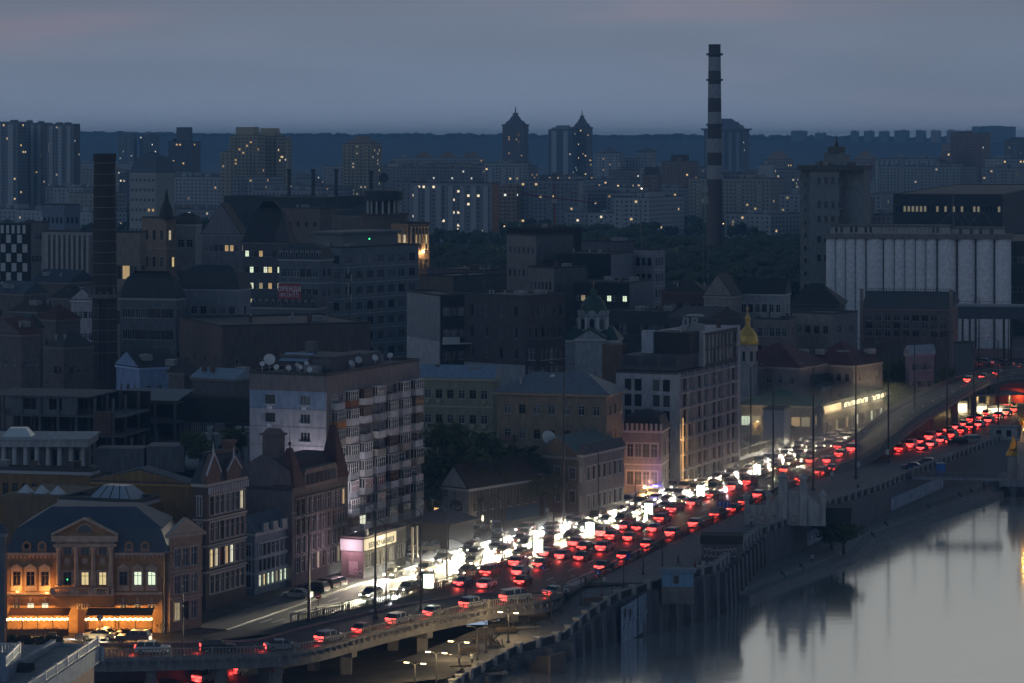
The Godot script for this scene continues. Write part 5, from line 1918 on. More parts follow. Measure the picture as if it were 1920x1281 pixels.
	# thin boiler-house chimneys
	for q in [[542, 317, 372, 1300, 6.0, "leftmost of three thin boiler chimneys"], [587, 317, 372, 1300, 5.5, "middle one of three thin boiler chimneys"], [630, 317, 372, 1300, 7.5, "rightmost and stoutest of three thin boiler chimneys"], [696, 320, 372, 1250, 7.5, "thin dark chimney beside the big round aerial"]]:
		o = thing("boiler_chimney", q[5], "chimney", P(q[0], q[2], q[3]) * V(1, 0, 1))
		var ht: float = H - (q[1] - 270.0) / F * q[3]
		b = MB.new()
		b.lathe(Vector3.ZERO, [V2(1.1, 0), V2(0.75, ht - 1.5), V2(1.0, ht - 1.2), V2(1.0, ht), V2(0.7, ht)], 12)
		part(o, "shaft", b, mat(lin(0.07, 0.07, 0.08), 0.9, "streak"))
	# a tall curved pole
	o = thing("bent_mast", "tall slightly bent pale pole with a lamp standing in the woods", "mast", P(1205, 470, 1200) * V(1, 0, 1))
	b = MB.new()
	var last := Vector3.ZERO
	var th := H - (355.0 - 270.0) / F * 1200.0
	for i in 10:
		var u := (i + 1) / 10.0
		var p := V(-1.6 * u * u, th * u, 0)
		b.tube(last, p, 0.35 - 0.02 * i, 0.33 - 0.02 * i, 6)
		last = p
	part(o, "pole", b, mat(lin(0.2, 0.19, 0.17), 0.7, ""))
	b = MB.new()
	b.ball(last + V(1.2, 0.3, 0), V(0.35, 0.25, 0.35), 6, 4)
	part(o, "lamp_globe", b, glow(lin(1.0, 0.9, 0.7), 6.0))
	# crane
	o = thing("construction_crane", "small red-footed construction crane before the floodlit yard", "crane", P(1040, 450, 1250) * V(1, 0, 1))
	b = MB.new()
	b.tube(Vector3.ZERO, V(0, 48, 0), 0.5, 0.4, 5)
	b.tube(V(-14, 44, 0), V(20, 40, 4), 0.3, 0.2, 5)
	b.tube(V(0, 48, 0), V(18, 40.5, 4), 0.1, 0.1, 4)
	b.tube(V(0, 48, 0), V(-13, 44.3, 0), 0.1, 0.1, 4)
	part(o, "jib", b, mat(lin(0.2, 0.05, 0.04), 0.7, ""))
	b = MB.new()
	b.box(-1.2, 40, -1, 1.2, 42.5, 1.2)
	part(o, "cabin", b, mat(lin(0.35), 0.6, ""))

# ---------------------------------------------------------------- the old town in the middle distance
func build_mid() -> void:
	var o: Node3D
	var b := MB.new()
	# left edge: the chequered front
	o = bld("checkered_office", "office block with a black and white chequered front at the left edge", "building", -40, 52, 58, 421, 900, 20, {"wall": lin(0.02), "roof": "flat"})
	var s: Vector3 = o.get_meta("size")
	for r in 7:
		for c in 9:
			if (r + c) % 2 == 0 or r == 0:
				var q := MB.new()
				var x := -s.x + c * s.x / 9.0
				q.box(x + 0.15, s.y - 2.9 - r * 3.0, 0.01, x + s.x / 9.0 * (0.6 if r == 0 else 0.92), s.y - 0.3 - r * 3.0, 0.16)
				piece(o, "panel", q.mesh(mat(lin(0.5), 0.6, "")))
	bld("stone_office", "grey stone house with round-headed attic windows behind the chequered front", "building", 48, 84, 92, 418, 960, 20, {"wall": lin(0.16), "fl": 5, "cl": 4, "cr": 1, "ww": 2.0, "wh": 2.2})
	bld("blue_pavilion", "low blue-grey building among trees left of the brick chimney", "building", 78, 120, 150, 385, 1300, 40, {"wall": lin(0.2, 0.24, 0.3), "far": true, "fl": 3, "cl": 5, "cr": 3, "wh": 2.6})
	o = bld("concert_hall", "pale hall with tall upright fins behind the brick chimney", "building", 82, 172, 180, 436, 860, 25, {"wall": lin(0.36, 0.34, 0.32), "roof": "flat"})
	s = o.get_meta("size")
	for i in 9:
		var q := MB.new()
		q.box(-0.3 - i * s.x / 9.5 - 0.9, 0, 0.01, -0.3 - i * s.x / 9.5, s.y - 0.8, 1.4)
		piece(o, "fin", q.mesh(mat(lin(0.42, 0.4, 0.38), 0.85, "plaster")))
	bld("concert_hall_wing", "pale wing with dark arched bays left of the finned hall", "building", 78, 104, 120, 437, 885, 50, {"wall": lin(0.36, 0.34, 0.32), "fl": 2, "cl": 2, "cr": 2, "wh": 6.0, "ww": 1.6})
	bld("beige_house", "beige gabled house with one white and one dark lit window", "building", 180, 262, 274, 437, 840, 15, {"wall": lin(0.3, 0.24, 0.18), "fl": 2, "cl": 5, "cr": 1, "wh": 4.0, "ww": 2.4, "style": "5", "lit": 0.35, "base": 8.0, "top": 5.0})
	o = bld("turret_house", "beige corner house with a columned turret and a spike", "building", 266, 312, 330, 410, 870, 40, {"wall": lin(0.34, 0.25, 0.18), "fl": 5, "cl": 3, "cr": 2, "ww": 1.4, "wh": 3.0, "hood": true, "lit": 0.06, "roof": "flat", "band": true})
	s = o.get_meta("size")
	b = MB.new()
	b.lathe(V(0, s.y, 0), [V2(2.4, 0), V2(1.9, 3), V2(0.8, 5.5), V2(0.15, 9)], 12)
	part(o, "spire", b, mat(lin(0.03), 0.7, ""))
	bld("white_loft", "white narrow house with a dark roof beside the turret house", "building", 328, 366, 378, 421, 880, 25, {"wall": lin(0.4, 0.4, 0.4), "fl": 4, "cl": 2, "cr": 0, "ww": 2.2, "wh": 2.4, "roof": "mans", "rh": 2.6, "rc": lin(0.04)})
	o = bld("gabled_house", "grey house with a tall stepped gable and warm lit windows", "building", 378, 452, 464, 440, 860, 15, {"wall": lin(0.22, 0.22, 0.23), "fl": 5, "cl": 7, "cr": 2, "ww": 1.2, "wh": 1.9, "lit": 0.4, "base": 6.0, "roof": "gz", "rh": 9.5, "rc": lin(0.035, 0.035, 0.04), "hood": false})
	o = bld("mansard_office", "dark mansard-roofed office with many yellow lit windows", "building", 455, 540, 556, 455, 835, 15, {"wall": lin(0.13, 0.13, 0.14), "fl": 7, "cl": 9, "cr": 1, "ww": 1.3, "wh": 1.8, "lit": 0.5, "base": 3.0, "roof": "mans", "rh": 9.0, "rc": lin(0.02, 0.022, 0.028)})
	s = o.get_meta("size")
	b = MB.new()
	b.taper(-4.5, s.y, -4.5, 0.5, s.y + 8.5, 0.5, 2.2, 2.2)
	part(o, "turret_roof", b, mat(lin(0.045, 0.045, 0.05), 0.7, ""))
	# the rental office with its mansards
	o = bld("glass_office", "grey office block with glazed bays behind the red rental sign", "building", 555, 640, 785, 466, 780, 38, {"wall": lin(0.19, 0.215, 0.23), "trim": lin(0.3, 0.32, 0.34), "fl": 8, "cl": 5, "cr": 7, "ww": 2.5, "wh": 2.3, "style": "3", "base": 2.0, "band": true, "sill": false, "clutter": 7})
	s = o.get_meta("size")
	b = MB.new()
	b.box(-s.x + 3, s.y + 0.08, -s.z + 6, -3, s.y + 3.8, -4)
	b.box(-s.x + 2, s.y + 3.8, -s.z + 5, -2, s.y + 4.4, -3)
	part(o, "penthouse", b, mat(lin(0.15, 0.16, 0.17), 0.8, ""))
	b = MB.new()
	b.box(0.06, s.y + 2.2, -s.z * 0.35 - 0.15, 0.2, s.y + 2.5, -s.z * 0.35 + 0.15)
	part(o, "green_lamp", b, glow(lin(0.02, 0.6, 0.15), 8.0))
	o = bld("mansard_wing", "office wing with a row of hooded mansard dormers above white pilasters", "building", 523, 600, 625, 487, 760, 24, {"wall": lin(0.16, 0.18, 0.2), "trim": lin(0.34, 0.35, 0.37), "fl": 6, "cl": 6, "cr": 2, "ww": 1.5, "wh": 2.2, "base": 2.0, "band": true, "roof": "mans", "rh": 3.2, "rc": lin(0.05, 0.055, 0.06)})
	s = o.get_meta("size")
	for i in 8:
		dormer(o, V(-s.x * (i + 0.5) / 8.0, s.y + 0.3, 0.0), 0.9, 1.7, 0.5)
	o = bld("low_mansard_wing", "low office wing with dormers under the red rental sign", "building", 470, 592, 612, 578, 730, 20, {"wall": lin(0.17, 0.19, 0.2), "trim": lin(0.34), "fl": 4, "cl": 9, "cr": 2, "ww": 1.3, "wh": 2.0, "band": true, "roof": "mans", "rh": 2.6, "rc": lin(0.05, 0.055, 0.06)})
	s = o.get_meta("size")
	for i in 10:
		dormer(o, V(-s.x * (i + 0.5) / 10.0, s.y + 0.25, 0.0), 0.8, 1.5, 0.45)
	rental_sign()
	lattice_aerial(P(655, 600, 755), 14.0)
	# the rotunda
	o = bld("columned_house", "orange-lit house with a columned front below the round colonnade", "building", 733, 765, 805, 420, 960, 50, {"wall": lin(0.34, 0.22, 0.14), "fl": 4, "cl": 3, "cr": 4, "ww": 1.5, "wh": 3.2, "lit": 0.3, "lit_floor": 3, "hood": true, "base": 4.0, "band": true})
	s = o.get_meta("size")
	for i in 6:
		b = MB.new()
		b.lathe(V(0.55, s.y - 9.0, -1.0 - i * (s.z - 2) / 5.0), [V2(0.4, 0), V2(0.34, 7.5), V2(0.5, 8)], 10)
		part(o, "column", b, mat(lin(0.4, 0.3, 0.22), 0.8, ""))
	for q in [[-1.2, 0.8], [0.8, -6.0]]:
		b = MB.new()
		b.ball(V(q[0], s.y - 9.5, q[1]), V(0.3, 0.3, 0.3))
		part(o, "wall_lamp", b, glow(lin(1.0, 0.75, 0.4), 20.0))
		omni(o, V(q[0] + 0.5, s.y - 9.6, q[1] + 0.5), lin(1.0, 0.7, 0.35), 20.0)
	o = thing("rotunda", "round colonnade with a heavy dark drum roof", "rotunda", P(719, 430, 1000) * V(1, 0, 1))
	var ry := H - (400.0 - 270.0) / F * 1000.0
	b = MB.new()
	b.lathe(Vector3.ZERO, [V2(8.5, 0), V2(8.5, ry - 0.5), V2(9.2, ry - 0.3), V2(9.2, ry)], 24)
	part(o, "base", b, mat(lin(0.16, 0.13, 0.11), 0.9, "streak"))
	b = MB.new()
	b.lathe(Vector3.ZERO, [V2(4.6, ry), V2(4.6, ry + 4.6)], 20)
	part(o, "wall", b, mat(lin(0.05), 0.9, ""))
	for i in 16:
		var a := TAU * i / 16.0
		b = MB.new()
		b.lathe(V(cos(a) * 5.6, ry + 0.003, sin(a) * 5.6), [V2(0.42, 0), V2(0.34, 4.3), V2(0.5, 4.6)], 8)
		part(o, "column", b, mat(lin(0.4, 0.4, 0.4), 0.8, ""))
	b = MB.new()
	b.lathe(V(0, ry + 4.61, 0), [V2(0, 0), V2(6.8, 0), V2(6.9, 3.0), V2(6.4, 3.4), V2(0, 3.9)], 28)
	part(o, "drum_roof", b, mat(lin(0.035, 0.04, 0.05), 0.7, ""))
	o = thing("round_aerial", "big round mesh aerial on a short stem above the colonnade", "aerial", P(720, 355, 1010))
	b = MB.new()
	b.t = Transform3D(Basis(Vector3.RIGHT, deg_to_rad(80)), V(0, 4.0, 0))
	b.lathe(Vector3.ZERO, [V2(0, 0), V2(1.6, 0.2), V2(1.75, 0.5), V2(1.7, 0.55), V2(0, 0.15)], 18)
	b.t = Transform3D()
	b.tube(V(0, -3.5, 0), V(0, 4, 0), 0.16, 0.12, 6)
	part(o, "reflector", b, mat(lin(0.05, 0.06, 0.07), 0.7, ""))
	# long dark roofs in front of the panel towers
	bld("long_dark_roof", "long dark flat roof with plant rooms before the yellowish towers", "building", 420, 610, 690, 372, 1150, 30, {"wall": lin(0.06, 0.065, 0.07), "clutter": 6, "fl": 3, "cl": 12, "cr": 6, "far": true})
	bld("terrace_house", "house with a brick balustrade terrace below the long dark roof", "building", 518, 600, 660, 392, 1080, 40, {"wall": lin(0.2, 0.16, 0.13), "clutter": 4, "fl": 4, "cl": 5, "cr": 5, "far": true})
	o = bld("twin_gable_house", "house with two small pointed gables left of the orange house", "building", 622, 690, 735, 405, 1020, 35, {"wall": lin(0.2, 0.17, 0.14), "fl": 4, "cl": 5, "cr": 3, "far": true, "lit": 0.1, "roof": "hip", "rh": 3.5, "rc": lin(0.04)})
	# grey block with the flat roofs at the centre
	bld("tan_office", "tan flat-roofed office with triple slit windows and a dark roof band", "building", 950, 1005, 1075, 443, 830, 50, {"wall": lin(0.26, 0.235, 0.22), "wall2": lin(0.14, 0.145, 0.15), "fl": 5, "cl": 6, "cr": 0, "ww": 0.8, "wh": 2.1, "style": "1", "sill": false, "base": 5.0})
	bld("roof_plant", "black plant storey on the tan office roof", "building", 950, 1045, 1090, 430, 845, 35, {"wall": lin(0.025), "clutter": 2})
	bld("tan_office_wing", "tan lower wing with triple slit windows in front of the tan office", "building", 990, 1038, 1100, 504, 800, 50, {"wall": lin(0.25, 0.225, 0.21), "wall2": lin(0.14, 0.145, 0.15), "fl": 3, "cl": 6, "cr": 0, "ww": 0.9, "wh": 2.2, "style": "1", "sill": false, "base": 6.0, "clutter": 3})
	bld("glazed_office", "black-glazed office with a pale side wall", "building", 1040, 1145, 1188, 478, 815, 24, {"wall": lin(0.02, 0.025, 0.03), "wall2": lin(0.24, 0.25, 0.27), "clutter": 5})
	bld("glazed_annexe", "lower black-glazed annexe with a curved glass roof end", "building", 1075, 1180, 1225, 532, 780, 24, {"wall": lin(0.02, 0.025, 0.03), "wall2": lin(0.22, 0.23, 0.25), "fl": 4, "cl": 10, "cr": 0, "lit": 0.08, "ww": 1.6, "clutter": 3})
	bld("grey_residence", "grey residence with tall dark windows and corner balconies", "building", 1187, 1226, 1247, 470, 830, 30, {"wall": lin(0.3, 0.31, 0.33), "fl": 7, "cl": 3, "cr": 3, "ww": 1.4, "wh": 2.5, "style": "1", "band": true})
	bld("roofline_house", "low house with flat roofs right behind the tan office", "building", 1090, 1160, 1190, 455, 900, 30, {"wall": lin(0.14, 0.145, 0.16), "clutter": 6})
	bld("long_glass_hall", "long low dark hall with a few dim yellow windows", "building", 1140, 1260, 1290, 588, 740, 24, {"wall": lin(0.06, 0.065, 0.07), "fl": 1, "cl": 14, "cr": 0, "ww": 1.8, "wh": 2.6, "base": 14.0, "lit": 0.12, "clutter": 3})
	bld("dim_warehouse", "low brown warehouse roofs between the orange house and the tan office", "building", 786, 850, 950, 520, 880, 45, {"wall": lin(0.2, 0.16, 0.12), "wall2": lin(0.12), "clutter": 8, "fl": 2, "cl": 3, "cr": 6})
	bld("low_roofs", "low flat roof with skylights above the white end wall", "building", 800, 900, 960, 508, 930, 40, {"wall": lin(0.14, 0.13, 0.12), "clutter": 8})
	# the white end wall block
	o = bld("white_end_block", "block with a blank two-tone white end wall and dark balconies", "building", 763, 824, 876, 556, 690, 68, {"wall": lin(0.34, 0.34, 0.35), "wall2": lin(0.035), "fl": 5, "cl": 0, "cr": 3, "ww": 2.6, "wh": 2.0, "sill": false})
	s = o.get_meta("size")
	b = MB.new()
	b.box(-s.x + 0.02, 0, 0.004, -0.02, s.y * 0.62, 0.05)
	part(o, "lower_cladding", b, mat(lin(0.56, 0.56, 0.58), 0.8, "streak"))
	b = MB.new()
	b.box(0.2, s.y * 0.6, -s.z - 1.5, 2.0, s.y * 0.6 + 0.25, -0.5)
	b.box(0.2, s.y * 0.6 + 0.255, -s.z + 2.5, 1.4, s.y * 0.6 + 1.7, -s.z + 6.5)
	part(o, "balcony", b, mat(lin(0.5), 0.7, ""))
	o = bld("dark_brown_block", "dark brown flat-roofed block with narrow paired windows", "building", 868, 985, 1060, 558, 680, 40, {"wall": lin(0.1, 0.093, 0.09), "wall2": lin(0.115, 0.095, 0.085), "fl": 3, "cl": 4, "cr": 6, "ww": 1.0, "wh": 2.6, "style": "1", "base": 13.0, "clutter": 6})
	s = o.get_meta("size")
	b = MB.new()
	b.box(-s.x, 0, 0.005, 0.02, 13.0, 0.06)
	part(o, "white_base", b, mat(lin(0.42, 0.43, 0.45), 0.8, "streak"))
	bld("pale_stack_block", "narrow dark glass block with two pale upright strips", "building", 985, 1008, 1060, 640, 630, 40, {"wall": lin(0.05), "wall2": lin(0.05), "fl": 5, "cl": 2, "cr": 5, "ww": 1.6, "wh": 2.5, "trim": lin(0.4)})
	church()
	# roofs left of centre
	o = bld("blank_wall_hall", "big brown blank-walled hall with a few small windows", "building", 336, 415, 694, 614, 600, 68, {"wall": lin(0.17, 0.125, 0.105), "wall2": lin(0.125, 0.105, 0.09), "fl": 3, "cl": 4, "cr": 6, "ww": 0.8, "wh": 1.0, "style": "1", "base": 8.0, "top": 5.0, "sill": false, "clutter": 6})
	o = bld("glazed_balcony_house", "grey house with stacked glazed balconies behind the brick chimney", "building", 224, 330, 345, 560, 640, 16, {"wall": lin(0.15, 0.165, 0.18), "trim": lin(0.32), "fl": 6, "cl": 4, "cr": 1, "ww": 3.4, "wh": 2.1, "style": "5", "sill": true, "roof": "mans", "rh": 4.5, "rc": lin(0.03, 0.035, 0.045)})
	s = o.get_meta("size")
	for i in 4:
		for k in 2:
			var q := MB.new()
			q.box(-s.x + 1.0 + k * (s.x * 0.6), 1.0 + i * 3.3, 0.003, -s.x + 4.8 + k * (s.x * 0.6), 2.1 + i * 3.3, 1.2)
			piece(o, "balcony", q.mesh(mat(lin(0.24, 0.28, 0.34), 0.7, "")))
	bld("mansard_flats", "pale blue-grey flats with mansard and skylights right of the balconies", "building", 332, 448, 470, 543, 650, 16, {"wall": lin(0.24, 0.26, 0.29), "fl": 4, "cl": 6, "cr": 1, "ww": 1.5, "wh": 1.8, "ac": 0.3, "roof": "mans", "rh": 4.0, "rc": lin(0.035, 0.04, 0.05)})
	bld("white_side_house", "narrow white gabled house left of the brick chimney", "building", 133, 178, 184, 563, 690, 15, {"wall": lin(0.46, 0.44, 0.45), "fl": 4, "cl": 4, "cr": 0, "ww": 1.1, "wh": 1.7, "roof": "gz", "rh": 3.0, "rc": lin(0.04), "ac": 0.3, "base": 6})
	for q in [[-20, 40, 75, 628, 560, 40, "left-edge house with a rusty gable roof and tin patch", "gz", lin(0.12, 0.05, 0.03)], [18, 70, 110, 585, 640, 35, "brown-roofed house in the old quarter at the left", "hip", lin(0.06, 0.04, 0.035)], [70, 105, 150, 600, 625, 40, "small house with a dark red roof near the white gabled house", "hip", lin(0.09, 0.035, 0.025)], [-10, 45, 88, 552, 740, 35, "blue-grey roof in the old quarter below the chequered front", "gx", lin(0.08, 0.1, 0.12)], [60, 130, 178, 530, 760, 30, "long blue roof below the finned hall", "gx", lin(0.045, 0.06, 0.08)], [95, 140, 172, 560, 700, 35, "dark roof with a dish in the old quarter", "hip", lin(0.03)], [10, 40, 80, 618, 600, 35, "grey shed roof above the concrete frame", "gx", lin(0.07, 0.08, 0.09)], [88, 120, 175, 652, 580, 45, "dark hipped house behind the concrete frame", "hip", lin(0.05)], [218, 262, 335, 690, 560, 55, "house with a bright blue gable wall right of the brick chimney", "gz", lin(0.04)], [316, 345, 368, 700, 550, 40, "narrow house with tin dormers beside the blank-walled hall", "hip", lin(0.05)]]:
		bld("old_house", q[6], "house", q[0], q[1], q[2], q[3], q[4], q[5], {"wall": lin(0.17, 0.15, 0.14) if q[6].find("blue gable") < 0 else lin(0.3, 0.4, 0.6), "fl": 3, "cl": 3, "cr": 3, "ww": 1.0, "wh": 1.5, "roof": q[7], "rh": 3.2, "rc": q[8], "clutter": 2})
	bld("tin_roof_house", "house with a long pale blue tin roof before the blank-walled hall", "building", 360, 440, 480, 712, 540, 30, {"wall": lin(0.12), "fl": 2, "cl": 4, "cr": 2, "roof": "gx", "rh": 1.8, "rc": lin(0.24, 0.3, 0.38), "rr": 0.5, "clutter": 2})
	bld("dark_shed", "long dark shed with a planked front above the arched gate", "building", 330, 472, 480, 748, 520, 12, {"wall": lin(0.03, 0.035, 0.035), "fl": 1, "cl": 6, "cr": 0, "ww": 2.6, "wh": 2.4, "base": 9.0, "top": 1.0, "style": "5"})
	arched_gate()
	# right of centre
	o = bld("peaked_house", "house with a tall pointed gable and two lit windows", "building", 1320, 1373, 1390, 556, 760, 22, {"wall": lin(0.28, 0.26, 0.24), "fl": 4, "cl": 4, "cr": 1, "ww": 1.2, "wh": 2.4, "roof": "gz", "rh": 6.0, "rc": lin(0.025), "lit": 0.12, "hood": true})
	bld("white_gabled_house", "pale house with baroque gables and skylights in its dark roof", "building", 1384, 1470, 1482, 552, 770, 16, {"wall": lin(0.36, 0.37, 0.38), "fl": 4, "cl": 6, "cr": 1, "ww": 1.3, "wh": 2.2, "roof": "gx", "rh": 4.0, "rc": lin(0.025), "hood": true, "lit": 0.06})
	bld("dark_red_house", "brown house with balconies left of the pointed gable", "building", 1240, 1322, 1338, 548, 775, 18, {"wall": lin(0.13, 0.085, 0.075), "fl": 4, "cl": 6, "cr": 1, "roof": "hip", "rh": 3.0, "rc": lin(0.05, 0.035, 0.03), "clutter": 4})
	bld("hipped_roof_house", "house with a broad dark hipped roof before the elevator tower", "building", 1478, 1572, 1584, 570, 800, 16, {"wall": lin(0.1, 0.1, 0.11), "fl": 2, "cl": 8, "cr": 1, "roof": "hip", "rh": 5.5, "rc": lin(0.03, 0.028, 0.028), "lit": 0.05, "eave": 1.0})
	bld("cream_terrace", "cream house with rows of dark windows behind the gilded dome", "building", 1415, 1480, 1492, 600, 740, 18, {"wall": lin(0.25, 0.215, 0.2), "fl": 4, "cl": 5, "cr": 1, "ww": 1.3, "wh": 2.2, "clutter": 2})
	bld("terrace_annexe", "cream flat-roofed annexe with plants on its terrace", "building", 1486, 1560, 1608, 590, 750, 40, {"wall": lin(0.28, 0.26, 0.23), "wall2": lin(0.2, 0.2, 0.21), "fl": 3, "cl": 4, "cr": 2, "ww": 1.6, "wh": 2.0})
	bld("shed_roofs", "low workshop with a ribbed metal roof above the office block", "building", 1255, 1330, 1392, 598, 700, 40, {"wall": lin(0.08), "roof": "gx", "rh": 2.5, "rc": lin(0.07, 0.06, 0.06)})
	pink_warehouse()
	for q in [[1360, 1500, 1560, 672, 660, 30, "house with a broad dull red hipped roof right of the gilded dome", lin(0.11, 0.03, 0.028)], [1500, 1600, 1655, 668, 670, 35, "house with a dull red roof next to the dark trees", lin(0.1, 0.028, 0.028)]]:
		bld("red_roof_house", q[6], "house", q[0], q[1], q[2], q[3] + 18, q[4], q[5], {"wall": lin(0.24, 0.2, 0.2), "fl": 3, "cl": 6, "cr": 3, "ww": 1.1, "wh": 1.8, "roof": "hip", "rh": 5.0, "rc": q[7], "clutter": 2})
	bld("violet_house", "small violet house with a pale tin roof between dark trees", "house", 1698, 1705, 1752, 665, 690, 60, {"wall": lin(0.25, 0.2, 0.26), "fl": 3, "cl": 1, "cr": 4, "roof": "gz", "rh": 2.2, "rc": lin(0.25, 0.3, 0.36)})
	bld("grey_block_by_bridge", "windowless grey block beside the railway bridge", "building", 1788, 1800, 1826, 645, 760, 50, {"wall": lin(0.14, 0.15, 0.16)})
	shops()

func dormer(o: Node3D, at: Vector3, w: float, h: float, dz: float) -> void:
	var b := MB.new()
	b.t = Transform3D(Basis(), at)
	b.box(-w / 2, 0, -1.6, w / 2, h, 0.1)
	var m := b.mesh(mat(lin(0.3, 0.31, 0.33), 0.8, ""))
	var g := MB.new()
	g.t = b.t
	g.box(-w / 2 + 0.14, 0.15, 0.101, w / 2 - 0.14, h - 0.2, 0.13)
	g.mesh(glass[0], m)
	var r := MB.new()
	r.t = b.t
	var prof := []
	for k in 7:
		var u := PI * k / 6.0
		prof.append(V2(cos(u) * (w / 2 + 0.12), h + 0.003 + sin(u) * 0.4))
	r.extrude(prof, -1.6, 0.25)
	r.mesh(mat(lin(0.2, 0.21, 0.23), 0.7, ""), m)
	piece(o, "dormer", m)

func rental_sign() -> void:
	var d := 722.0
	var o := thing("rental_sign", "red rooftop board with pale Cyrillic lettering and a phone number", "sign", P(542.5, 561, d), deg_to_rad(-20))
	var w := 47.0 / F * d
	var h := 29.0 / F * d
	var b := MB.new()
	b.box(-w / 2, 0, -0.15, w / 2, h, 0.0)
	part(o, "board", b, mat(lin(0.30, 0.035, 0.045), 0.6, ""))
	var f := MB.new()
	for x in [-w / 2 + 0.5, 0.0, w / 2 - 0.5]:
		f.bar(V(x, -1.6, -0.3), V(x, h, -0.3), 0.12, 0.12)
		f.bar(V(x, -1.6, -2.0), V(x, h * 0.8, -0.3), 0.1, 0.1)
	part(o, "frame", f, mat(lin(0.08), 0.6, ""))
	var m := mat(lin(0.6, 0.52, 0.56), 0.7, "")
	piece(o, "lettering", text_mesh("ОРЕНДА", 1.35, m), false, Transform3D(Basis.from_scale(V(0.92, 1, 1)), V(0, h * 0.66, 0.03)))
	piece(o, "phone_number", text_mesh("(067) 230 13 12", 0.95, m), false, Transform3D(Basis.from_scale(V(0.6, 1, 1)), V(0, h * 0.27, 0.03)))

func lattice_aerial(at: Vector3, h: float) -> void:
	var o := thing("phone_mast", "slim phone mast with panel aerials on the office roof", "mast", at)
	var b := MB.new()
	b.tube(Vector3.ZERO, V(0, h, 0), 0.18, 0.12, 6)
	part(o, "mast", b, mat(lin(0.08), 0.6, ""))
	for k in 5:
		var q := MB.new()
		var a := k * 2.1
		q.box(cos(a) * 0.5 - 0.14, h * (0.35 + 0.13 * k), sin(a) * 0.5 - 0.1, cos(a) * 0.5 + 0.14, h * (0.35 + 0.13 * k) + 1.8, sin(a) * 0.5 + 0.1)
		part(o, "panel_aerial", q, mat(lin(0.35), 0.6, ""))

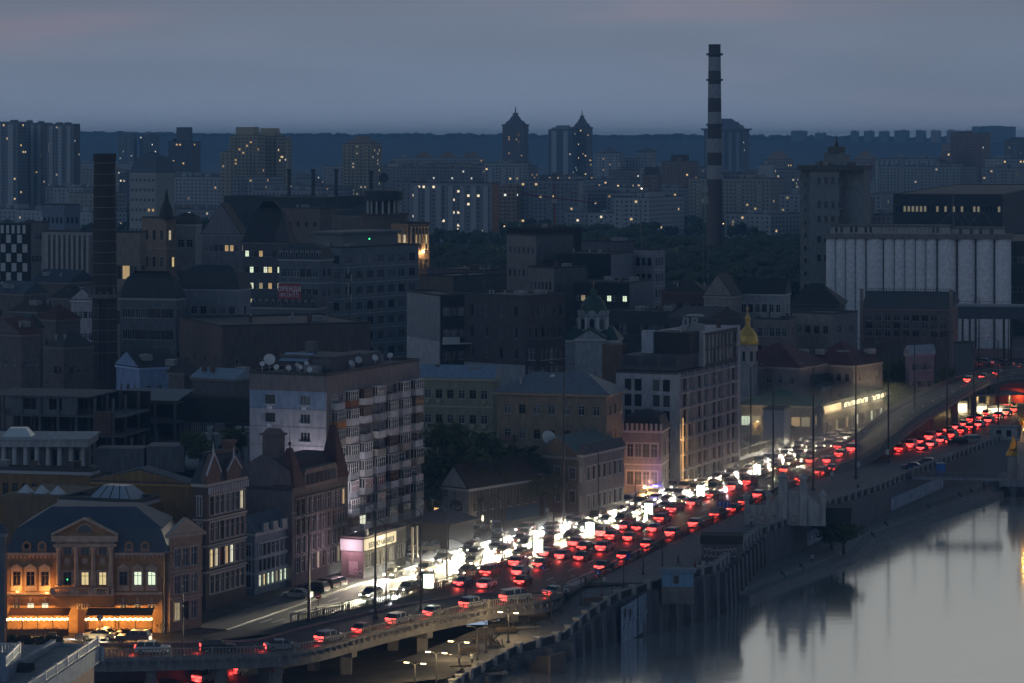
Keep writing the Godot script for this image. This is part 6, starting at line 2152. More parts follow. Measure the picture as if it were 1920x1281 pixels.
func church() -> void:
	var d := 690.0
	var o := thing("domed_church", "white church with a green dome over an eight-sided drum", "church", P(1111, 680, d) * V(1, 0, 1), deg_to_rad(-8))
	var s := d / F
	var yy := func(r: float) -> float: return H - (r - 270.0) * s
	var white := mat(lin(0.36, 0.38, 0.4), 0.85, "streak")
	var green := mat(lin(0.025, 0.07, 0.045), 0.6, "plaster")
	var b := MB.new()
	b.box(-50 * s, 0, -8, 50 * s, yy.call(640), 4)
	b.box(-27 * s, 0, 4.0, 27 * s, yy.call(636), 6.5)
	part(o, "nave", b, white)
	b = MB.new()
	b.box(-52 * s, yy.call(640), -8.3, 52 * s, yy.call(636), 4.3)
	b.box(-29 * s, yy.call(636), 3.9, 29 * s, yy.call(632.5), 6.8)
	part(o, "cornice", b, mat(lin(0.45), 0.8, ""))
	b = MB.new()
	b.taper(-52 * s, yy.call(636) + 0.01, -8, 52 * s, yy.call(614), 3.8, 14 * s, 5.0)
	part(o, "roof", b, green)
	b = MB.new()
	b.extrude([V2(-28 * s, yy.call(632.4)), V2(28 * s, yy.call(632.4)), V2(0, yy.call(615))], 2.0, 6.6)
	part(o, "pediment", b, white)
	b = MB.new()
	for q in [-1.0, 1.0]:
		b.t = Transform3D(Basis(), V(0, yy.call(614.6), 0))
		b.extrude([V2(0, 0.05), V2(0, 0.4), V2(q * 30 * s, -17.6 * s + 0.4), V2(q * 30 * s, -17.6 * s + 0.05)] if q < 0 else [V2(0, 0.05), V2(30 * s, -17.6 * s + 0.05), V2(30 * s, -17.6 * s + 0.4), V2(0, 0.4)], 1.9, 6.9)
	part(o, "pediment_roof", b, green)
	b = MB.new()
	b.lathe(V(0, yy.call(622), -2), [V2(27 * s, 0), V2(27 * s, 28 * s), V2(30 * s, 29 * s), V2(30 * s, 33 * s)], 8, false, 0.39, TAU + 0.39)
	part(o, "drum", b, white)
	for i in 8:
		var a := TAU * i / 8.0
		var n := V(cos(a), 0, -sin(a))
		b = MB.new()
		b.t = Transform3D(Basis(V(-n.z, 0, n.x) * -1.0, Vector3.UP, n), V(0, yy.call(617), -2) + n * 25.2 * s)
		var prof := [V2(-4.5 * s, 0), V2(4.5 * s, 0)]
		for k in 7:
			var u := PI * k / 6.0
			prof.append(V2(cos(u) * 4.5 * s, 15 * s + sin(u) * 4.5 * s))
		b.extrude(prof, -0.3, 0.03)
		part(o, "window", b, glass[0])
		b = MB.new()
		b.t = Transform3D(Basis(), V(0, yy.call(622), -2))
		var e := V(cos(a + 0.393), 0, -sin(a + 0.393)) * 28.0 * s
		b.lathe(e, [V2(2.4 * s, 0), V2(2.0 * s, 26 * s), V2(2.8 * s, 28 * s)], 8)
		part(o, "column", b, mat(lin(0.5), 0.8, ""))
		b = MB.new()
		b.t = Transform3D(Basis(V(-n.z, 0, n.x) * -1.0, Vector3.UP, n), V(0, yy.call(589), -2) + n * 25.0 * s)
		prof = []
		for k in 9:
			var u := PI * k / 8.0
			prof.append(V2(cos(u) * 9 * s, sin(u) * 7 * s))
		b.extrude(prof, -0.6, 0.55)
		part(o, "arched_gable", b, white)
	b = MB.new()
	b.lathe(V(0, yy.call(589), -2), [V2(28 * s, 0), V2(25 * s, 8 * s), V2(24 * s, 14 * s), V2(20 * s, 23 * s), V2(13 * s, 30 * s), V2(6 * s, 33.5 * s), V2(6.0 * s, 36 * s), V2(6.5 * s, 37 * s), V2(5.8 * s, 44 * s), V2(3 * s, 47 * s), V2(0.6 * s, 49 * s)], 24)
	part(o, "dome", b, green)
	b = MB.new()
	b.bar(V(0, yy.call(541), -2), V(0, yy.call(527), -2), 0.14, 0.14)
	b.bar(V(-0.55, yy.call(532), -2), V(0.55, yy.call(532), -2), 0.14, 0.14)
	part(o, "cross", b, mat(lin(0.35, 0.25, 0.06), 0.3, "", 0.7))
	# the small gilded dome right of the office block
	d = 660.0
	s = d / F
	o = thing("gilded_chapel", "white round chapel drum with a gilded onion dome", "chapel", P(1402, 700, d) * V(1, 0, 1))
	b = MB.new()
	b.lathe(Vector3.ZERO, [V2(19 * s, 0), V2(19 * s, H - (648 - 270) * s), V2(21 * s, H - (645 - 270) * s)], 20)
	part(o, "drum", b, mat(lin(0.36, 0.34, 0.34), 0.85, "streak"))
	for i in 8:
		var a := TAU * i / 8.0 + 0.3
		var n := V(cos(a), 0, -sin(a))
		b = MB.new()
		b.t = Transform3D(Basis(V(-n.z, 0, n.x) * -1.0, Vector3.UP, n), V(0, H - (676 - 270) * s, 0) + n * 18.9 * s)
		var prof := [V2(-2.6 * s, 0), V2(2.6 * s, 0)]
		for k in 7:
			var u := PI * k / 6.0
			prof.append(V2(cos(u) * 2.6 * s, 16 * s + sin(u) * 2.6 * s))
		b.extrude(prof, -0.3, 0.05)
		part(o, "window", b, glass[0])
	b = MB.new()
	b.lathe(V(0, H - (645 - 270) * s, 0), [V2(19.5 * s, 0), V2(20 * s, 6 * s), V2(18 * s, 15 * s), V2(12 * s, 25 * s), V2(6 * s, 32 * s), V2(4.2 * s, 35 * s), V2(4.4 * s, 43 * s), V2(5.4 * s, 47 * s), V2(3 * s, 53 * s), V2(0.7 * s, 58 * s)], 24)
	part(o, "dome", b, mat(lin(0.62, 0.40, 0.07), 0.42, "plaster", 0.35))
	b = MB.new()
	b.bar(V(0, H - (588 - 270) * s, 0), V(0, H - (574 - 270) * s, 0), 0.14, 0.14)
	b.bar(V(-0.5, H - (579 - 270) * s, 0), V(0.5, H - (579 - 270) * s, 0), 0.14, 0.14)
	part(o, "cross", b, mat(lin(0.5, 0.34, 0.08), 0.3, "", 0.7))

func arched_gate() -> void:
	var d := 478.0
	var s := d / F
	var o := thing("arched_gate", "pale stone wall with a tall arched opening and square piers", "gate", P(424, 880, d) * V(1, 0, 1), deg_to_rad(-6))
	var gy := H - (866.0 - 270) * s
	var prof := [V2(-48 * s, gy - 2), V2(-17 * s, gy - 2), V2(-17 * s, gy + 18 * s)]
	for k in 9:
		var u := PI - PI * k / 8.0
		prof.append(V2(cos(u) * 17 * s, gy + 22 * s + sin(u) * 14 * s))
	prof.append_array([V2(17 * s, gy - 2), V2(48 * s, gy - 2), V2(48 * s, gy + 50 * s), V2(-48 * s, gy + 50 * s)])
	var b := MB.new()
	b.extrude(prof, -0.8, 0)
	part(o, "wall", b, mat(lin(0.24, 0.27, 0.28), 0.9, "streak"))
	b = MB.new()
	b.box(-49 * s, gy + 50 * s + 0.003, -1.0, 49 * s, gy + 54 * s, 0.2)
	part(o, "coping", b, mat(lin(0.3, 0.33, 0.34), 0.85, ""))
	for x in [-30.0, 24.0, 40.0]:
		b = MB.new()
		b.box((x - 4) * s, 0, 0.002, (x + 4) * s, gy + 62 * s, 0.5)
		b.box((x - 5.5) * s, gy + 62 * s, -0.2, (x + 5.5) * s, gy + 67 * s, 0.7)
		part(o, "pier", b, mat(lin(0.28, 0.31, 0.32), 0.9, "streak"))
	b = MB.new()
	b.box(-17 * s, gy - 2, -1.6, 17 * s, gy + 37 * s, -1.4)
	part(o, "dark_backing", b, mat(lin(0.012), 0.9, ""))  # near-black sheet set behind the arch to darken its opening

func pink_warehouse() -> void:
	var o := bld("pink_warehouse", "long pinkish-brown warehouse with a dark ridged roof before the silos", "building", 1617, 1782, 1797, 580, 820, 12, {"wall": lin(0.22, 0.17, 0.155), "fl": 3, "cl": 9, "cr": 2, "ww": 1.9, "wh": 2.3, "base": 10.0, "top": 1.5, "roof": "gx", "rh": 4.0, "rc": lin(0.03, 0.034, 0.04), "style": "2"})
	var s: Vector3 = o.get_meta("size")
	var b := MB.new()
	var z := -s.z * 0.5
	for i in 34:
		b.box(-s.x * i / 33.0 - 0.06, s.y + 4.0, z - 0.06, -s.x * i / 33.0 + 0.06, s.y + 5.0, z + 0.06)
	b.box(-s.x, s.y + 4.5, z - 0.05, 0, s.y + 4.6, z + 0.05)
	part(o, "ridge_railing", b, mat(lin(0.05), 0.6, ""), true)
	for x in [0.2, -s.x - 0.2]:
		b = MB.new()
		b.taper(x - 0.5, 0, -0.5, x + 0.5, s.y + 5.2, 0.5, 0.05, 0.05)
		b.box(x - 0.6, s.y + 5.2, -0.6, x + 0.6, s.y + 5.6, 0.6)
		part(o, "corner_pier", b, mat(lin(0.25, 0.19, 0.17), 0.9, ""))

# low shops with lit signboards along the street at the right
func shops() -> void:
	var o := bld("green_roof_shop", "low shop with a green tin roof and warm lit windows", "shop", 1384, 1525, 1545, 762, 640, 14, {"wall": lin(0.4, 0.33, 0.22), "fl": 1, "cl": 7, "cr": 2, "ww": 2.4, "wh": 2.2, "base": 0.8, "top": 1.0, "lit": 0.6, "roof": "hip", "rh": 3.0, "rc": lin(0.03, 0.1, 0.06), "style": "3"})
	o = bld("white_kiosk_block", "white van-sized kiosk in front of the green-roofed shop", "kiosk", 1430, 1470, 1482, 770, 622, 20, {"wall": lin(0.3, 0.33, 0.38)})
	o = bld("sign_shop", "long low shop row under a band of glowing letters", "shop", 1538, 1543, 1668, 776, 640, 26, {"wall": lin(0.18, 0.16, 0.14), "fl": 1, "cl": 0, "cr": 13, "ww": 1.7, "wh": 2.4, "base": 0.4, "top": 1.8, "lit": 0.45, "roof": "gz", "rh": 2.2, "rc": lin(0.03, 0.05, 0.055), "style": "2"})
	var s: Vector3 = o.get_meta("size")
	var b := MB.new()
	b.box(0.01, s.y - 0.1, -11.5, 0.35, s.y + 1.6, -0.5)
	part(o, "lit_sign_panel", b, glow(lin(1.0, 0.74, 0.36), 1.1))
	omni(o, V(3.0, s.y + 0.8, -6.0), lin(1.0, 0.74, 0.36), 30.0, 0.6)
	for i in 22:
		if i in [12, 13]: continue
		b = MB.new()
		var z := -13.5 - i * (s.z - 15.0) / 22.0
		b.box(0.2, s.y + 0.1, z - 0.75, 0.3, s.y + 0.25, z + 0.75)
		b.box(0.2, s.y + 0.25, z - 0.6, 0.3, s.y + 1.2, z - 0.35)
		if i % 2: b.box(0.2, s.y + 0.25, z + 0.3, 0.3, s.y + 1.1, z + 0.55)
		if i % 3: b.box(0.2, s.y + 1.15, z - 0.5, 0.3, s.y + 1.35, z + 0.5)
		part(o, "neon_letter", b, glow(lin(1.0, 0.82, 0.5), 2.2))
	for k in 3:
		omni(o, V(2.0, s.y + 0.8, -20.0 - k * (s.z - 24.0) / 2.5), lin(1.0, 0.8, 0.45), 22.0, 0.4)
	o = bld("hall_behind_shops", "dark gabled hall with a faded letter band behind the lit shops", "building", 1500, 1532, 1630, 720, 665, 28, {"wall": lin(0.1, 0.1, 0.105), "roof": "gz", "rh": 3.0, "rc": lin(0.03, 0.05, 0.05), "fl": 0})
	s = o.get_meta("size")
	b = MB.new()
	for i in 16:
		var z := -3.0 - i * (s.z - 8.0) / 16.0
		if i in [8]: continue
		b.box(0.02, s.y - 2.2, z - 0.7, 0.2, s.y - 0.9 - 0.3 * (i % 2), z - 0.4)
		b.box(0.02, s.y - 2.2, z + 0.1, 0.2, s.y - 0.9 - 0.3 * ((i + 1) % 2), z + 0.4)
	part(o, "faded_lettering", b, mat(lin(0.4, 0.38, 0.34), 0.8, ""))
	# hoarding lit by the traffic, with strip lamps added to brighten it
	o = thing("hoarding", "tall plank hoarding warmly lit behind the hedge", "fence", G(1460, 830) - V(6, 0, 7), deg_to_rad(-TURN))
	for i in 12:
		b = MB.new()
		b.box(-0.08, 0, -i * 2.6 - 2.5, 0.08, 3.4, -i * 2.6 - 0.05)
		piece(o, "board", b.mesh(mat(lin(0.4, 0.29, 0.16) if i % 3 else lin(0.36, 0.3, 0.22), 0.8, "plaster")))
	for k in 3:
		b = MB.new()
		b.box(0.25, 3.5, -5.0 - k * 10.0, 0.6, 3.65, -4.4 - k * 10.0)
		part(o, "strip_lamp", b, glow(lin(1.0, 0.72, 0.35), 6.0))
		omni(o, V(1.4, 3.4, -4.7 - k * 10.0), lin(1.0, 0.72, 0.35), 9.0, 0.3)
	o = thing("railing_fence", "pale railing fence along the left kerb before the hedge", "fence")
	var pts := []
	for i in 14:
		pts.append(xz(LK, 560.0 + i * 6.0) + V(-5.6, 0.13, 0))
	balustrade(o, pts, 1.6, 0.5, mat(lin(0.3, 0.26, 0.18), 0.7, ""))
	o = thing("yellow_hoarding", "yellow-lit low hoarding with a dark triangle mark", "hoarding", G(1360, 893), deg_to_rad(-TURN + 90))
	b = MB.new()
	b.box(-1, 0, -0.1, 17, 2.2, 0.1)
	part(o, "board", b, mat(lin(0.5, 0.45, 0.3), 0.8, "plaster"))
	b = MB.new()
	b.extrude([V2(2.5, 0.6), V2(4.5, 0.6), V2(3.5, 1.8)], 0.102, 0.12)
	part(o, "triangle_mark", b, mat(lin(0.02), 0.8, ""))

# ---------------------------------------------------------------- grain elevator and silos
func build_elevator() -> void:
	var d := 930.0
	var s := d / F
	var o := thing("elevator_tower", "tall grey concrete grain elevator tower with a stepped top and spike", "grain elevator", P(1518, 540, d) * V(1, 0, 1), deg_to_rad(-14))
	var con := mat(lin(0.24, 0.25, 0.25), 0.95, "streak")
	var top := H - (318 - 270.0) * s
	var w := 99.0 * s
	var b := MB.new()
	b.box(0, 0, -22, w * 0.56, top, 0)
	b.box(w * 0.56 + 0.002, 0, -22, w, top - 0.002, -4)
	b.box(-20 * s, 0, -22, -0.002, top - 0.001, -3)
	part(o, "wall", b, con)
	b = MB.new()
	b.box(-20.5 * s - 0.6, top + 0.003, -22.6, w + 0.7, top + 1.4, 0.7)
	for i in 16:
		b.box(-2.6 + i * w / 14.0, top - 0.7, 0.002, -2.0 + i * w / 14.0, top, 0.5)
	part(o, "cornice", b, mat(lin(0.13, 0.125, 0.115), 0.95, "streak"))
	for r in [[345, 4, 0.0], [390, 4, 0.0], [417, 4, 0.0], [455, 3, 0.2], [490, 3, 0.1]]:
		for i in int(r[1]):
			var q := MB.new()
			var x: float = (18 + i * 13.0) * s
			var y: float = H - (r[0] - 270.0) * s
			q.box(x - 0.55, y, 0.002, x + 0.55, y + 2.2, 0.06)
			piece(o, "window", q.mesh(glass[0]))
			var fr := MB.new()
			fr.box(x - 0.75, y - 0.25, 0.003, x + 0.75, y - 0.003, 0.2)
			piece(o, "sill", fr.mesh(con))
	for i in 9:
		var q := MB.new()
		q.box(-12 * s, H - (350 + i * 24 - 270.0) * s, -2.995, -12 * s + 0.7, H - (350 + i * 24 - 270.0) * s + 1.4, -2.94)
		piece(o, "window", q.mesh(glass[0]))
	var cx := 45.0 * s
	for q in [[38.0, 0.0, 10.0, 1.4], [22.0, 26.0, 0.0, 0.0]]:
		pass
	b = MB.new()
	b.box(-8 * s, top + 1.41, -16, w * 0.9, top + 6 * s, -6)
	b.box(8 * s, top + 1.42, -14, 30 * s, top + 14 * s, -4)
	b.box(24 * s, top + 1.43, -15, 66 * s, top + 27 * s, -3)
	b.box(30 * s, top + 27 * s + 0.01, -13, 60 * s, top + 29 * s, -4)
	part(o, "roof_tier", b, con)
	b = MB.new()
	b.box(30 * s, top + 29 * s + 0.01, -12.5, 58 * s, top + 42 * s, -5.5)
	b.box(33 * s, top + 42.01 * s, -12, 55 * s, top + 43.5 * s, -6)
	part(o, "lantern", b, mat(lin(0.15, 0.15, 0.13), 0.95, "streak"))
	for x in [26, 31.5, 58, 63.5]:
		b = MB.new()
		b.box(x * s - 0.35, top + 27.1 * s, -3.4, x * s + 0.35, top + 32 * s, -2.8)
		part(o, "corner_block", b, con)
	b = MB.new()
	b.tube(V(44 * s, top + 43.5 * s, -9), V(44 * s, top + 66 * s, -9), 0.45, 0.06, 6)
	b.ball(V(44 * s, top + 47 * s, -9), V(0.8, 0.9, 0.8), 6, 5)
	part(o, "spike", b, mat(lin(0.05), 0.6, ""))
	clutter(o, -w * 0.9, 10, top + 1.4, 4)
	# the silos: five broad groups of white cylinders
	d = 900.0
	s = d / F
	o = thing("grain_silos", "row of tall white silo cylinders under a long windowed gallery", "silo", P(1548, 575, d) * V(1, 0, 1), deg_to_rad(-10))
	var white := mat(lin(0.8, 0.82, 0.84), 0.85, "plaster")
	var h := H - (447 - 270.0) * s
	var x := 0.0
	for q in [[18.5, 0], [18.5, 0], [18.5, 0], [18.5, 0], [34.0, 1], [19.5, 2], [19.5, 2], [19.5, 2], [19.5, 2], [19.5, 2], [38.0, 3], [34.0, 4], [34.5, 4], [32.0, 4]]:
		var r: float = q[0] * s / 2 + 0.05
		var c := MB.new()
		var big: bool = q[0] > 30
		c.lathe(V(x + r, 0, -r * (0.9 if big else 1.0)), [V2(r * 0.955, 0), V2(r * 0.955, h - 0.01), V2(0, h)], 28)
		part(o, "silo", c, white)
		x += q[0] * s
	b = MB.new()
	b.box(0, 0, -15, x, h - 0.4, -r_of(18.5 * s))
	part(o, "gap_shade_wall", b, mat(lin(0.1), 0.9, "streak"))  # dark colour stands for the shade in the gaps between silos
	b = MB.new()
	b.box(-0.6, h + 0.01, -14, x * 1.0 + 0.4, h + 1.5, 0.6)
	part(o, "slab_edge", b, mat(lin(0.22, 0.2, 0.18), 0.9, "streak"))
	b = MB.new()
	var g1 := H - (425 - 270.0) * s
	b.box(9 * s, h + 1.51, -12, 231 * s, g1, -0.6)
	b.box(231.2 * s, h + 1.51, -12, 331 * s, g1 - 0.5, -1.8)
	part(o, "gallery", b, mat(lin(0.42, 0.41, 0.38), 0.9, "streak"))
	b = MB.new()
	b.box(8 * s, g1 + 0.003, -12.4, 232 * s, g1 + 0.5, -0.3)
	b.box(232.1 * s, g1 - 0.497, -12.4, 332 * s, g1 - 0.1, -1.4)
	part(o, "gallery_roof", b, mat(lin(0.12), 0.9, ""))
	for q in [20, 30, 48, 57, 75, 84, 200, 208]:
		b = MB.new()
		b.box(q * s - 0.4, h + 1.9, -0.598, q * s + 0.4, h + 3.6, -0.54)
		part(o, "window", b, glass[0])
	for q in [250, 270, 287, 307]:
		b = MB.new()
		b.box(q * s - 0.55, h + 1.6, -1.798, q * s + 0.55, h + 3.4, -1.74)
		part(o, "window", b, glass[0])
	# sprayed lettering, abstract strokes on the gallery wall
	for i in 26:
		b = MB.new()
		var gx := (100 + i * 3.6) * s
		var y := h + 1.7 + rng.randf() * 0.3
		b.bar(V(gx, y, -0.57), V(gx + rng.randf_range(-0.5, 0.5), y + rng.randf_range(1.2, 2.0), -0.57), 0.05, rng.randf_range(0.12, 0.3))
		b.bar(V(gx, y + rng.randf_range(0.4, 1.6), -0.565), V(gx + 0.5, y + rng.randf_range(0.4, 1.6), -0.565), 0.04, 0.22)
		part(o, "graffiti", b, mat([lin(0.45, 0.38, 0.36), lin(0.12, 0.06, 0.06), lin(0.5), lin(0.28, 0.14, 0.13)][i % 4], 0.8, ""))
	b = MB.new()
	for q in [[205, 205, 235, 428, 232, 408], [235, 408, 250, 395, 235, 425], [250, 395, 262, 425, 232, 410], [262, 425, 290, 412, 300, 425]]:
		b.bar(V(q[0] * s, g1, -6), V(q[2] * s, g1 + 5.0, -6), 0.15, 0.15)
		b.bar(V(q[2] * s, g1 + 5.0, -6), V((q[2] + 22) * s, g1, -6), 0.15, 0.15)
	b.bar(V(236 * s, g1, -6), V(236 * s, g1 + 13, -6), 0.2, 0.2)
	part(o, "roof_truss", b, mat(lin(0.2), 0.7, ""))
	# dark station hall behind
	o = bld("dark_station_hall", "long dark hall with one row of yellow windows behind the silos", "building", 1675, 1880, 1960, 366, 1250, 14, {"wall": lin(0.045, 0.048, 0.055), "fl": 1, "cl": 26, "cr": 0, "ww": 1.0, "wh": 2.4, "base": 33.5, "top": 2.5, "lit": 0.32, "far": true, "litm": glow(lin(1.0, 0.86, 0.5), 0.16)})
	bld("dark_hall_wing", "lower dark hall right of the silos", "building", 1850, 1930, 1960, 455, 980, 14, {"wall": lin(0.05), "fl": 3, "cl": 4, "cr": 0, "ww": 3.0, "wh": 2.2})
	# the railway bridge and its trestle
	o = thing("railway_bridge", "dark steel railway bridge on trestles at the right edge", "bridge", P(1797, 640, 800) * V(1, 0, 1), deg_to_rad(-8))
	var k := 800.0 / F
	var by := H - (598 - 270.0) * k
	b = MB.new()
	b.box(0, by, -7, 45, by + 3.4, 0)
	part(o, "girder", b, mat(lin(0.07, 0.08, 0.095), 0.7, "streak"))
	b = MB.new()
	b.box(-0.3, by + 3.41, -7.5, 45, by + 3.9, 0.5)
	part(o, "deck", b, mat(lin(0.22, 0.24, 0.27), 0.8, ""))
	b = MB.new()
	for i in 22:
		b.box(i * 2.0, by + 3.9, 0.2, i * 2.0 + 0.08, by + 5.0, 0.28)
	b.box(0, by + 4.9, 0.21, 45, by + 5.0, 0.27)
	part(o, "railing", b, mat(lin(0.08), 0.7, ""), true)
	for xx in [1.0, 12.5, 24.0, 35.0]:
		b = MB.new()
		for z in [-6.0, -1.0]:
			b.box(xx, 0, z, xx + 0.5, by - 0.005, z + 0.5)
			b.box(xx + 2.0, 0, z, xx + 2.5, by - 0.005, z + 0.5)
		b.bar(V(xx, 1, -0.7), V(xx + 2.4, by * 0.6, -0.7), 0.2, 0.2)
		b.bar(V(xx + 2.4, 1, -0.7), V(xx, by * 0.6, -0.7), 0.2, 0.2)
		part(o, "trestle", b, mat(lin(0.04), 0.8, ""))

func r_of(w: float) -> float:
	return w * 0.5

# ---------------------------------------------------------------- the block of flats and the street
func build_flats() -> void:
	var o := bld("tower_block", "nine-storey block of flats with a white end wall and cluttered balconies", "apartment block", 468, 611, 786, 706, 448, TURN, {"wall": lin(0.46, 0.46, 0.49), "wall2": lin(0.2, 0.195, 0.19), "fl": 9, "cl": 2, "cr": 0, "ww": 1.75, "wh": 1.5, "base": 0.9, "top": 2.5, "mg": 0.6, "style": "3", "ac": 0.5})
	var s: Vector3 = o.get_meta("size")
	var b := MB.new()
	b.box(-s.x - 0.02, s.y - 2.5, 0.005, 0.02, s.y - 0.01, 0.09)
	b.box(0.004, s.y - 2.5, -s.z, 0.07, s.y - 0.01, 0.0)
	part(o, "attic_band", b, mat(lin(0.19, 0.175, 0.17), 0.9, "streak"))
	b = MB.new()
	var wy := 0.9 + (s.y - 3.4) / 9.0 * 8.0 + ((s.y - 3.4) / 9.0 - 1.5) * 0.5
	b.box(-s.x, wy + 1.5, 0.004, 0.0, s.y - 2.52, 0.035)
	b.box(-s.x, wy - 0.75, 0.004, 0.0, wy - 0.13, 0.035)
	var cw := (s.x - 1.2) / 2.0
	for q in [[-s.x, -s.x + 0.6 + cw * 0.5 - 0.88], [-s.x + 0.6 + cw * 0.5 + 0.88, -s.x + 0.6 + cw * 1.5 - 0.88], [-s.x + 0.6 + cw * 1.5 + 0.88, 0.0]]:
		b.box(q[0], wy - 0.13, 0.004, q[1], wy + 1.5, 0.034)
	part(o, "blue_panel", b, mat(lin(0.25, 0.33, 0.44), 0.85, "streak"))
	b = MB.new()
	for i in 9:
		b.box(-s.x, 0.9 + i * (s.y - 3.4) / 9.0, 0.0402, 0.0, 0.96 + i * (s.y - 3.4) / 9.0, 0.05)
	part(o, "panel_joint", b, mat(lin(0.15), 0.9, ""))
	# balconies: seven columns by nine floors on the street side
	var fh := (s.y - 3.4) / 9.0
	var n := 7
	var rail := [lin(0.5), lin(0.42, 0.42, 0.44), lin(0.3, 0.28, 0.25), lin(0.46, 0.48, 0.52), lin(0.24, 0.25, 0.27)]
	for f in range(1, 9):
		for c in n:
			var z := -1.8 - c * (s.z - 3.4) / (n - 0.6)
			var y := 0.9 + f * fh
			var kind := rng.randi() % 4
			var out := 1.0 + 0.25 * rng.randf()
			var q := MB.new()
			q.box(0.004, y - 0.12, z - 2.9, out, y, z)
			q.box(out - 0.06, y + 0.001, z - 2.9, out, y + 1.0, z)
			q.box(0.004, y + 0.001, z - 2.9, out - 0.061, y + 1.0, z - 2.84)
			q.box(0.004, y + 0.001, z - 0.06, out - 0.061, y + 1.0, z)
			var col: Color = rail[rng.randi() % rail.size()]
			if f == 7 and c == 0: col = lin(0.4, 0.17, 0.05)
			if f == 8 and c == 1: col = lin(0.2, 0.07, 0.03)
			piece(o, "balcony", q.mesh(mat(col, 0.75, "plaster")))
			if kind > 0:
				var g := MB.new()
				g.box(out - 0.1, y + 1.0, z - 2.86, out - 0.07, y + 2.45, z - 0.05)
				g.box(0.03, y + 1.0, z - 0.1, out - 0.1, y + 2.45, z - 0.07)
				var m := g.mesh(glass[rng.randi() % 6])
				var fr := MB.new()
				for i in 5:
					fr.box(out - 0.11, y + 1.001, z - 2.9 + i * 0.71, out - 0.01, y + 2.5, z - 2.83 + i * 0.71)
				for xx in [0.005, out * 0.5, out - 0.09]:
					fr.box(xx, y + 1.001, z - 0.12, xx + 0.08, y + 2.5, z - 0.02)
				fr.box(0.004, y + 2.45, z - 2.9, out + 0.02, y + 2.55, z)
				fr.box(out - 0.11, y + 1.7, z - 2.88, out - 0.02, y + 1.76, z - 0.06)
				fr.mesh(mat(lin(0.5) if kind != 3 else lin(0.16, 0.09, 0.05), 0.6, ""), m)
				piece(o, "glazing", m)
			else:
				var wnd := win_mesh(2.2, 2.0, "2", rng.randi() % 6, rng.randf() < 0.05)
				piece(o, "balcony_door", wnd, false, Transform3D(Basis(V(0, 0, -1), Vector3.UP, V(1, 0, 0)), V(0.01, y + 0.2, z - 1.45)))
			var sw := win_mesh(1.1, 1.4, "2", rng.randi() % 6, false)
			piece(o, "window", sw, false, Transform3D(Basis(V(0, 0, -1), Vector3.UP, V(1, 0, 0)), V(0.01, y + 0.9, z - 3.6)))
	b = MB.new()
	for c in n:
		var z := -1.8 - c * (s.z - 3.4) / (n - 0.6)
		b.box(0.1, 0.0, z - 2.9, 0.5, 3.0, z)
	part(o, "ground_floor_front", b, mat(lin(0.12, 0.12, 0.12), 0.8, "streak"))
	# roof house, dishes
	b = MB.new()
	b.box(-s.x + 2.5, s.y + 0.07, -15, -2.5, s.y + 2.4, -7)
	b.box(-s.x + 1.8, s.y + 2.401, -15.5, -1.8, s.y + 2.65, -6.5)
	b.box(-s.x + 4.5, s.y + 2.652, -12, -s.x + 6, s.y + 4.6, -10.5)
	b.box(-7.5, s.y + 0.07, -26, -3, s.y + 2.2, -19)
	part(o, "lift_house", b, mat(lin(0.15, 0.14, 0.14), 0.9, "streak"))
	b = MB.new()
	b.quad(V(-s.x + 2, s.y + 1.7, -6.0), V(-6.5, s.y + 1.7, -6.0), V(-6.5, s.y + 2.9, -8.5), V(-s.x + 2, s.y + 2.9, -8.5))
	part(o, "tin_sheet", b, mat(lin(0.25, 0.32, 0.42), 0.5, ""))
	dish(o, V(-s.x + 2.2, s.y + 0.5, -2.5), 0.95, 0.6, 1.6)
	for q in [[-11.6, 0.0, 0.6], [-9.2, -0.3, 0.65], [-7.0, -0.2, 0.7], [-4.8, 0.0, 0.6], [-3.2, -0.2, 0.65], [-8.0, -5.0, 0.6], [-6.3, -5.0, 0.6], [-3.0, -9.0, 0.7], [-1.8, -12.0, 0.7], [-2.5, -16.0, 0.9], [-1.5, -20.0, 0.8], [-4.0, -14.0, 0.6], [-5.0, -22.0, 0.7], [-1.6, -26.0, 0.7]]:
		dish(o, V(q[0], s.y + 0.4, q[1] - 0.4), q[2] * 0.68, rng.randf_range(0.2, 1.0), rng.randf_range(0.3, 1.2))
	clutter(o, s.x, s.z, s.y + 0.06, 10)
	# lamp out of view behind the mansard house, placed to light the end wall
	var p := thing("unseen_wall_lamp", "unseen floodlight behind the mansard house washing the white end wall corner", "floodlight", at_local(o, V(-2.2, 13.0, 2.4)))
	b = MB.new()
	b.box(-0.3, -0.3, -0.15, 0.3, 0.05, 0.15)
	b.tube(V(0, -2.5, 0.0), V(0, -0.3, 0.0), 0.05, 0.05, 5)
	part(p, "case", b, mat(lin(0.05), 0.6, ""))
	b = MB.new()
	b.box(-0.26, 0.052, -0.12, 0.26, 0.09, 0.12)
	part(p, "lamp_glass", b, glow(lin(1.0, 0.85, 0.92), 12.0))
	spot(p, V(0, 0.2, 0), V(-0.05, 1.0, -0.45), lin(1.0, 0.85, 0.95), 40.0, 80.0, 0.3)
	p = thing("facade_floodlight", "white floodlight on the pavilion roof washing the first balcony column", "floodlight", P(668, 1003, 447))
	b = MB.new()
	b.box(-0.3, -0.5, -0.2, 0.3, 0.0, 0.2)
	b.box(-0.05, -2.5, -0.05, 0.05, -0.51, 0.05)
	part(p, "case", b, mat(lin(0.05), 0.6, ""))
	b = MB.new()
	b.box(-0.26, 0.002, -0.16, 0.26, 0.5, 0.16)
	part(p, "lamp_glass", b, glow(lin(1.0, 0.9, 0.98), 3.0))
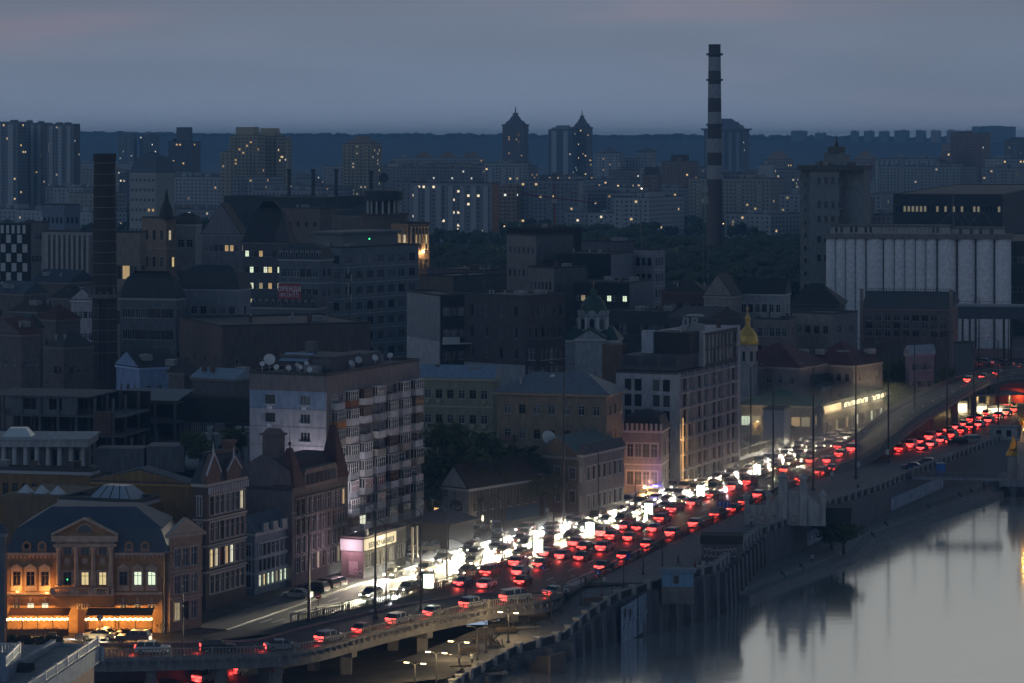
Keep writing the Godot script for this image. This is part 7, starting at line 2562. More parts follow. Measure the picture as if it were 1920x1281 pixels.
	spot(p, V(0, 0.7, 0), P(650, 850, 458) - p.position, lin(1.0, 0.9, 0.98), 150.0, 34.0, 0.3)
	# pavilion with the lit sign
	o = bld("shop_pavilion", "one-storey shop pavilion with a pink front and a lit sign band", "shop", 640, 682, 760, 1014, 431, TURN, {"wall": lin(0.3, 0.19, 0.2), "wall2": lin(0.04, 0.037, 0.03), "fl": 1, "cl": 0, "cr": 5, "ww": 3.0, "wh": 2.2, "base": 0.6, "top": 1.2, "style": "3", "sill": false, "rc": lin(0.09, 0.06, 0.06)})
	s = o.get_meta("size")
	b = MB.new()
	b.box(-s.x + 0.02, s.y - 1.6, 0.01, -0.1, s.y + 0.1, 0.4)
	part(o, "lit_fascia_panel", b, glow(lin(0.9, 0.62, 0.72), 0.42))
	omni(o, V(-s.x * 0.5, s.y - 0.8, 2.2), lin(1.0, 0.66, 0.78), 16.0, 0.6)
	b = MB.new()
	b.box(0.02, s.y - 1.5, -s.z * 0.72, 0.4, s.y + 0.15, 0.0)
	part(o, "lit_sign_panel", b, glow(lin(1.0, 0.8, 0.45), 0.8))
	omni(o, V(2.0, s.y - 0.6, -s.z * 0.35), lin(1.0, 0.8, 0.45), 26.0, 0.6)
	piece(o, "sign_lettering", text_mesh("ВЕЛОКРАМНИЦЯ", 1.0, mat(lin(0.015), 0.7, "")), false, Transform3D(Basis(V(0, 0, -1), Vector3.UP, V(1, 0, 0)).scaled_local(V(0.8, 0.9, 1)), V(0.43, s.y - 0.85, -s.z * 0.36)))
	b = MB.new()
	b.box(-s.x * 0.65, 0.6, 0.01, -s.x * 0.25, 2.6, 0.1)
	part(o, "poster", b, mat(lin(0.5, 0.32, 0.36), 0.7, ""))
	for i in 7:                                    # curling sprayed strokes beside the door
		b = MB.new()
		b.t = Transform3D(Basis(), V(-s.x * rng.randf_range(0.1, 0.9), rng.randf_range(0.3, 1.6), 0.06))
		var last := V2(0.5, 0)
		for k in 9:
			var u := V2(cos(k * 0.7), sin(k * 0.7)) * (0.5 - 0.03 * k)
			b.bar(V(last.x, last.y, 0.005 * i), V(u.x, u.y, 0.005 * i), 0.03, 0.12)
			last = u
		part(o, "graffiti", b, mat([lin(0.35, 0.03, 0.06), lin(0.02), lin(0.4, 0.3, 0.34)][i % 3], 0.8, ""))
	for i in 2:
		b = MB.new()
		b.box(-0.6 - i * 3.0, s.y + 0.5, -2.0 - i * 5.0, -0.2 - i * 3.0, s.y + 1.5, -1.6 - i * 5.0)
		part(o, "roof_vent", b, mat(lin(0.5), 0.7, ""))
	b = MB.new()
	for i in 2:
		b.box(0.6, 0.2, -s.z - 1.2 - i * 1.6, 0.9, 6.0, -s.z - 0.9 - i * 1.6)
	part(o, "gate_post", b, mat(lin(0.4, 0.36, 0.28), 0.7, ""))
	# the yellow and tan houses
	o = bld("yellow_house", "yellowish four-storey house with a pale blue tin roof", "building", 786, 924, 936, 711, 545, 14, {"wall": lin(0.29, 0.285, 0.2), "fl": 4, "cl": 6, "cr": 0, "ww": 1.3, "wh": 1.7, "base": 1.2, "top": 0.7, "ac": 0.5, "roof": "gx", "rh": 2.4, "rc": lin(0.2, 0.28, 0.38), "rr": 0.45, "band": true, "clutter": 2})
	o = bld("tan_house", "tan four-storey house with a broad grey hipped roof and balconies", "building", 932, 1138, 1168, 740, 520, 18, {"wall": lin(0.26, 0.205, 0.145), "fl": 4, "cl": 7, "cr": 3, "ww": 1.25, "wh": 1.75, "base": 1.0, "top": 0.8, "roof": "hip", "rh": 3.4, "rc": lin(0.15, 0.17, 0.2), "rr": 0.5, "eave": 0.9, "clutter": 5, "band": false})
	s = o.get_meta("size")
	for i in 4:
		b = MB.new()
		var x := -s.x + 2.2 + (i % 2) * (s.x * 0.62)
		var y := s.y * (0.27 + 0.24 * (i / 2)) + 1.0
		b.box(x - 1.3, y - 0.12, 0.004, x + 1.3, y, 1.1)
		b.box(x - 1.3, y + 0.001, 1.04, x + 1.3, y + 1.0, 1.1)
		b.box(x - 1.3, y + 0.001, 0.004, x - 1.24, y + 1.0, 1.039)
		b.box(x + 1.24, y + 0.001, 0.004, x + 1.3, y + 1.0, 1.039)
		part(o, "balcony", b, mat(lin(0.14, 0.09, 0.08), 0.8, ""))
	dish(o, V(-s.x * 0.55, s.y + 1.8, -4), 0.5, 0.3, 0.8)
	office_block()
	barn()
	for q in [[1000, 1092, 1170, 838, 506, TURN + 6, "low house with a green tin roof and a white dish on its gable", lin(0.2, 0.165, 0.12), lin(0.16, 0.2, 0.19), 2, 5]]:
		o = bld("dish_house", q[6], "house", q[0], q[1], q[2], q[3] + 20, q[4], q[5], {"wall": q[7], "fl": q[9], "cl": 3, "cr": q[10], "ww": 1.1, "wh": 2.0, "roof": "gz", "rh": 3.6, "rc": q[8], "hood": true, "trim": lin(0.34, 0.32, 0.28)})
		s = o.get_meta("size")
		dish(o, V(-s.x * 0.75, s.y + 1.5, -1.0), 1.3, 0.9, 1.5)
	o = bld("classical_row", "two-storey classical house with pale window frames along the avenue", "building", 1085, 1094, 1170, 853, 495, TURN + 4, {"wall": lin(0.3, 0.28, 0.27), "fl": 2, "cl": 1, "cr": 7, "ww": 1.2, "wh": 2.3, "base": 0.8, "top": 1.0, "hood": true, "trim": lin(0.44, 0.42, 0.42), "roof": "hip", "rh": 1.6, "rc": lin(0.08)})
	o = bld("pink_corner_house", "pinkish two-storey corner house with arched windows and white cornices", "building", 1168, 1240, 1254, 808, 530, 12, {"wall": lin(0.25, 0.225, 0.23), "fl": 2, "cl": 4, "cr": 1, "ww": 1.3, "wh": 2.5, "base": 1.0, "top": 1.2, "hood": true, "band": true, "trim": lin(0.42, 0.38, 0.4), "roof": "mans", "rh": 2.6, "rc": lin(0.04, 0.03, 0.03), "lit": 0.0})
	s = o.get_meta("size")
	b = MB.new()
	for i in 9:
		b.box(-s.x * i / 8.0 - 0.2, s.y + 0.02, 0.12, -s.x * i / 8.0 + 0.2, s.y + 1.3, 0.45)
	part(o, "roof_baluster", b, mat(lin(0.4, 0.36, 0.36), 0.8, ""), true)

func at_local(o: Node3D, p: Vector3) -> Vector3:
	return o.transform * p

func office_block() -> void:
	var o := bld("office_block", "six-storey office block with pale stone grid facade along the avenue", "office building", 1155, 1272, 1385, 703, 542, TURN, {"wall": lin(0.4, 0.41, 0.44), "wall2": lin(0.29, 0.26, 0.255), "fl": 7, "cl": 4, "cr": 8, "ww": 1.5, "wh": 2.35, "base": 0.6, "top": 0.7, "pair": true, "sill": false, "style": "1"})
	var s: Vector3 = o.get_meta("size")
	# stepped upper storeys
	var b := MB.new()
	var h2 := s.y
	var up := H - (664 - 270.0) / F * 545.0
	b.box(-s.x + 0.6, h2 + 0.51, -s.z + 0.4, -0.9, up - 0.4, -1.4)
	part(o, "set_back_storey", b, mat(lin(0.085, 0.08, 0.085), 0.8, "streak"))
	for i in 3:
		b = MB.new()
		var x := -s.x * (0.2 + 0.3 * i)
		b.box(x - 1.5, h2 + 1.4, -1.395, x + 1.5, h2 + 3.4, -1.34)
		part(o, "window", b, glass[2])
	# the taller rear half along the street
	var z0 := -s.z * 0.4
	var up2 := H - (622 - 270.0) / F * 560.0
	var q := {"fl": 2, "ww": 1.5, "wh": 2.4, "base": 0.3, "top": 0.4, "style": "1", "sill": false}
	var skin := MB.new()
	var trim := MB.new()
	var f1 := MB.new()
	var f2 := MB.new()
	skin.box(-s.x * 0.75, h2 + 0.52, -s.z + 0.2, -0.25, up2, z0)
	face(o, skin, trim, Transform3D(Basis(V(0, 0, -1), Vector3.UP, V(1, 0, 0)), V(0.0, h2 + 0.52, z0)), s.z + z0 - 0.2, up2 - h2 - 0.52, q, 9, f1, f2)
	part(o, "upper_storey_wall", skin, mat(lin(0.1, 0.075, 0.065), 0.85, "streak"))
	b = MB.new()
	b.box(-s.x * 0.76, up2 + 0.003, -s.z, 0.15, up2 + 0.3, z0 + 0.2)
	b.box(-0.5, 0, -s.z + 0.001, 0.35, up2 + 0.4, -s.z + 1.2)
	b.box(-0.9, h2 + 0.5, z0 - 0.6, 0.12, up2 + 0.1, z0 + 0.25)
	part(o, "white_frame", b, mat(lin(0.42, 0.4, 0.43), 0.8, "plaster"))
	b = MB.new()
	for i in 9:
		b.box(0.01, 0.4, -s.z * (i + 0.0) / 8.5 - 0.25, 0.35, s.y + 0.3, -s.z * (i + 0.0) / 8.5)
	for i in 8:
		b.box(0.012, 0.6 + i * (s.y - 1.3) / 7.0 - 0.2, -s.z + 1.3, 0.3, 0.6 + i * (s.y - 1.3) / 7.0 + 0.15, 0.1)
	part(o, "stone_grid", b, mat(lin(0.37, 0.34, 0.35), 0.85, "plaster"))
	b = MB.new()
	b.box(-8.0, up - 0.39, -15.0, -0.8, up + 3.7, -8.5)
	part(o, "black_plant_storey", b, mat(lin(0.018), 0.8, ""))
	b = MB.new()
	b.box(-10.4, up - 0.388, -9.5, -8.1, up + 4.0, -7.6)
	part(o, "pale_stair_tower", b, mat(lin(0.4, 0.43, 0.48), 0.8, "streak"))
	b = MB.new()
	b.box(-s.x - 6.5, 0, -12.0, -s.x - 2.2, up + 1.0, -9.0)
	b.box(-s.x - 2.199, 0, -12.0, -s.x + 0.3, up - 1.5, -9.3)
	part(o, "brown_cladding", b, mat(lin(0.15, 0.1, 0.075), 0.85, "streak"))
	# rooftop letters
	var lm := mat(lin(0.24, 0.26, 0.3), 0.5, "")
	piece(o, "roof_letters", text_mesh("ЛВ", 2.1, lm, "Droid Sans", 0.5), false, Transform3D(Basis(Vector3.UP, deg_to_rad(TURN - 8)), V(-5.0, up2 + 1.6, -20)))
	b = MB.new()
	b.box(-7.5, up2 + 0.3, -20.8, -2.5, up2 + 0.7, -20.2)
	b.taper(-6.0, up2 + 3.0, -21, -2.0, up2 + 3.3, -19, 0.8, 0.3)
	part(o, "letter_frame", b, mat(lin(0.3), 0.6, ""))
	# shopfront and the amber-lit corner strip
	b = MB.new()
	b.box(0.36, s.y * 0.02, -1.6, 0.44, s.y * 0.62, -1.42)
	part(o, "corner_strip_lamp", b, glow(lin(1.0, 0.55, 0.16), 1.2))
	for i in 3:
		omni(o, V(1.3, s.y * (0.08 + 0.18 * i), -0.9), lin(1.0, 0.55, 0.18), 5.0, 0.3)
	clutter(o, s.x * 0.6, s.z * 0.9, up2 + 0.3, 6)

func barn() -> void:
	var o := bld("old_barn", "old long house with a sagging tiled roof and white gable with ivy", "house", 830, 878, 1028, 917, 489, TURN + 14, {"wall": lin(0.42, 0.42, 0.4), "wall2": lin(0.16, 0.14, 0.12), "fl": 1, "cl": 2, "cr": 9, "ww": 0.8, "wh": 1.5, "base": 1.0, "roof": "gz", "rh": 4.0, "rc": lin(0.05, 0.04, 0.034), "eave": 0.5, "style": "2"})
	var s: Vector3 = o.get_meta("size")
	var b := MB.new()
	for i in 20:                     # tile courses
		var u := (i + 0.5) / 20.0
		var x := 0.5 - u * (s.x * 0.5 + 0.5)
		var y := s.y + 0.16 + u * 3.86
		b.box(x - 0.1, y - 0.02, -s.z - 0.4, x + 0.1, y + 0.09, 0.4)
	part(o, "tile_course", b, mat(lin(0.065, 0.052, 0.045), 0.9, "plaster"), true)
	b = MB.new()
	for i in 24:
		b.box(0.012, 0.4, -s.z * (i + 0.2) / 24.0, 0.12, s.y - 0.2, -s.z * i / 24.0 - 0.05)
	part(o, "plank", b, mat(lin(0.3, 0.25, 0.2), 0.9, "plaster"), true)
	b = MB.new()
	b.box(0.2, 0.0, -s.z * 0.95, 0.26, 2.2, -s.z * 0.45)
	part(o, "blue_sheeting", b, mat(lin(0.05, 0.12, 0.18), 0.7, ""))
	b = MB.new()
	for i in 130:
		var p := V(-s.x * 0.45 + rng.randfn() * 0.5, rng.randf_range(0, 4.5), 0.1)
		b.ball(p, V(0.2, 0.2, 0.1), 4, 3)
	part(o, "ivy", b, mat(lin(0.03, 0.045, 0.02), 0.9, ""))
	b = MB.new()
	b.box(-s.x * 0.5 - 0.06, 0.5, 0.04, -s.x * 0.5 + 0.06, s.y + 3.0, 0.12)
	part(o, "drain_pipe", b, mat(lin(0.05), 0.7, ""))
	var c := bld("parking_canopy", "dark blue tent-like canopy in front of the parking lot", "canopy", 772, 842, 888, 982, 462, 30, {"wall": lin(0.02), "y0": 0.0, "roof": "hip", "rh": 2.0, "rc": lin(0.035, 0.055, 0.09), "eave": 0.8})
	c.set_meta("label", "dark blue pitched canopy roof beside the old barn")

# ---------------------------------------------------------------- lower left
func build_lower_left() -> void:
	pub()
	# dark brick house with gothic gables
	var o := bld("gothic_brick_house", "narrow dark brick house with a white-capped pointed gable", "building", 362, 386, 462, 908, 402, TURN + 2, {"wall": lin(0.1, 0.075, 0.066), "trim": lin(0.36, 0.34, 0.32), "fl": 4, "cl": 2, "cr": 7, "ww": 1.15, "wh": 2.6, "base": 1.6, "top": 1.4, "hood": true, "band": true, "roof": "mans", "rh": 3.2, "rc": lin(0.03, 0.038, 0.05), "style": "t", "right": {"lit_floor": 1, "lit": 0.06}})
	var s: Vector3 = o.get_meta("size")
	var b := MB.new()
	for q in [[-s.z * 0.12, 4.2], [-s.z * 0.62, 3.2]]:
		b.t = Transform3D(Basis(V(0, 0, -1), Vector3.UP, V(1, 0, 0)), V(0.1, s.y, q[0]))
		b.extrude([V2(-1.9, 0.02), V2(1.9, 0.02), V2(1.9, 1.4), V2(0, q[1]), V2(-1.9, 1.4)], -0.5, 0.35)
	b.t = Transform3D()
	part(o, "gable", b, mat(lin(0.15, 0.1, 0.085), 0.9, "streak"))
	for q in [[-s.z * 0.12, 4.2], [-s.z * 0.62, 3.2]]:
		b = MB.new()
		b.bar(V(0.5, s.y + 1.4, q[0] - 1.95), V(0.5, s.y + q[1] + 0.1, q[0]), 0.25, 0.3)
		b.bar(V(0.5, s.y + 1.4, q[0] + 1.95), V(0.5, s.y + q[1] + 0.1, q[0]), 0.25, 0.3)
		b.tube(V(0.4, s.y + q[1], q[0]), V(0.4, s.y + q[1] + 1.6, q[0]), 0.18, 0.03, 5)
		part(o, "white_capping", b, mat(lin(0.4, 0.4, 0.42), 0.8, ""))
	b = MB.new()
	for i in 18:
		b.box(0.25, s.y - 1.5, -s.z * (i + 0.7) / 18.0, 0.5, s.y - 0.5, -s.z * (i + 0.3) / 18.0)
	part(o, "corbel", b, mat(lin(0.4, 0.4, 0.42), 0.8, ""), true)
	b = MB.new()
	b.box(-2.6, s.y + 1.2, -s.z * 0.9, -1.2, s.y + 5.0, -s.z * 0.9 + 1.4)
	b.box(-2.8, s.y + 5.0, -s.z * 0.9 - 0.2, -1.0, s.y + 5.3, -s.z * 0.9 + 1.6)
	part(o, "chimney", b, mat(lin(0.15, 0.08, 0.06), 0.9, "plaster"))
	# pale blue house
	o = bld("blue_house", "low pale blue-grey classical house between two dark brick houses", "building", 440, 478, 550, 1000, 416, TURN + 2, {"wall": lin(0.2, 0.24, 0.28), "trim": lin(0.3, 0.34, 0.38), "fl": 3, "cl": 2, "cr": 8, "ww": 1.1, "wh": 2.0, "base": 0.8, "top": 1.6, "hood": true, "band": true, "roof": "gz", "rh": 2.4, "rc": lin(0.1, 0.13, 0.17), "right": {"lit_floor": 0}, "lit": 0.04})
	s = o.get_meta("size")
	b = MB.new()
	for i in 22:
		var z := -s.z * (i + 0.5) / 22.0
		b.bar(V(0.4, s.y + 0.24, z), V(-s.x * 0.5, s.y + 2.5, z), 0.08, 0.1)
	part(o, "roof_seam", b, mat(lin(0.13, 0.165, 0.21), 0.6, ""), true)
	for i in 4:
		b = MB.new()
		b.box(0.3, s.y + 0.01, -s.z * (0.18 + 0.24 * i) - 0.7, 0.75, s.y + 1.3, -s.z * (0.18 + 0.24 * i) + 0.7)
		part(o, "parapet_block", b, mat(lin(0.22, 0.26, 0.3), 0.85, "plaster"))
	# big dark mansard house
	o = bld("dark_mansard_house", "big dark brown ornate house with mansard roofs and iron spikes", "building", 447, 548, 652, 922, 424, TURN, {"wall": lin(0.15, 0.13, 0.135), "wall2": lin(0.1, 0.088, 0.084), "trim": lin(0.14, 0.125, 0.12), "fl": 4, "cl": 0, "cr": 10, "ww": 1.15, "wh": 2.7, "base": 1.5, "top": 1.2, "hood": true, "band": true, "roof": "flat", "style": "t", "right": {"lit": 0.03}})
	s = o.get_meta("size")
	b = MB.new()
	b.extrude([V2(-s.x, s.y + 0.52), V2(-0.2, s.y + 0.52), V2(-0.8, s.y + 3.0), V2(-3.5, s.y + 4.6), V2(-s.x * 0.6, s.y + 5.2), V2(-s.x + 1.0, s.y + 3.6)], -0.8, -0.3)
	part(o, "fire_wall", b, mat(lin(0.15, 0.13, 0.135), 0.9, "streak"))
	b = MB.new()
	b.taper(-s.x + 0.4, s.y + 0.5, -s.z + 0.2, -0.2, s.y + 4.2, -0.9, 1.4, 0.4)
	part(o, "mansard", b, mat(lin(0.05, 0.03, 0.03), 0.8, "plaster"))
	for q in [[-1.6, 1.6, 3.6, 6.2], [-s.z + 2.4, 1.5, 3.8, 8.4]]:
		b = MB.new()
		b.taper(-3.4, s.y + 0.5, q[0] - 2.2, 0.35, s.y + q[3], q[0] + 1.4, 1.5, 1.45)
		part(o, "tower_roof", b, mat(lin(0.07, 0.03, 0.028), 0.8, "plaster"))
		b = MB.new()
		b.tube(V(-1.5, s.y + q[3] - 0.05, q[0] - 0.4), V(-1.5, s.y + q[3] + 2.6, q[0] - 0.4), 0.12, 0.02, 5)
		b.ball(V(-1.5, s.y + q[3] + 0.7, q[0] - 0.4), V(0.28, 0.32, 0.28), 6, 4)
		part(o, "iron_spike", b, mat(lin(0.02), 0.6, ""))
	for i in 7:
		b = MB.new()
		var z := -4.6 - i * (s.z - 9.5) / 6.0
		b.t = Transform3D(Basis(V(0, 0, -1), Vector3.UP, V(1, 0, 0)), V(0.1, s.y + 0.02, z))
		b.extrude([V2(-1.0, 0), V2(1.0, 0), V2(1.0, 2.2), V2(0.5, 2.9), V2(-0.5, 2.9), V2(-1.0, 2.2)], -1.4, 0.1)
		var m := b.mesh(mat(lin(0.17, 0.14, 0.13), 0.9, "plaster"))
		var g := MB.new()
		g.t = b.t
		g.box(-0.5, 0.5, 0.102, 0.5, 2.1, 0.13)
		g.mesh(glass[0], m)
		piece(o, "dormer", m)
	b = MB.new()
	b.box(-8.0, s.y + 3.0, -7.0, -5.0, s.y + 7.6, -5.4)
	b.box(-8.3, s.y + 7.6, -7.3, -4.7, s.y + 7.9, -5.1)
	b.taper(-8.0, s.y + 7.9, -7.0, -5.0, s.y + 8.6, -5.4, 0.6, 0.3)
	part(o, "chimney", b, mat(lin(0.16, 0.12, 0.12), 0.9, "plaster"))
	# ochre hall behind the pub
	o = bld("ochre_hall", "ochre blank-walled hall with a low gable behind the pub", "building", 172, 352, 366, 908, 420, 14, {"wall": lin(0.27, 0.165, 0.06), "roof": "gz", "rh": 2.2, "rc": lin(0.06, 0.075, 0.1), "fl": 0})
	s = o.get_meta("size")
	b = MB.new()
	b.box(-s.x * 0.86, s.y - 6.0, 0.01, -s.x * 0.5, s.y - 2.0, 0.1)  # near-black panel stands for the shade inside the opening
	part(o, "opening_shade_panel", b, mat(lin(0.01), 0.9, ""))
	b = MB.new()
	b.box(-s.x * 0.88, s.y - 2.0, 0.0, -s.x * 0.48, s.y - 1.6, 0.8)
	part(o, "lintel", b, mat(lin(0.3, 0.32, 0.35), 0.8, ""))
	o = bld("ochre_wing", "long ochre wing with narrow windows and a white cornice behind the pub", "building", -60, 170, 185, 886, 432, 12, {"wall": lin(0.25, 0.15, 0.06), "trim": lin(0.36, 0.36, 0.38), "fl": 1, "cl": 12, "cr": 0, "ww": 0.9, "wh": 3.4, "base": 12.0, "top": 1.6, "cornice": true, "clutter": 3})
	o = bld("white_cornice_roof", "flat roof with white cornice and a glass roof lantern behind the pub pediment", "building", 112, 262, 298, 944, 402, 20, {"wall": lin(0.2, 0.13, 0.06), "trim": lin(0.36, 0.34, 0.36), "cornice": true})
	s = o.get_meta("size")
	b = MB.new()
	b.taper(-s.x * 0.72, s.y + 0.07, -7.0, -s.x * 0.18, s.y + 1.9, -1.5, 1.6, 1.6)
	part(o, "glass_lantern", b, mat(lin(0.25, 0.3, 0.36), 0.3, ""))
	b = MB.new()
	for i in 5:
		var x := -s.x * (0.72 - 0.135 * i)
		b.bar(V(x, s.y + 0.1, -1.48), V(lerpf(-s.x * 0.72 + 1.6, -s.x * 0.18 - 1.6, i / 4.0), s.y + 1.94, -3.08), 0.1, 0.1)
	part(o, "glazing_bar", b, mat(lin(0.03), 0.7, ""))
	for i in 3:
		b = MB.new()
		var x := -s.x - 1.5 - i * 2.6
		b.taper(x - 0.9, s.y + 0.5, -3.0, x + 0.9, s.y + 1.7, -1.2, 0.88, 0.88)
		part(o, "pyramid_skylight", b, mat(lin(0.4, 0.44, 0.48), 0.3, ""))
	b = MB.new()
	b.box(-s.x - 9, 0, -12, -s.x - 0.01, s.y + 0.48, 0.1)
	part(o, "side_roof", b, mat(lin(0.2, 0.14, 0.08), 0.9, "streak"))
	# white-columned attic
	o = thing("columned_attic", "white curved colonnade storey on a roof at the left edge", "building", P(60, 900, 455) * V(1, 0, 1))
	var k := 455.0 / F
	var y0 := H - (889 - 270.0) * k
	var y1 := H - (838 - 270.0) * k
	b = MB.new()
	b.box(-9, 0, -14, 9.4, y0, -0.5)
	part(o, "lower_storey", b, mat(lin(0.16, 0.13, 0.09), 0.9, "streak"))
	b = MB.new()
	b.box(-8.6, y0, -10, 8.0, y1 - 0.01, -1.6)
	part(o, "attic_wall", b, mat(lin(0.25, 0.26, 0.27), 0.9, "streak"))
	for i in 10:
		b = MB.new()
		var x := -8.2 + i * 1.78
		b.lathe(V(x, y0 + 0.002, -0.3 - 0.02 * (x + 1) * (x + 1)), [V2(0.42, 0), V2(0.36, y1 - y0 - 0.4), V2(0.5, y1 - y0 - 0.01)], 10)
		part(o, "column", b, mat(lin(0.42, 0.43, 0.44), 0.8, ""))
		if i < 9 and i % 2 == 0:
			b = MB.new()
			b.box(x + 0.55, y0 + 0.4, -1.597, x + 1.25, y1 - 0.6, -1.54)
			part(o, "window", b, glass[0])
	b = MB.new()
	b.box(-9.2, y1, -11, 9.0, y1 + 1.1, 0.4)
	b.box(-9.5, y1 + 1.102, -11.3, 9.3, y1 + 1.35, 0.7)
	part(o, "entablature", b, mat(lin(0.4, 0.41, 0.42), 0.85, "streak"))
	b = MB.new()
	b.taper(-5.2, y1 + 1.36, -6, -0.5, y1 + 2.7, -2, 1.0, 1.0)
	part(o, "glass_skylight", b, mat(lin(0.5, 0.54, 0.56), 0.25, ""))
	b = MB.new()
	b.box(9.8, y0, -8, 17.5, y1 - 0.6, -3)
	b.box(18, y0, -9, 24, y1 - 0.2, -2.5)
	part(o, "roof_plant", b, mat(lin(0.13, 0.14, 0.145), 0.8, "streak"))
	b = MB.new()
	b.t = Transform3D(Basis(V(0, -1, 0), V(1, 0, 0), V(0, 0, 1)), V(24.1, y0 + 1.6, -4))
	b.lathe(Vector3.ZERO, [V2(1.5, 0), V2(1.5, 4.5)], 14)
	part(o, "vent_duct", b, mat(lin(0.24, 0.28, 0.32), 0.5, ""))
	frame_building()
	roof_terrace()

func pub() -> void:
	var d := 384.0
	var s := d / F
	var o := thing("corner_pub", "orange-lit classical pub house with columns, pediment and a blue mansard roof", "pub", V(0, 0, -d))
	var X := func(px: float) -> float: return (px - 960.0) * s
	var Y := func(py: float) -> float: return H - (py - 270.0) * s
	var wall := mat(lin(0.34, 0.19, 0.085), 0.85, "plaster")
	var cream := mat(lin(0.46, 0.36, 0.27), 0.8, "plaster")
	var gl: Material = glass[0]
	# walls: two wings, the centre, a right corner pavilion
	var b := MB.new()
	var skin := MB.new()
	var trim := MB.new()
	var fr := MB.new()
	var base := 0.0
	# storey 1 wings with openings
	for wing in [[13.0, 105.0, [31.0, 57.0, 84.0], 0], [215.0, 306.0, [231.0, 258.0, 284.0], 1]]:
		var x0: float = X.call(wing[0])
		var W: float = X.call(wing[1]) - x0
		var ctr: Array = wing[2]
		# ground floor: three small windows
		_open_row(o, skin, trim, x0, 0.0, Y.call(1112.0), W, ctr.map(func(p: float) -> float: return X.call(p) - x0), 0.95, Y.call(1142.0), Y.call(1131.0), wing[3] == 0, "small")
		_open_row(o, skin, trim, x0, Y.call(1112.0), Y.call(1048.0), W, ctr.map(func(p: float) -> float: return X.call(p) - x0), 1.08, Y.call(1098.0), Y.call(1072.0), wing[3] == 1, "tall")
		skin.box(x0, Y.call(1048.0), -0.25, x0 + W, Y.call(1036.0), 0)
		trim.box(x0 - 0.15, Y.call(1041.0), 0.002, x0 + W + 0.15, Y.call(1036.0), 0.35)
		trim.box(x0, Y.call(1115.0), 0.002, x0 + W, Y.call(1110.5), 0.3)
		for i in 12:
			trim.box(x0 + W * (i + 0.2) / 12.0, Y.call(1047.0), 0.003, x0 + W * (i + 0.2) / 12.0 + 0.22, Y.call(1041.5), 0.15)
		for p in ctr:
			var cx: float = X.call(p)
			trim.extrude([V2(cx - 0.95, Y.call(1065.0)), V2(cx + 0.95, Y.call(1065.0)), V2(cx, Y.call(1057.0))], 0.003, 0.32)
			trim.box(cx - 0.8, Y.call(1071.5), 0.003, cx + 0.8, Y.call(1065.3), 0.2)
			trim.box(cx - 0.78, Y.call(1098.0), 0.003, cx - 0.56, Y.call(1071.6), 0.14)
			trim.box(cx + 0.56, Y.call(1098.0), 0.003, cx + 0.78, Y.call(1071.6), 0.14)
			trim.box(cx - 0.8, Y.call(1108.0), 0.003, cx + 0.8, Y.call(1099.5), 0.12)
			trim.box(cx - 0.16, Y.call(1130.0), 0.003, cx + 0.16, Y.call(1121.0), 0.12)
	# centre
	var c0: float = X.call(105.0)
	var c1: float = X.call(215.0)
	var F0 := 0.35
	skin.box(c0, 0, -0.2, c1, Y.call(1112.0), F0)
	skin.box(c0, Y.call(1112.0), -0.2, c1, Y.call(1008.0), F0 - 0.05)
	skin.box(X.call(13.0) + 0.05, 0, -14, X.call(306.0) - 0.05, Y.call(1037.0), -0.26)
	part(o, "wall", skin, wall)
	trim.box(c0 - 0.5, Y.call(1014.0), F0 - 0.3, c1 + 0.5, Y.call(1003.0), F0 + 0.7)
	trim.box(c0 - 0.3, Y.call(1024.0), F0 - 0.3, c1 + 0.3, Y.call(1019.0), F0 + 0.5)
	trim.box(c0, Y.call(1019.0), F0 - 0.049, c1, Y.call(1014.0), F0 + 0.15)
	for px in [111.0, 144.0, 176.0, 209.0]:
		b = MB.new()
		var cx: float = X.call(px)
		b.lathe(V(cx, Y.call(1098.0), F0 + 0.32), [V2(0.42, 0), V2(0.42, 0.25), V2(0.34, 0.35), V2(0.29, 4.8), V2(0.42, 4.95), V2(0.42, Y.call(1024.0) - Y.call(1098.0) - 0.01)], 14)
		part(o, "column", b, cream)
	# pediment
	b = MB.new()
	b.extrude([V2(c0 - 0.1, Y.call(1003.0) + 0.003), V2(c1 + 0.1, Y.call(1003.0) + 0.003), V2(X.call(160.0), Y.call(973.0))], F0 - 3.0, F0 + 0.25)
	part(o, "pediment", b, wall)
	for sd in [-1.0, 1.0]:
		var e: float = X.call(160.0) + sd * ((c1 - c0) * 0.5 + 0.5)
		trim.bar(V(e, Y.call(1003.0) + 0.15, F0 + 0.4), V(X.call(160.0), Y.call(972.0) + 0.1, F0 + 0.4), 0.8, 0.32)
	b = MB.new()
	var prof := []
	for k in 11:
		var u := PI * k / 10.0
		prof.append(V2(X.call(160.0) + cos(u) * 0.95, Y.call(998.0) + sin(u) * 1.05))
	b.extrude(prof, F0 + 0.2, F0 + 0.27)
	part(o, "arched_window", b, gl)
	for k in 10:
		var u := PI * k / 10.0
		var w := PI * (k + 1) / 10.0
		trim.bar(V(X.call(160.0) + cos(u) * 1.08, Y.call(998.0) + sin(u) * 1.18, F0 + 0.32), V(X.call(160.0) + cos(w) * 1.08, Y.call(998.0) + sin(w) * 1.18, F0 + 0.32), 0.2, 0.2)
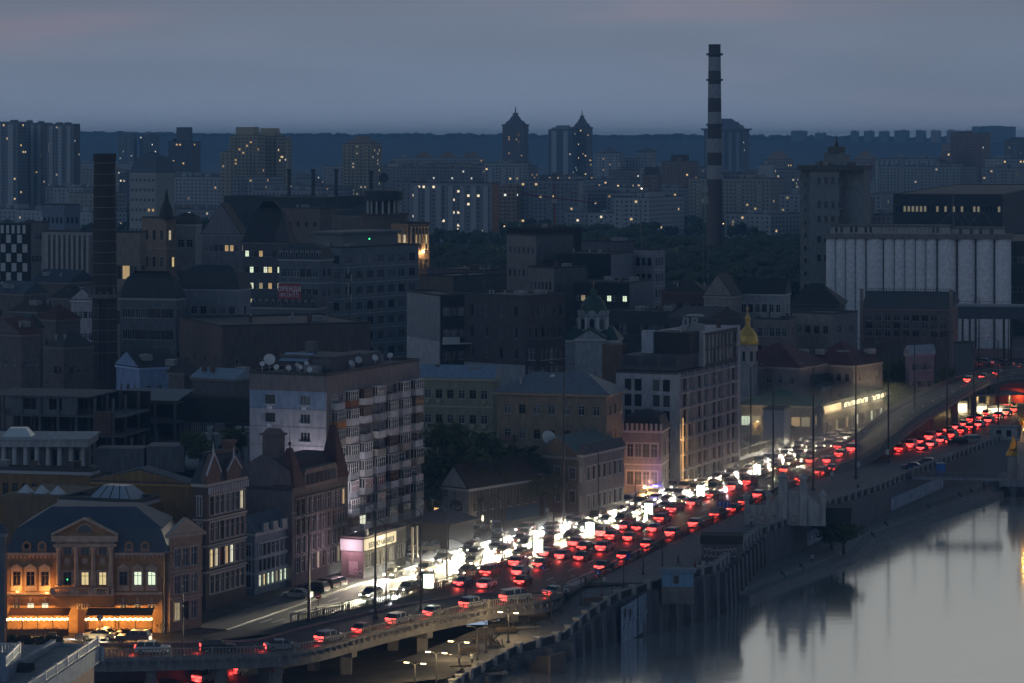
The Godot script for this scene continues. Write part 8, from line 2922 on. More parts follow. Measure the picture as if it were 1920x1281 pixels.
	# centre windows
	for i in 3:
		var cx: float = X.call(127.0 + i * 33.0)
		for q: Array in [[1040.0, 1025.5, false], [1097.0, 1072.0, i > 0]]:
			var w := win_mesh(1.05, Y.call(q[1]) - Y.call(q[0]), "t", 0, q[2])
			piece(o, "lit_window" if q[2] else "window", w, false, Transform3D(Basis(), V(cx, Y.call(q[0]), F0 - 0.04)))
			trim.box(cx - 0.82, Y.call(q[0]), F0 - 0.048, cx - 0.56, Y.call(q[1]) + 0.25, F0 + 0.1)
			trim.box(cx + 0.56, Y.call(q[0]), F0 - 0.048, cx + 0.82, Y.call(q[1]) + 0.25, F0 + 0.1)
			trim.box(cx - 0.56, Y.call(q[1]) + 0.005, F0 - 0.048, cx + 0.56, Y.call(q[1]) + 0.25, F0 + 0.1)
		b = MB.new()
		b.t = Transform3D(Basis(Vector3.RIGHT, PI / 2), V(cx, Y.call(1051.0), F0 - 0.03))
		b.lathe(Vector3.ZERO, [V2(0.42, 0), V2(0.42, 0.1), V2(0.3, 0.14), V2(0, 0.14)], 14)
		b.t = Transform3D()
		for k in 6:
			var u := PI + PI * k / 6.0
			var w := PI + PI * (k + 1) / 6.0
			if i != 1: b.bar(V(cx + cos(u) * 0.6, Y.call(1054.0) + sin(u) * 0.35, F0), V(cx + cos(w) * 0.6, Y.call(1054.0) + sin(w) * 0.35, F0), 0.12, 0.14)
		part(o, "rosette", b, cream)
	b = MB.new()
	b.ball(V(X.call(127.0), Y.call(1086.0), F0 + 0.07), V(0.1, 0.1, 0.06), 6, 4)
	part(o, "green_lamp", b, glow(lin(0.05, 0.8, 0.25), 3.0))
	# balcony
	b = MB.new()
	b.box(X.call(99.0), Y.call(1114.0), F0, X.call(215.0), Y.call(1110.0), F0 + 1.5)
	part(o, "balcony_slab", b, cream)
	b = MB.new()
	b.box(X.call(99.0), Y.call(1100.5), F0 + 1.2, X.call(215.0), Y.call(1098.5), F0 + 1.45)
	for px in [101.0, 138.0, 147.0, 172.0, 180.0, 207.0, 212.0]:
		b.box(X.call(px) - 0.3, Y.call(1110.0), F0 + 1.15, X.call(px) + 0.3, Y.call(1100.5), F0 + 1.5)
	part(o, "balcony_rail", b, cream)
	for i in 26:
		var cx: float = X.call(107.0 + i * 3.9)
		b = MB.new()
		b.lathe(V(cx, Y.call(1110.0), F0 + 1.32), [V2(0.08, 0), V2(0.12, 0.2), V2(0.05, 0.5), V2(0.08, 0.66)], 6)
		part(o, "baluster", b, cream)
	part(o, "trim", trim, cream)
	# roof: mansard wings and the upper slope
	var blue := mat(lin(0.055, 0.075, 0.105), 0.55, "plaster")
	b = MB.new()
	var r0: float = Y.call(1036.0)
	var r1: float = Y.call(993.0)
	var r2: float = Y.call(958.0)
	b.taper(X.call(11.0), r0 + 0.003, -14, X.call(318.0), r1, 0.3, 1.3, 1.2)
	b.taper(X.call(11.0) + 1.3, r1 + 0.003, -12.8, X.call(318.0) - 1.0, r2, -0.9, 4.2, 3.6)
	part(o, "roof", b, blue)
	b = MB.new()
	for i in 40:
		var u := i / 39.0
		b.bar(V(lerpf(X.call(11.0) + 1.4, X.call(318.0) - 1.1, u), r1 + 0.02, -0.88), V(lerpf(X.call(11.0) + 5.5, X.call(318.0) - 5.2, u), r2 + 0.01, -4.5), 0.06, 0.07)
	part(o, "roof_seam", b, mat(lin(0.08, 0.105, 0.14), 0.5, ""), true)
	for px in [50.0, 79.0, 242.0, 272.0]:
		b = MB.new()
		b.t = Transform3D(Basis(), V(X.call(px), Y.call(1034.0), 0.1))
		prof = [V2(-0.62, 0), V2(0.62, 0)]
		for k in 9:
			var u := PI * k / 8.0
			prof.append(V2(cos(u) * 0.62, 0.75 + sin(u) * 0.65))
		b.extrude(prof, -1.6, 0.15)
		var m := b.mesh(mat(lin(0.26, 0.16, 0.1), 0.8, ""))
		var g := MB.new()
		g.t = Transform3D(Basis(Vector3.RIGHT, PI / 2), V(X.call(px), Y.call(1034.0) + 0.72, 0.252))
		g.lathe(Vector3.ZERO, [V2(0.36, 0), V2(0.36, 0.03), V2(0, 0.031)], 14)
		g.mesh(gl, m)
		piece(o, "round_dormer", m)
	# right corner pavilion, turned towards the side street
	var side := Node3D.new()
	side.name = "corner_pavilion"
	o.add_child(side, true)
	side.position = V(X.call(318.0), 0, -0.3)
	side.rotation.y = deg_to_rad(-(TURN + 20.0))
	var body_ := MB.new()
	var tr2 := MB.new()
	var f1 := MB.new()
	var f2 := MB.new()
	body_.box(-1.2, 0, -5.6, -0.23, Y.call(1026.0), -0.01)
	face(side, body_, tr2, Transform3D(Basis(V(0, 0, -1), Vector3.UP, V(1, 0, 0)), V(0, 0, 0)), 5.6, Y.call(1010.0), {"fl": 3, "ww": 1.1, "wh": 2.5, "base": 0.8, "top": 1.0, "hood": true, "band": true, "style": "t", "lit": 0.14}, 3, f1, f2)
	part(side, "wall", body_, mat(lin(0.3, 0.23, 0.17), 0.85, "plaster"))
	tr2.t = Transform3D()
	tr2.box(-0.6, Y.call(1010.0), -6.0, 0.5, Y.call(1004.0), 0.4)
	tr2.t = Transform3D(Basis(V(0, 0, -1), Vector3.UP, V(1, 0, 0)), Vector3.ZERO)
	tr2.extrude([V2(-0.4, Y.call(1003.8)), V2(5.9, Y.call(1003.8)), V2(2.8, Y.call(975.0))], -0.6, 0.3)
	part(side, "trim", tr2, mat(lin(0.4, 0.33, 0.27), 0.8, "plaster"))
	# terrace canopies with strings of bulbs, door, sign
	b = MB.new()
	b.box(X.call(147.0), 0, F0 + 0.002, X.call(167.0), Y.call(1131.0), F0 + 0.12)
	part(o, "door", b, mat(lin(0.05, 0.018, 0.012), 0.6, ""))
	piece(o, "sign_lettering", text_mesh("PUB", 0.72, mat(lin(0.4, 0.3, 0.2), 0.6, ""), "Droid Serif"), false, Transform3D(Basis(), V(X.call(157.0), Y.call(1136.0), F0 + 0.15)))
	b = MB.new()
	for i in 8:
		b.bar(V(X.call(150.0) + i * 0.17, Y.call(1142.0) - 0.1, F0 + 0.14), V(X.call(150.0) + i * 0.17 + 0.1, Y.call(1142.0) + 0.12, F0 + 0.14), 0.03, 0.08)
	part(o, "sign_script", b, mat(lin(0.4, 0.3, 0.2), 0.6, ""))
	for q in [[20.0, 134.0, 24], [166.0, 290.0, 26]]:
		b = MB.new()
		var x0: float = X.call(q[0])
		var x1: float = X.call(q[1])
		b.quad(V(x0, Y.call(1148.0), 2.9), V(x1, Y.call(1148.0), 2.9), V(x1, Y.call(1139.0), 0.4), V(x0, Y.call(1139.0), 0.4))
		part(o, "awning", b, mat(lin(0.12, 0.06, 0.03), 0.8, ""))
		b = MB.new()
		for i in int(q[2]):
			var x := lerpf(x0 + 0.1, x1 - 0.1, float(i) / (q[2] - 1))
			b.ball(V(x, Y.call(1155.0) + (0.08 if i % 2 else 0.0), 3.0), V(0.14, 0.17, 0.14), 6, 4)
		part(o, "bulb_string", b, glow(lin(1.0, 0.62, 0.22), 12.0))
		for i in 5:
			omni(o, V(lerpf(x0 + 0.8, x1 - 0.8, i / 4.0), Y.call(1157.0), 2.6), lin(1.0, 0.48, 0.12), 8.0, 0.25)
		b = MB.new()
		for i in 5:
			var x := lerpf(x0, x1, i / 4.0)
			b.box(x - 0.05, 0, 2.8, x + 0.05, Y.call(1148.0), 2.9)
		part(o, "awning_post", b, mat(lin(0.03), 0.6, ""))
		b = MB.new()
		b.box(x0, 0.1, 2.95, x1, 1.0, 3.1)
		for i in 14:
			b.box(lerpf(x0, x1, i / 13.0) - 0.05, 0, 3.11, lerpf(x0, x1, i / 13.0) + 0.05, 1.15, 3.18)
		part(o, "terrace_fence", b, mat(lin(0.07, 0.035, 0.02), 0.8, ""))
		for i in 5:
			b = MB.new()
			var x := lerpf(x0 + 1.0, x1 - 1.0, i / 4.0)
			b.box(x - 0.5, 0.7, 1.2, x + 0.5, 0.76, 2.0)
			b.box(x - 0.05, 0, 1.55, x + 0.05, 0.7, 1.65)
			b.box(x - 0.8, 0.4, 1.3, x - 0.6, 0.95, 1.9)
			b.box(x + 0.6, 0.4, 1.3, x + 0.8, 0.95, 1.9)
			part(o, "terrace_table", b, mat(lin(0.12, 0.06, 0.03), 0.7, ""))
	# unseen lamps placed to wash the left of the facade with orange light
	for q in [[35.0, 1110.0], [90.0, 1112.0]]:
		b = MB.new()
		b.box(X.call(q[0]) - 0.2, Y.call(q[1]) + 0.1, 0.9, X.call(q[0]) + 0.2, Y.call(q[1]) + 0.25, 1.1)
		part(o, "unseen_facade_lamp", b, glow(lin(1.0, 0.42, 0.1), 4.0))
		omni(o, V(X.call(q[0]), Y.call(q[1]) + 0.55, 1.3), lin(1.0, 0.42, 0.1), 7.0, 0.2)
	# yard furniture
	var t := thing("planter", "round planter with a clipped bush at the pub's right corner", "planter", G(300, 1186))
	b = MB.new()
	b.lathe(Vector3.ZERO, [V2(0.3, 0), V2(0.42, 0.55), V2(0, 0.5)], 10)
	part(t, "pot", b, mat(lin(0.3, 0.25, 0.18), 0.8, ""))
	b = MB.new()
	for i in 40:
		b.ball(V(rng.randfn() * 0.2, 0.8 + rng.randfn() * 0.2, rng.randfn() * 0.2), V(0.14, 0.14, 0.14), 5, 3)
	part(t, "bush", b, mat(lin(0.05, 0.07, 0.02), 0.9, ""))
	for q in [[263, 1201, "red advertising stand on the pavement by the flyover", lin(0.4, 0.04, 0.05)], [148, 1203, "dark advertising stand in front of the parked car", lin(0.06, 0.05, 0.06)], [98, 1201, "grey advertising stand near the pub's terrace", lin(0.1, 0.09, 0.09)]]:
		t = thing("pavement_stand", q[2], "advertising stand", G(q[0], q[1]))
		b = MB.new()
		b.box(-0.55, 0.25, -0.1, 0.55, 1.1, 0.1)
		part(t, "board", b, mat(q[3], 0.6, ""))
		b = MB.new()
		b.box(-0.5, 0, -0.2, -0.4, 0.249, 0.2)
		b.box(0.4, 0, -0.2, 0.5, 0.249, 0.2)
		part(t, "foot", b, mat(lin(0.05), 0.6, ""))
	var hedge := thing("hedge_fence", "dark hedge and fence strip at the pub forecourt's edge", "hedge", G(20, 1208))
	b = MB.new()
	for i in 160:
		b.ball(V(rng.randf_range(-3, 7.0), rng.randf_range(0.1, 1.0), rng.randf_range(-0.5, 0.5)), V(0.35, 0.3, 0.3), 5, 3)
	part(hedge, "foliage", b, mat(lin(0.02, 0.03, 0.015), 0.9, ""))

# a band of wall with openings at the given x, from y0 to y1; windows between wy0 and wy1
func _open_row(o: Node3D, skin: MB, trim: MB, x0: float, y0: float, y1: float, W: float, ctr: Array, ww: float, wy0: float, wy1: float, lit: bool, style: String) -> void:
	skin.box(x0, y0, -0.25, x0 + W, wy0, 0)
	skin.box(x0, wy1, -0.25, x0 + W, y1, 0)
	var x := x0
	var k := 0
	for c in ctr:
		var cx: float = x0 + c
		skin.box(x, wy0, -0.25, cx - ww / 2, wy1, -0.001)
		x = cx + ww / 2
		var on := lit and k > 0
		piece(o, "lit_window" if on else "window", win_mesh(ww, wy1 - wy0, "t" if style == "tall" else "2", 3 if style == "tall" else 2, on), false, Transform3D(Basis(), V(cx, wy0, -0.18)))
		trim.box(cx - ww / 2 - 0.1, wy0 - 0.12, 0.002, cx + ww / 2 + 0.1, wy0 - 0.01, 0.16)
		k += 1
	skin.box(x, wy0, -0.25, x0 + W, wy1, -0.001)

# unfinished concrete frame at the left
func frame_building() -> void:
	var con := mat(lin(0.12, 0.125, 0.125), 0.95, "streak")
	var dark := mat(lin(0.018), 0.95, "")  # near-black colour stands for shade deep inside the open floors
	var o := thing("concrete_frame", "unfinished concrete frame building with open floors around the brick chimney", "unfinished building", P(140, 800, 500) * V(1, 0, 1), deg_to_rad(-12))
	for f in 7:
		var b := MB.new()
		var y := 1.0 + f * 3.4
		var x1 := 12.5 if f < 4 else 9.0 if f < 6 else 3.0
		b.box(-17, y, -14, x1, y + 0.28, 0.6)
		part(o, "floor_slab", b, con)
		if f == 6: continue
		for i in 9:
			var x := -16.6 + i * 3.4
			if x > x1: continue
			for z in [0.2, -6.0, -13.0]:
				var c := MB.new()
				c.box(x - 0.22, y + 0.281, z - 0.22, x + 0.22, y + 3.399, z + 0.22)
				piece(o, "column", c.mesh(con))
	for q in [[-17, 4.7, -2.0, 8.1], [-17, 8.1, -6.0, 11.5], [-12, 18.3, 0.0, 21.7], [-17, 1.3, -3, 4.6]]:
		var w := MB.new()
		var a: float = q[0]
		var c: float = q[2]
		var t := (c - a) / 5.0
		for i in [0, 2, 4]:
			w.box(a + t * i, q[1], -0.3, a + t * (i + 1), q[3], 0.0)
		for i in [1, 3]:
			w.box(a + t * i, q[1], -0.3, a + t * (i + 1), q[1] + 0.9, -0.001)
			w.box(a + t * i, q[3] - 0.6, -0.3, a + t * (i + 1), q[3], -0.001)
		part(o, "infill_wall", w, mat(lin(0.15, 0.16, 0.165), 0.9, "streak"))
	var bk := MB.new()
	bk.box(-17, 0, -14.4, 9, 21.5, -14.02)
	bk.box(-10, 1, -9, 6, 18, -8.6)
	part(o, "inner_shade_wall", bk, dark)
	var br := MB.new()
	br.box(3.8, 14.95, -1.2, 7.0, 19.0, 0.7)
	part(o, "brick_shaft", br, mat(lin(0.12, 0.07, 0.055), 0.9, "plaster"))
	var o2 := thing("concrete_frame", "second open concrete frame under a tin roof right of the brick chimney", "unfinished building", P(278, 830, 520) * V(1, 0, 1), deg_to_rad(-14))
	for f in 6:
		var b := MB.new()
		var y := 0.6 + f * 3.6
		b.box(-6.5, y, -12, 5.6, y + 0.28, 0.5)
		part(o2, "floor_slab", b, con)
		if f == 5: continue
		for i in 4:
			for z in [0.2, -11.5]:
				var c := MB.new()
				var x := -6.2 + i * 3.8
				c.box(x - 0.22, y + 0.281, z - 0.22, x + 0.22, y + 3.599, z + 0.22)
				piece(o2, "column", c.mesh(con))
	bk = MB.new()
	bk.box(-6.5, 0, -9, 5.6, 18.8, -8.6)
	part(o2, "inner_shade_wall", bk, dark)
	bk = MB.new()
	bk.quad(V(-6.8, 19.2, 0.9), V(6.0, 19.2, 0.9), V(6.0, 20.6, -8), V(-6.8, 20.6, -8))
	part(o2, "tin_roof", bk, mat(lin(0.12, 0.15, 0.18), 0.6, "plaster"))

# the near roof terrace at the lower left corner
func roof_terrace() -> void:
	var d := 300.0
	var s := d / F
	var o := thing("roof_terrace", "pale flat roof terrace with metal railings and steps in the lower left corner", "building", Vector3.ZERO)
	var y := H - (1213 - 270.0) / F * 318.0
	var L := func(px: float, py: float, yy: float) -> Vector3: return G(px, py, yy)
	var a: Vector3 = L.call(186, 1219, y)
	var b_: Vector3 = L.call(95, 1281, y)
	var c: Vector3 = L.call(-30, 1281, y)
	var e: Vector3 = L.call(-30, 1208, y)
	var f: Vector3 = L.call(100, 1210, y)
	var dn := b_ + (b_ - a) * 0.6
	var roof := MB.new()
	roof.flat(a, f, e, V(e.x, y, dn.z))
	roof.flat(a, V(e.x, y, dn.z), V(dn.x - 1, y, dn.z), dn)
	part(o, "roof_sheet", roof, mat(lin(0.2, 0.21, 0.22), 0.8, "plaster"))
	var w := MB.new()
	beam(w, [a, dn], 0.0, 0.5, -1.4, 0.35)
	beam(w, [f + V(0, 0, -0.1), a + V(0.3, 0, -0.1)], -0.4, 0.0, -1.3, 0.3)
	part(o, "parapet", w, mat(lin(0.32, 0.34, 0.37), 0.8, "plaster"))
	w = MB.new()
	beam(w, [a, dn], 0.6, 1.0, -y - 6, -1.41)
	part(o, "wall", w, mat(lin(0.36, 0.2, 0.13), 0.8, "plaster"))
	w = MB.new()
	var g := [L.call(100, 1212, y), L.call(38, 1252, y)]
	beam(w, g, -0.25, 0.25, 0.003, 0.75)
	part(o, "low_wall", w, mat(lin(0.3, 0.33, 0.37), 0.8, "plaster"))
	balustrade(o, [a + V(-0.2, 0.36, 0), dn + V(-0.2, 0.36, 0)], 1.1, 0.35, mat(lin(0.35, 0.37, 0.4), 0.35, "", 0.6))
	var st := MB.new()
	var p: Vector3 = L.call(58, 1256, y)
	for i in 5:
		st.box(p.x - 1.3 + i * 0.05, y + 0.004, p.z + i * 0.34, p.x + 0.4 - i * 0.05, y + 0.75 - i * 0.15, p.z + i * 0.34 + 0.33)
	part(o, "step", st, mat(lin(0.04), 0.8, ""))
	w = MB.new()
	var q: Vector3 = L.call(38, 1252, y)
	w.box(q.x - 8, y - 8, q.z - 0.3, q.x, y + 1.5, q.z + 8)
	part(o, "upper_terrace", w, mat(lin(0.2, 0.26, 0.33), 0.85, "streak"))
	balustrade(o, [V(q.x - 0.15, y + 1.5, q.z - 0.2), V(q.x - 0.15, y + 1.5, q.z + 8)], 1.1, 0.35, mat(lin(0.35, 0.37, 0.4), 0.35, "", 0.6))
	balustrade(o, [V(q.x - 8, y + 1.5, q.z - 0.2), V(q.x - 0.2, y + 1.5, q.z - 0.2)], 1.1, 0.35, mat(lin(0.35, 0.37, 0.4), 0.35, "", 0.6))
	o = bld("edge_house", "narrow house with a glazed bay cut by the left edge beside the pub", "building", -60, 8, 12, 1000, 372, 12, {"wall": lin(0.13, 0.14, 0.16), "fl": 4, "cl": 3, "cr": 0, "ww": 1.6, "wh": 2.2, "style": "5", "roof": "hip", "rh": 1.2, "rc": lin(0.05, 0.06, 0.08)})
	# round plaza under the flyover
	o = thing("round_plaza", "round stepped plaza with a reddish floor at the bottom left edge", "plaza", G(235, 1300, -5.0))
	var m := MB.new()
	m.lathe(Vector3.ZERO, [V2(9.0, 0), V2(9.0, 0.5), V2(8.2, 0.5), V2(8.2, 0.2), V2(0, 0.2)], 40)
	part(o, "kerb_ring", m, mat(lin(0.25, 0.25, 0.27), 0.8, "plaster"))
	m = MB.new()
	m.lathe(Vector3.ZERO, [V2(7.4, 0.21), V2(7.2, 0.34), V2(0, 0.345)], 40)
	part(o, "floor", m, mat(lin(0.16, 0.1, 0.12), 0.8, "plaster"))

# ---------------------------------------------------------------- riverside
func build_riverside() -> void:
	# the chapel on its river pier at the right edge
	var d := 588.0
	var s := d / F
	var o := thing("river_chapel", "pale chapel with gilded roofs on a stone pier in the river at the right edge", "chapel", P(1925, 940, d) * V(1, 0, 1), deg_to_rad(-10))
	var y0 := H - (897 - 270.0) * s
	var b := MB.new()
	b.taper(-41 * s, -10, -9, 60 * s, y0 - 1.4, 3, 0.2, 0.2)
	part(o, "pier", b, mat(lin(0.16, 0.165, 0.17), 0.95, "streak"))
	b = MB.new()
	b.box(-50 * s, y0 - 1.39, -9.4, 62 * s, y0, 3.6)
	part(o, "platform", b, mat(lin(0.24, 0.25, 0.26), 0.9, "streak"))
	b = MB.new()
	for i in 4:
		var prof := []
		for k in 7:
			var u := PI * k / 6.0
			prof.append(V2(-36 * s + i * 24 * s + cos(u) * 8 * s, y0 - 3.6 + sin(u) * 2.0))
		b.extrude(prof, 2.9, 3.02)
	part(o, "recess_shade_arch", b, mat(lin(0.03), 0.9, ""))  # dark arches on the pier face stand for shaded recesses
	b = MB.new()
	b.box(-35 * s, y0 + 0.003, -5, -12 * s, H - (855 - 270.0) * s, 0)
	b.box(-17 * s, y0 + 0.003, -6, 40 * s, H - (828 - 270.0) * s, 1.2)
	b.taper(-12 * s, H - (828 - 270.0) * s, -5, 36 * s, H - (785 - 270.0) * s, 0.6, 6 * s, 1.0)
	part(o, "wall", b, mat(lin(0.36, 0.34, 0.31), 0.85, "streak"))
	b = MB.new()
	b.taper(-38 * s, H - (855 - 270.0) * s + 0.01, -5.3, -10 * s, H - (843 - 270.0) * s, 0.3, 7 * s, 1.6)
	b.taper(-32 * s, H - (843 - 270.0) * s, -4.5, -16 * s, H - (818 - 270.0) * s, -0.6, 7.8 * s, 2.0)
	part(o, "gilded_roof", b, mat(lin(0.52, 0.33, 0.07), 0.4, "", 0.5))
	b = MB.new()
	b.lathe(V(-4 * s, H - (798 - 270.0) * s, -1.0), [V2(9 * s, 0), V2(11 * s, 8 * s), V2(9 * s, 14 * s), V2(7 * s, 18 * s)], 14)
	part(o, "gilded_capital", b, mat(lin(0.7, 0.42, 0.08), 0.25, "", 0.8))
	b = MB.new()
	b.box(-17 * s, H - (780 - 270.0) * s, -4, 40 * s, H - (760 - 270.0) * s, 1.0)
	part(o, "dark_block", b, mat(lin(0.1, 0.09, 0.06), 0.8, ""))
	var lamp := MB.new()
	lamp.box(-6 * s, H - (806 - 270.0) * s, 1.25, -2 * s, H - (803 - 270.0) * s, 1.6)
	part(o, "floodlight", lamp, glow(lin(1.0, 0.5, 0.12), 5.0))
	omni(o, V(-5 * s, H - (800 - 270.0) * s, 2.2), lin(1.0, 0.5, 0.12), 6.0)
	var isl := MB.new()
	isl.ball(V(-6, -8.6, 8), V(10, 1.8, 7), 14, 8)
	var is_ := struct("islet", isl, mat(lin(0.03, 0.033, 0.03), 0.95, "plaster"))
	is_.position = o.position
	# foot bridge to it
	o = thing("foot_bridge", "slim concrete foot bridge from the quay to the river chapel", "bridge")
	var p := [G(1708, 893, 0.4), G(1880, 896, 0.2)]
	b = MB.new()
	beam(b, p, -1.1, 1.1, -0.5, 0.0)
	part(o, "deck", b, mat(lin(0.26, 0.26, 0.27), 0.85, "streak"))
	for w in [-1.0, 1.0]:
		balustrade(o, p.map(func(v: Vector3) -> Vector3: return v + V(0, 0.004, w)), 1.0, 0.3, mat(lin(0.12), 0.6, ""))
	o = thing("portable_toilet", "bright blue portable cabin by the quay parapet", "portable toilet", G(1764, 890), 0.2)
	b = MB.new()
	b.box(-0.75, 0, -0.7, 0.75, 2.2, 0.7)
	part(o, "cabin", b, mat(lin(0.02, 0.1, 0.36), 0.5, ""))
	b = MB.new()
	b.box(-0.55, 0.15, 0.702, 0.55, 2.0, 0.74)
	part(o, "door", b, mat(lin(0.03, 0.13, 0.42), 0.5, ""))
	b = MB.new()
	b.taper(-0.85, 2.201, -0.8, 0.85, 2.45, 0.8, 0.25, 0.25)
	part(o, "roof", b, mat(lin(0.25, 0.28, 0.32), 0.5, ""))
	o = thing("ticket_booth", "small white booth with two dark windows by the chapel", "booth", G(1882, 826), -0.1)
	b = MB.new()
	b.box(-3, 0, -2, 3, 3, 0)
	part(o, "wall", b, mat(lin(0.38, 0.38, 0.38), 0.8, "plaster"))
	for x in [-1.6, 0.6]:
		b = MB.new()
		b.box(x, 0.9, 0.003, x + 1.1, 2.3, 0.05)
		part(o, "window", b, glass[0])
	b = MB.new()
	b.box(-3.3, 3.002, -2.3, 3.3, 3.25, 0.4)
	part(o, "roof", b, mat(lin(0.2), 0.8, ""))
	# blue kiosk on the quay
	var kp := GP(1268, 1108)
	o = thing("blue_kiosk", "blue wooden kiosk with a white-framed window on the quay edge", "kiosk", kp, deg_to_rad(-6))
	b = MB.new()
	b.box(-2.2, -2.0, -2.6, 2.6, 0.55, 0.0)
	part(o, "base", b, mat(lin(0.13), 0.9, "streak"))
	b = MB.new()
	b.box(-2.1, 0.552, -2.5, 2.5, 2.7, -0.1)
	part(o, "wall", b, mat(lin(0.09, 0.19, 0.31), 0.7, ""))
	for i in 9:
		b = MB.new()
		b.box(-2.1 + i * 0.51, 0.56, -0.098, -2.1 + i * 0.51 + 0.47, 2.65, -0.06)
		piece(o, "plank", b.mesh(mat(lin(0.1, 0.21, 0.34) if i % 2 else lin(0.085, 0.18, 0.3), 0.7, "")))
	piece(o, "window", win_mesh(0.9, 1.3, "1", 0), false, Transform3D(Basis(), V(0.0, 1.0, -0.03)))
	b = MB.new()
	b.taper(-2.5, 2.702, -2.9, 2.9, 3.15, 0.35, 0.15, 0.5)
	part(o, "roof", b, mat(lin(0.15, 0.2, 0.25), 0.7, "plaster"))
	# graffiti hut and the stepped gate with graffiti
	o = thing("graffiti_hut", "low flat-roofed hut with a white graffiti front on the promenade", "hut", GP(1350, 1052), deg_to_rad(-6))
	b = MB.new()
	b.box(-2.9, 0, -4, 3.2, 2.7, 0)
	part(o, "wall", b, mat(lin(0.12, 0.11, 0.12), 0.85, "streak"))
	b = MB.new()
	b.box(-3.1, 2.702, -4.3, 3.6, 4.0, 0.3)
	part(o, "roof", b, mat(lin(0.03, 0.025, 0.022), 0.9, ""))
	for i in 8:
		var g := MB.new()
		g.t = Transform3D(Basis(), V(-2.3 + i * 0.66, 1.25, 0.01))
		var last := V2(0.45, 0.2)
		for k in 10:
			var u := V2(cos(k * 0.72 + i), sin(k * 0.72 + i)) * (0.62 - 0.03 * k) * V2(0.7, 1.3)
			if k > 0: g.bar(V(last.x, last.y, 0.006 * i), V(u.x, u.y, 0.006 * i), 0.02, 0.14)
			last = u
		part(o, "graffiti", g, mat(lin(0.45, 0.4, 0.46), 0.8, ""))
	o = thing("graffiti_gate", "old stepped landing-stage gate with tall pylons and pale graffiti", "gate", GP(1478, 985) + V(0, 0, 0), deg_to_rad(-8))
	var st := mat(lin(0.4, 0.38, 0.37), 0.9, "streak")
	for q in [[-3.4, 5.0, 0.8], [-0.9, 8.2, 1.5], [2.6, 8.0, 1.2], [6.0, 5.2, 0.9], [-7.2, 4.4, 0.8]]:
		b = MB.new()
		b.box(q[0] - q[2] / 2, 0, -q[2] / 2, q[0] + q[2] / 2, q[1], q[2] / 2)
		b.box(q[0] - q[2] / 2 - 0.2, q[1] + 0.002, -q[2] / 2 - 0.2, q[0] + q[2] / 2 + 0.2, q[1] + 0.35, q[2] / 2 + 0.2)
		b.taper(q[0] - q[2] / 2, q[1] + 0.352, -q[2] / 2, q[0] + q[2] / 2, q[1] + 1.1, q[2] / 2, q[2] * 0.35, q[2] * 0.35)
		part(o, "pylon", b, st)
	b = MB.new()
	b.box(-6.8, 0, -0.3, -3.8, 3.4, 0.3)
	b.box(-0.1, 0, -0.35, 1.95, 6.0, 0.35)
	b.extrude([V2(3.2, 0), V2(5.5, 0), V2(5.5, 3.6), V2(3.2, 5.6)], -0.3, 0.3)
	b.extrude([V2(-3.0, 0), V2(-1.7, 0), V2(-1.7, 5.4), V2(-3.0, 3.6)], -0.3, 0.3)
	part(o, "wall", b, st)
	for i in 6:
		var g := MB.new()
		g.t = Transform3D(Basis(), V(-6.2 + i * 1.8, 1.2, 0.42 if i > 3 else 0.32))
		var last := V2(0.6, 0)
		for k in 9:
			var u := V2(cos(k * 0.75 + i), sin(k * 0.75 + i) * 1.1) * (0.75 - 0.04 * k)
			if k > 0: g.bar(V(last.x, last.y, 0.006 * i), V(u.x, u.y, 0.006 * i), 0.02, 0.16)
			last = u
		part(o, "graffiti", g, mat([lin(0.4, 0.4, 0.42), lin(0.3, 0.12, 0.06), lin(0.05)][i % 3], 0.8, ""))
	b = MB.new()
	b.box(3.0, 2.6, -7, 11.0, 3.0, -1.0)
	b.box(3.2, 0, -6.8, 10.8, 2.598, -1.2)
	part(o, "hut_roof", b, mat(lin(0.035, 0.04, 0.035), 0.9, "plaster"))
	# pale graffiti panels on the quay wall
	for q in [[1423, 1075, 1470, 1035, "pale blue graffiti field on the quay wall by the near landing steps"], [1605, 985, 1720, 930, "long pale graffiti band on the quay wall behind the landing"], [1135, 1240, 1165, 1175, "large pale blue painted sheet on the quay ribs"], [1168, 1235, 1182, 1172, "narrow pale blue painted sheet beside the large one"]]:
		o = thing("wall_graffiti", q[4], "graffiti", Vector3.ZERO)
		var a: Vector3
		var c: Vector3
		var hh := 2.6
		if q[0] < 1300:
			a = GP(q[0], 1160 - (q[0] - 1100) * 0.6)
			c = GP(q[2], 1160 - (q[2] - 1100) * 0.6)
			a += V(2.3, -5.6, 0.6)
			c += V(2.3, -5.6, 0.6)
			hh = 5.6
		else:
			var da := 500.0 if q[0] < 1500 else 548.0
			var db := 512.0 if q[0] < 1500 else 585.0
			a = V(wall_x(da) + 0.85, -4.88, -da)
			c = V(wall_x(db) + 0.85, -4.88, -db)
		var m := MB.new()
		beam(m, [a, c], -0.03, 0.03, 0.1, hh)
		part(o, "paint_field", m, mat(lin(0.3, 0.36, 0.45), 0.8, "plaster"))
		for i in 7:
			var g := MB.new()
			var u := a.lerp(c, (i + 0.5) / 7.0) + V(0.06, 0, 0.03)
			var dir := (c - a).normalized()
			g.bar(u + V(0, 0.4, 0), u + dir * 0.5 + V(0, hh - 0.3, 0), 0.03, 0.2)
			g.bar(u + V(0, hh * 0.4, 0), u + dir * 0.9 + V(0, hh * 0.55, 0), 0.03, 0.2)
			part(o, "stroke", g, mat([lin(0.1, 0.12, 0.18), lin(0.42, 0.45, 0.5)][i % 2], 0.8, ""))
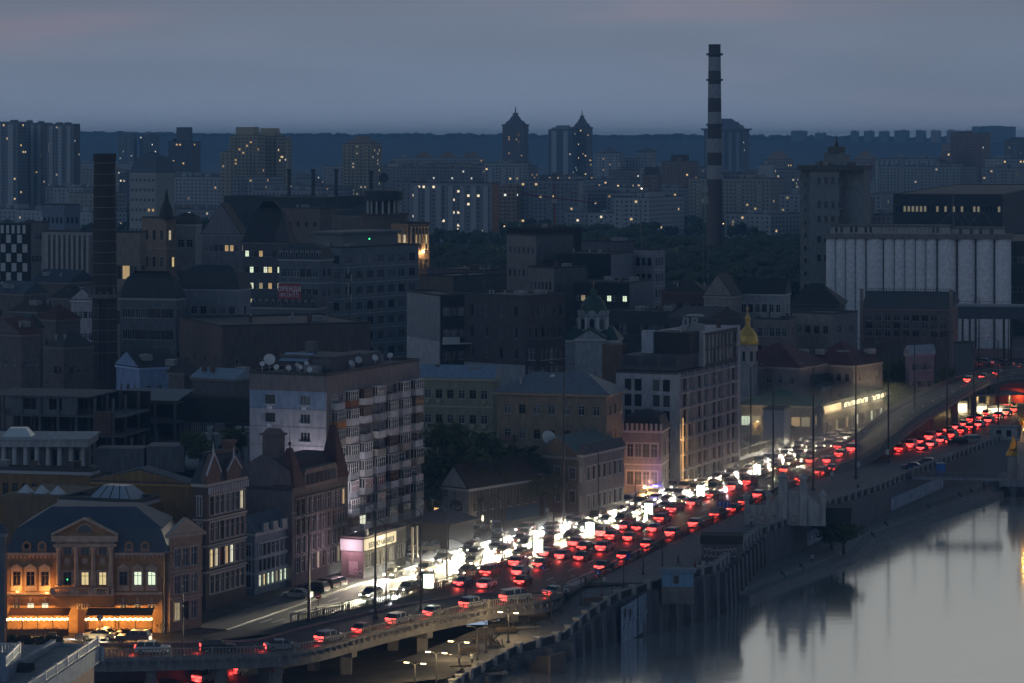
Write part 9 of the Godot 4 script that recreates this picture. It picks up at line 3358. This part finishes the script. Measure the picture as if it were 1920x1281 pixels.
	# benches, bikes' stand-in sculpture, stair
	for q in [[865, 1262, 0.4, "long dark bench nearest the lit lamp"], [880, 1228, 0.4, "dark bench below the graffiti abutment"], [905, 1205, 0.3, "dark bench behind the sculpture"], [1008, 1165, 0.3, "dark bench near the balustrade's end"], [1115, 1134, 0.2, "dark bench by the quay parapet"], [950, 1190, 0.3, "dark bench on the brown planting bed"]]:
		o = thing("park_bench", q[3], "bench", GP(q[0], q[1]) + V(0, 0.04, 0), q[2])
		b = MB.new()
		b.box(-1.6, 0.4, -0.3, 1.6, 0.48, 0.3)
		part(o, "seat", b, mat(lin(0.07, 0.05, 0.035), 0.8, ""))
		b = MB.new()
		b.box(-1.6, 0.55, -0.34, 1.6, 0.95, -0.28)
		part(o, "backrest", b, mat(lin(0.07, 0.05, 0.035), 0.8, ""))
		for x in [-1.3, 1.3]:
			b = MB.new()
			b.box(x - 0.08, 0, -0.3, x + 0.08, 0.398, 0.28)
			part(o, "leg", b, mat(lin(0.05), 0.6, ""))
	o = thing("abstract_sculpture", "dark spiky sculpture on the promenade beside the lit lamp", "sculpture", GP(930, 1214) + V(0, 0.04, 0))
	b = MB.new()
	b.box(-1.2, 0, -0.6, 1.2, 0.3, 0.6)
	part(o, "plinth", b, mat(lin(0.06), 0.8, ""))
	b = MB.new()
	for i in 9:
		b.bar(V(rng.randf_range(-1, 1), 0.3, 0), V(rng.randf_range(-1.3, 1.3), rng.randf_range(1.0, 2.2), rng.randf_range(-0.4, 0.4)), 0.18, 0.2)
	part(o, "metalwork", b, mat(lin(0.02), 0.5, ""))
	for q in [[905, 1265, "near bed of low shrubs"], [970, 1178, "brown bed of low shrubs by the abutment"]]:
		o = thing("planting_bed", "dark planting bed with a stone rim, the " + q[2], "planting bed", GP(q[0], q[1]) + V(0, 0.04, 0), 0.3)
		b = MB.new()
		b.box(-3.2, 0, -1.0, 3.2, 0.35, 1.0)
		part(o, "rim", b, mat(lin(0.15), 0.9, ""))
		b = MB.new()
		for i in 90:
			b.ball(V(rng.randf_range(-3, 3), 0.4, rng.randf_range(-0.9, 0.9)), V(0.22, 0.2, 0.2), 5, 3)
		part(o, "foliage", b, mat(lin(0.03, 0.03, 0.018), 0.9, ""))
	o = thing("quay_stair", "flight of dark steps down from the promenade through the quay wall", "stairs", GP(1030, 1232), deg_to_rad(-30))
	for i in 10:
		b = MB.new()
		b.box(-1.8, -0.05 - (i + 1) * 0.17 - 0.3, i * 0.34, 1.8, 0.05 - i * 0.17, i * 0.34 + 0.33)
		piece(o, "step", b.mesh(mat(lin(0.07, 0.06, 0.055), 0.9, "")))
	b = MB.new()
	b.box(2.0, -4, -0.4, 2.4, 0.9, 4.0)
	part(o, "side_wall", b, mat(lin(0.16, 0.12, 0.1), 0.9, "streak"))
	# lit filling-station canopy under the viaduct and the red tent behind
	o = thing("roadside_canopy", "low roadside canopy with warm strip lights seen between the viaduct piers", "canopy", G(1800, 774), deg_to_rad(-70))
	b = MB.new()
	b.box(-4, 4.2, -16, 4, 4.7, 16)
	part(o, "canopy_roof", b, mat(lin(0.2), 0.7, ""))
	for z in [-14.0, -5.0, 5.0, 14.0]:
		b = MB.new()
		b.box(-0.2, 0, z - 0.2, 0.2, 4.198, z + 0.2)
		part(o, "post", b, mat(lin(0.12), 0.7, ""))
		b = MB.new()
		b.box(-2.5, 4.05, z - 1.6, 2.5, 4.196, z + 1.6)
		part(o, "strip_lamp", b, glow(lin(1.0, 0.66, 0.26), 7.0))
		omni(o, V(0, 3.8, z + 1.9), lin(1.0, 0.66, 0.26), 40.0, 0.5)
	for q in [[1803, 778, 2.6, 2.0], [1840, 778, 3.0, 1.3], [1872, 780, 5.0, 1.1]]:
		var t := thing("lit_kiosk", "small glowing kiosk front beneath the viaduct at %s" % ["its third pier", "its fourth pier", "the street behind it"][0 if q[0] < 1810 else 1 if q[0] < 1850 else 2], "kiosk", G(q[0], q[1]))
		b = MB.new()
		b.box(-q[2] / 2 - 0.2, 0, -2, q[2] / 2 + 0.2, q[3] + 1.4, 0)
		part(t, "cabin", b, mat(lin(0.15), 0.8, ""))
		b = MB.new()
		b.box(-q[2] / 2, 0.7, 0.003, q[2] / 2, 0.7 + q[3], 0.06)
		part(t, "lit_window", b, glow(lin(1.0, 0.84, 0.48), 2.2))
		omni(t, V(0, 1.2, 1.0), lin(1.0, 0.84, 0.48), 14.0, 0.4)
	o = thing("red_tent", "dull red dome tent behind the lit canopy at the right edge", "tent", G(1905, 752))
	b = MB.new()
	b.lathe(Vector3.ZERO, [V2(6, 0), V2(5.6, 2.0), V2(4.2, 3.6), V2(2, 4.6), V2(0, 4.9)], 20)
	part(o, "canvas", b, mat(lin(0.2, 0.02, 0.03), 0.8, ""))
	b = MB.new()
	for i in 8:
		b.ball(V(-6.0 + i * 1.7, 2.4, 6.2), V(0.2, 0.2, 0.2), 6, 4)
	part(o, "bulb_string", b, glow(lin(1.0, 0.45, 0.1), 12.0))
	b = MB.new()
	b.tube(V(-6.4, 2.62, 6.2), V(6.4, 2.62, 6.2), 0.03, 0.03, 4)
	for x in [-6.3, 6.3]:
		b.tube(V(x, 0, 6.2), V(x, 2.65, 6.2), 0.05, 0.05, 5)
	part(o, "bulb_frame", b, mat(lin(0.05), 0.7, ""))
	omni(o, V(0, 2.4, 7.0), lin(1.0, 0.45, 0.1), 20.0, 0.4)
	# boats? none; a low wall by the far road
	o = thing("far_road_wall", "pale low wall behind the far bridge approach", "wall", G(1850, 672), deg_to_rad(-4))
	b = MB.new()
	b.box(-12, 0, -0.3, 22, 3.0, 0.3)
	part(o, "wall", b, mat(lin(0.3, 0.29, 0.27), 0.9, "streak"))

func wall_x(d: float) -> float:
	for i in wall_top.size() - 1:
		var a: Vector3 = wall_top[i]
		var b: Vector3 = wall_top[i + 1]
		if -a.z >= d and -b.z <= d:
			return lerpf(a.x, b.x, (d + a.z) / (a.z - b.z))
	return wall_top[0].x

func _ready() -> void:
	rng.seed = 20240
	tex_bump = noise_tex(0.018, 4, Color.BLACK, Color.WHITE, 9, 256)
	tex_bump.as_normal_map = true
	tex_bump.color_ramp = null
	tex_bump.bump_strength = 6.0
	set_camera()
	tex_plaster = noise_tex(0.02, 5, Color(0.84, 0.84, 0.84), Color(1, 1, 1), 3)
	tex_streak = noise_tex(0.03, 5, Color(0.8, 0.8, 0.82), Color(1, 1, 1), 4, 256, true)
	tex_ground = noise_tex(0.02, 5, Color(0.7, 0.7, 0.7), Color(1, 1, 1), 6, 512)
	for c in [lin(0.012, 0.014, 0.018), lin(0.02, 0.024, 0.03), lin(0.05, 0.055, 0.06), lin(0.015, 0.016, 0.018), lin(0.1, 0.1, 0.1), lin(0.03, 0.03, 0.032)]:
		var m := StandardMaterial3D.new()
		m.resource_name = "window glass"
		m.albedo_color = c.linear_to_srgb()
		m.roughness = 0.12
		glass.append(m)
	lits = [glow(lin(1.0, 0.78, 0.36), 0.75), glow(lin(1.0, 0.66, 0.28), 0.5), glow(lin(0.95, 0.95, 0.7), 0.9), glow(lin(0.86, 1.0, 0.72), 1.0), glow(lin(1.0, 0.8, 0.42), 0.3), glow(lin(1.0, 0.85, 0.55), 0.6)]
	set_lines()
	build_ground()
	build_roads()
	build_hills()
	build_bridges()
	build_quay()
	build_fences()
	build_far()
	build_chimneys()
	build_mid()
	build_elevator()
	build_flats()
	build_lower_left()
	build_riverside()
	build_trees()
	build_poles()
	build_signs()
	parked()
	traffic()
	build_people()
	build_road_haze()
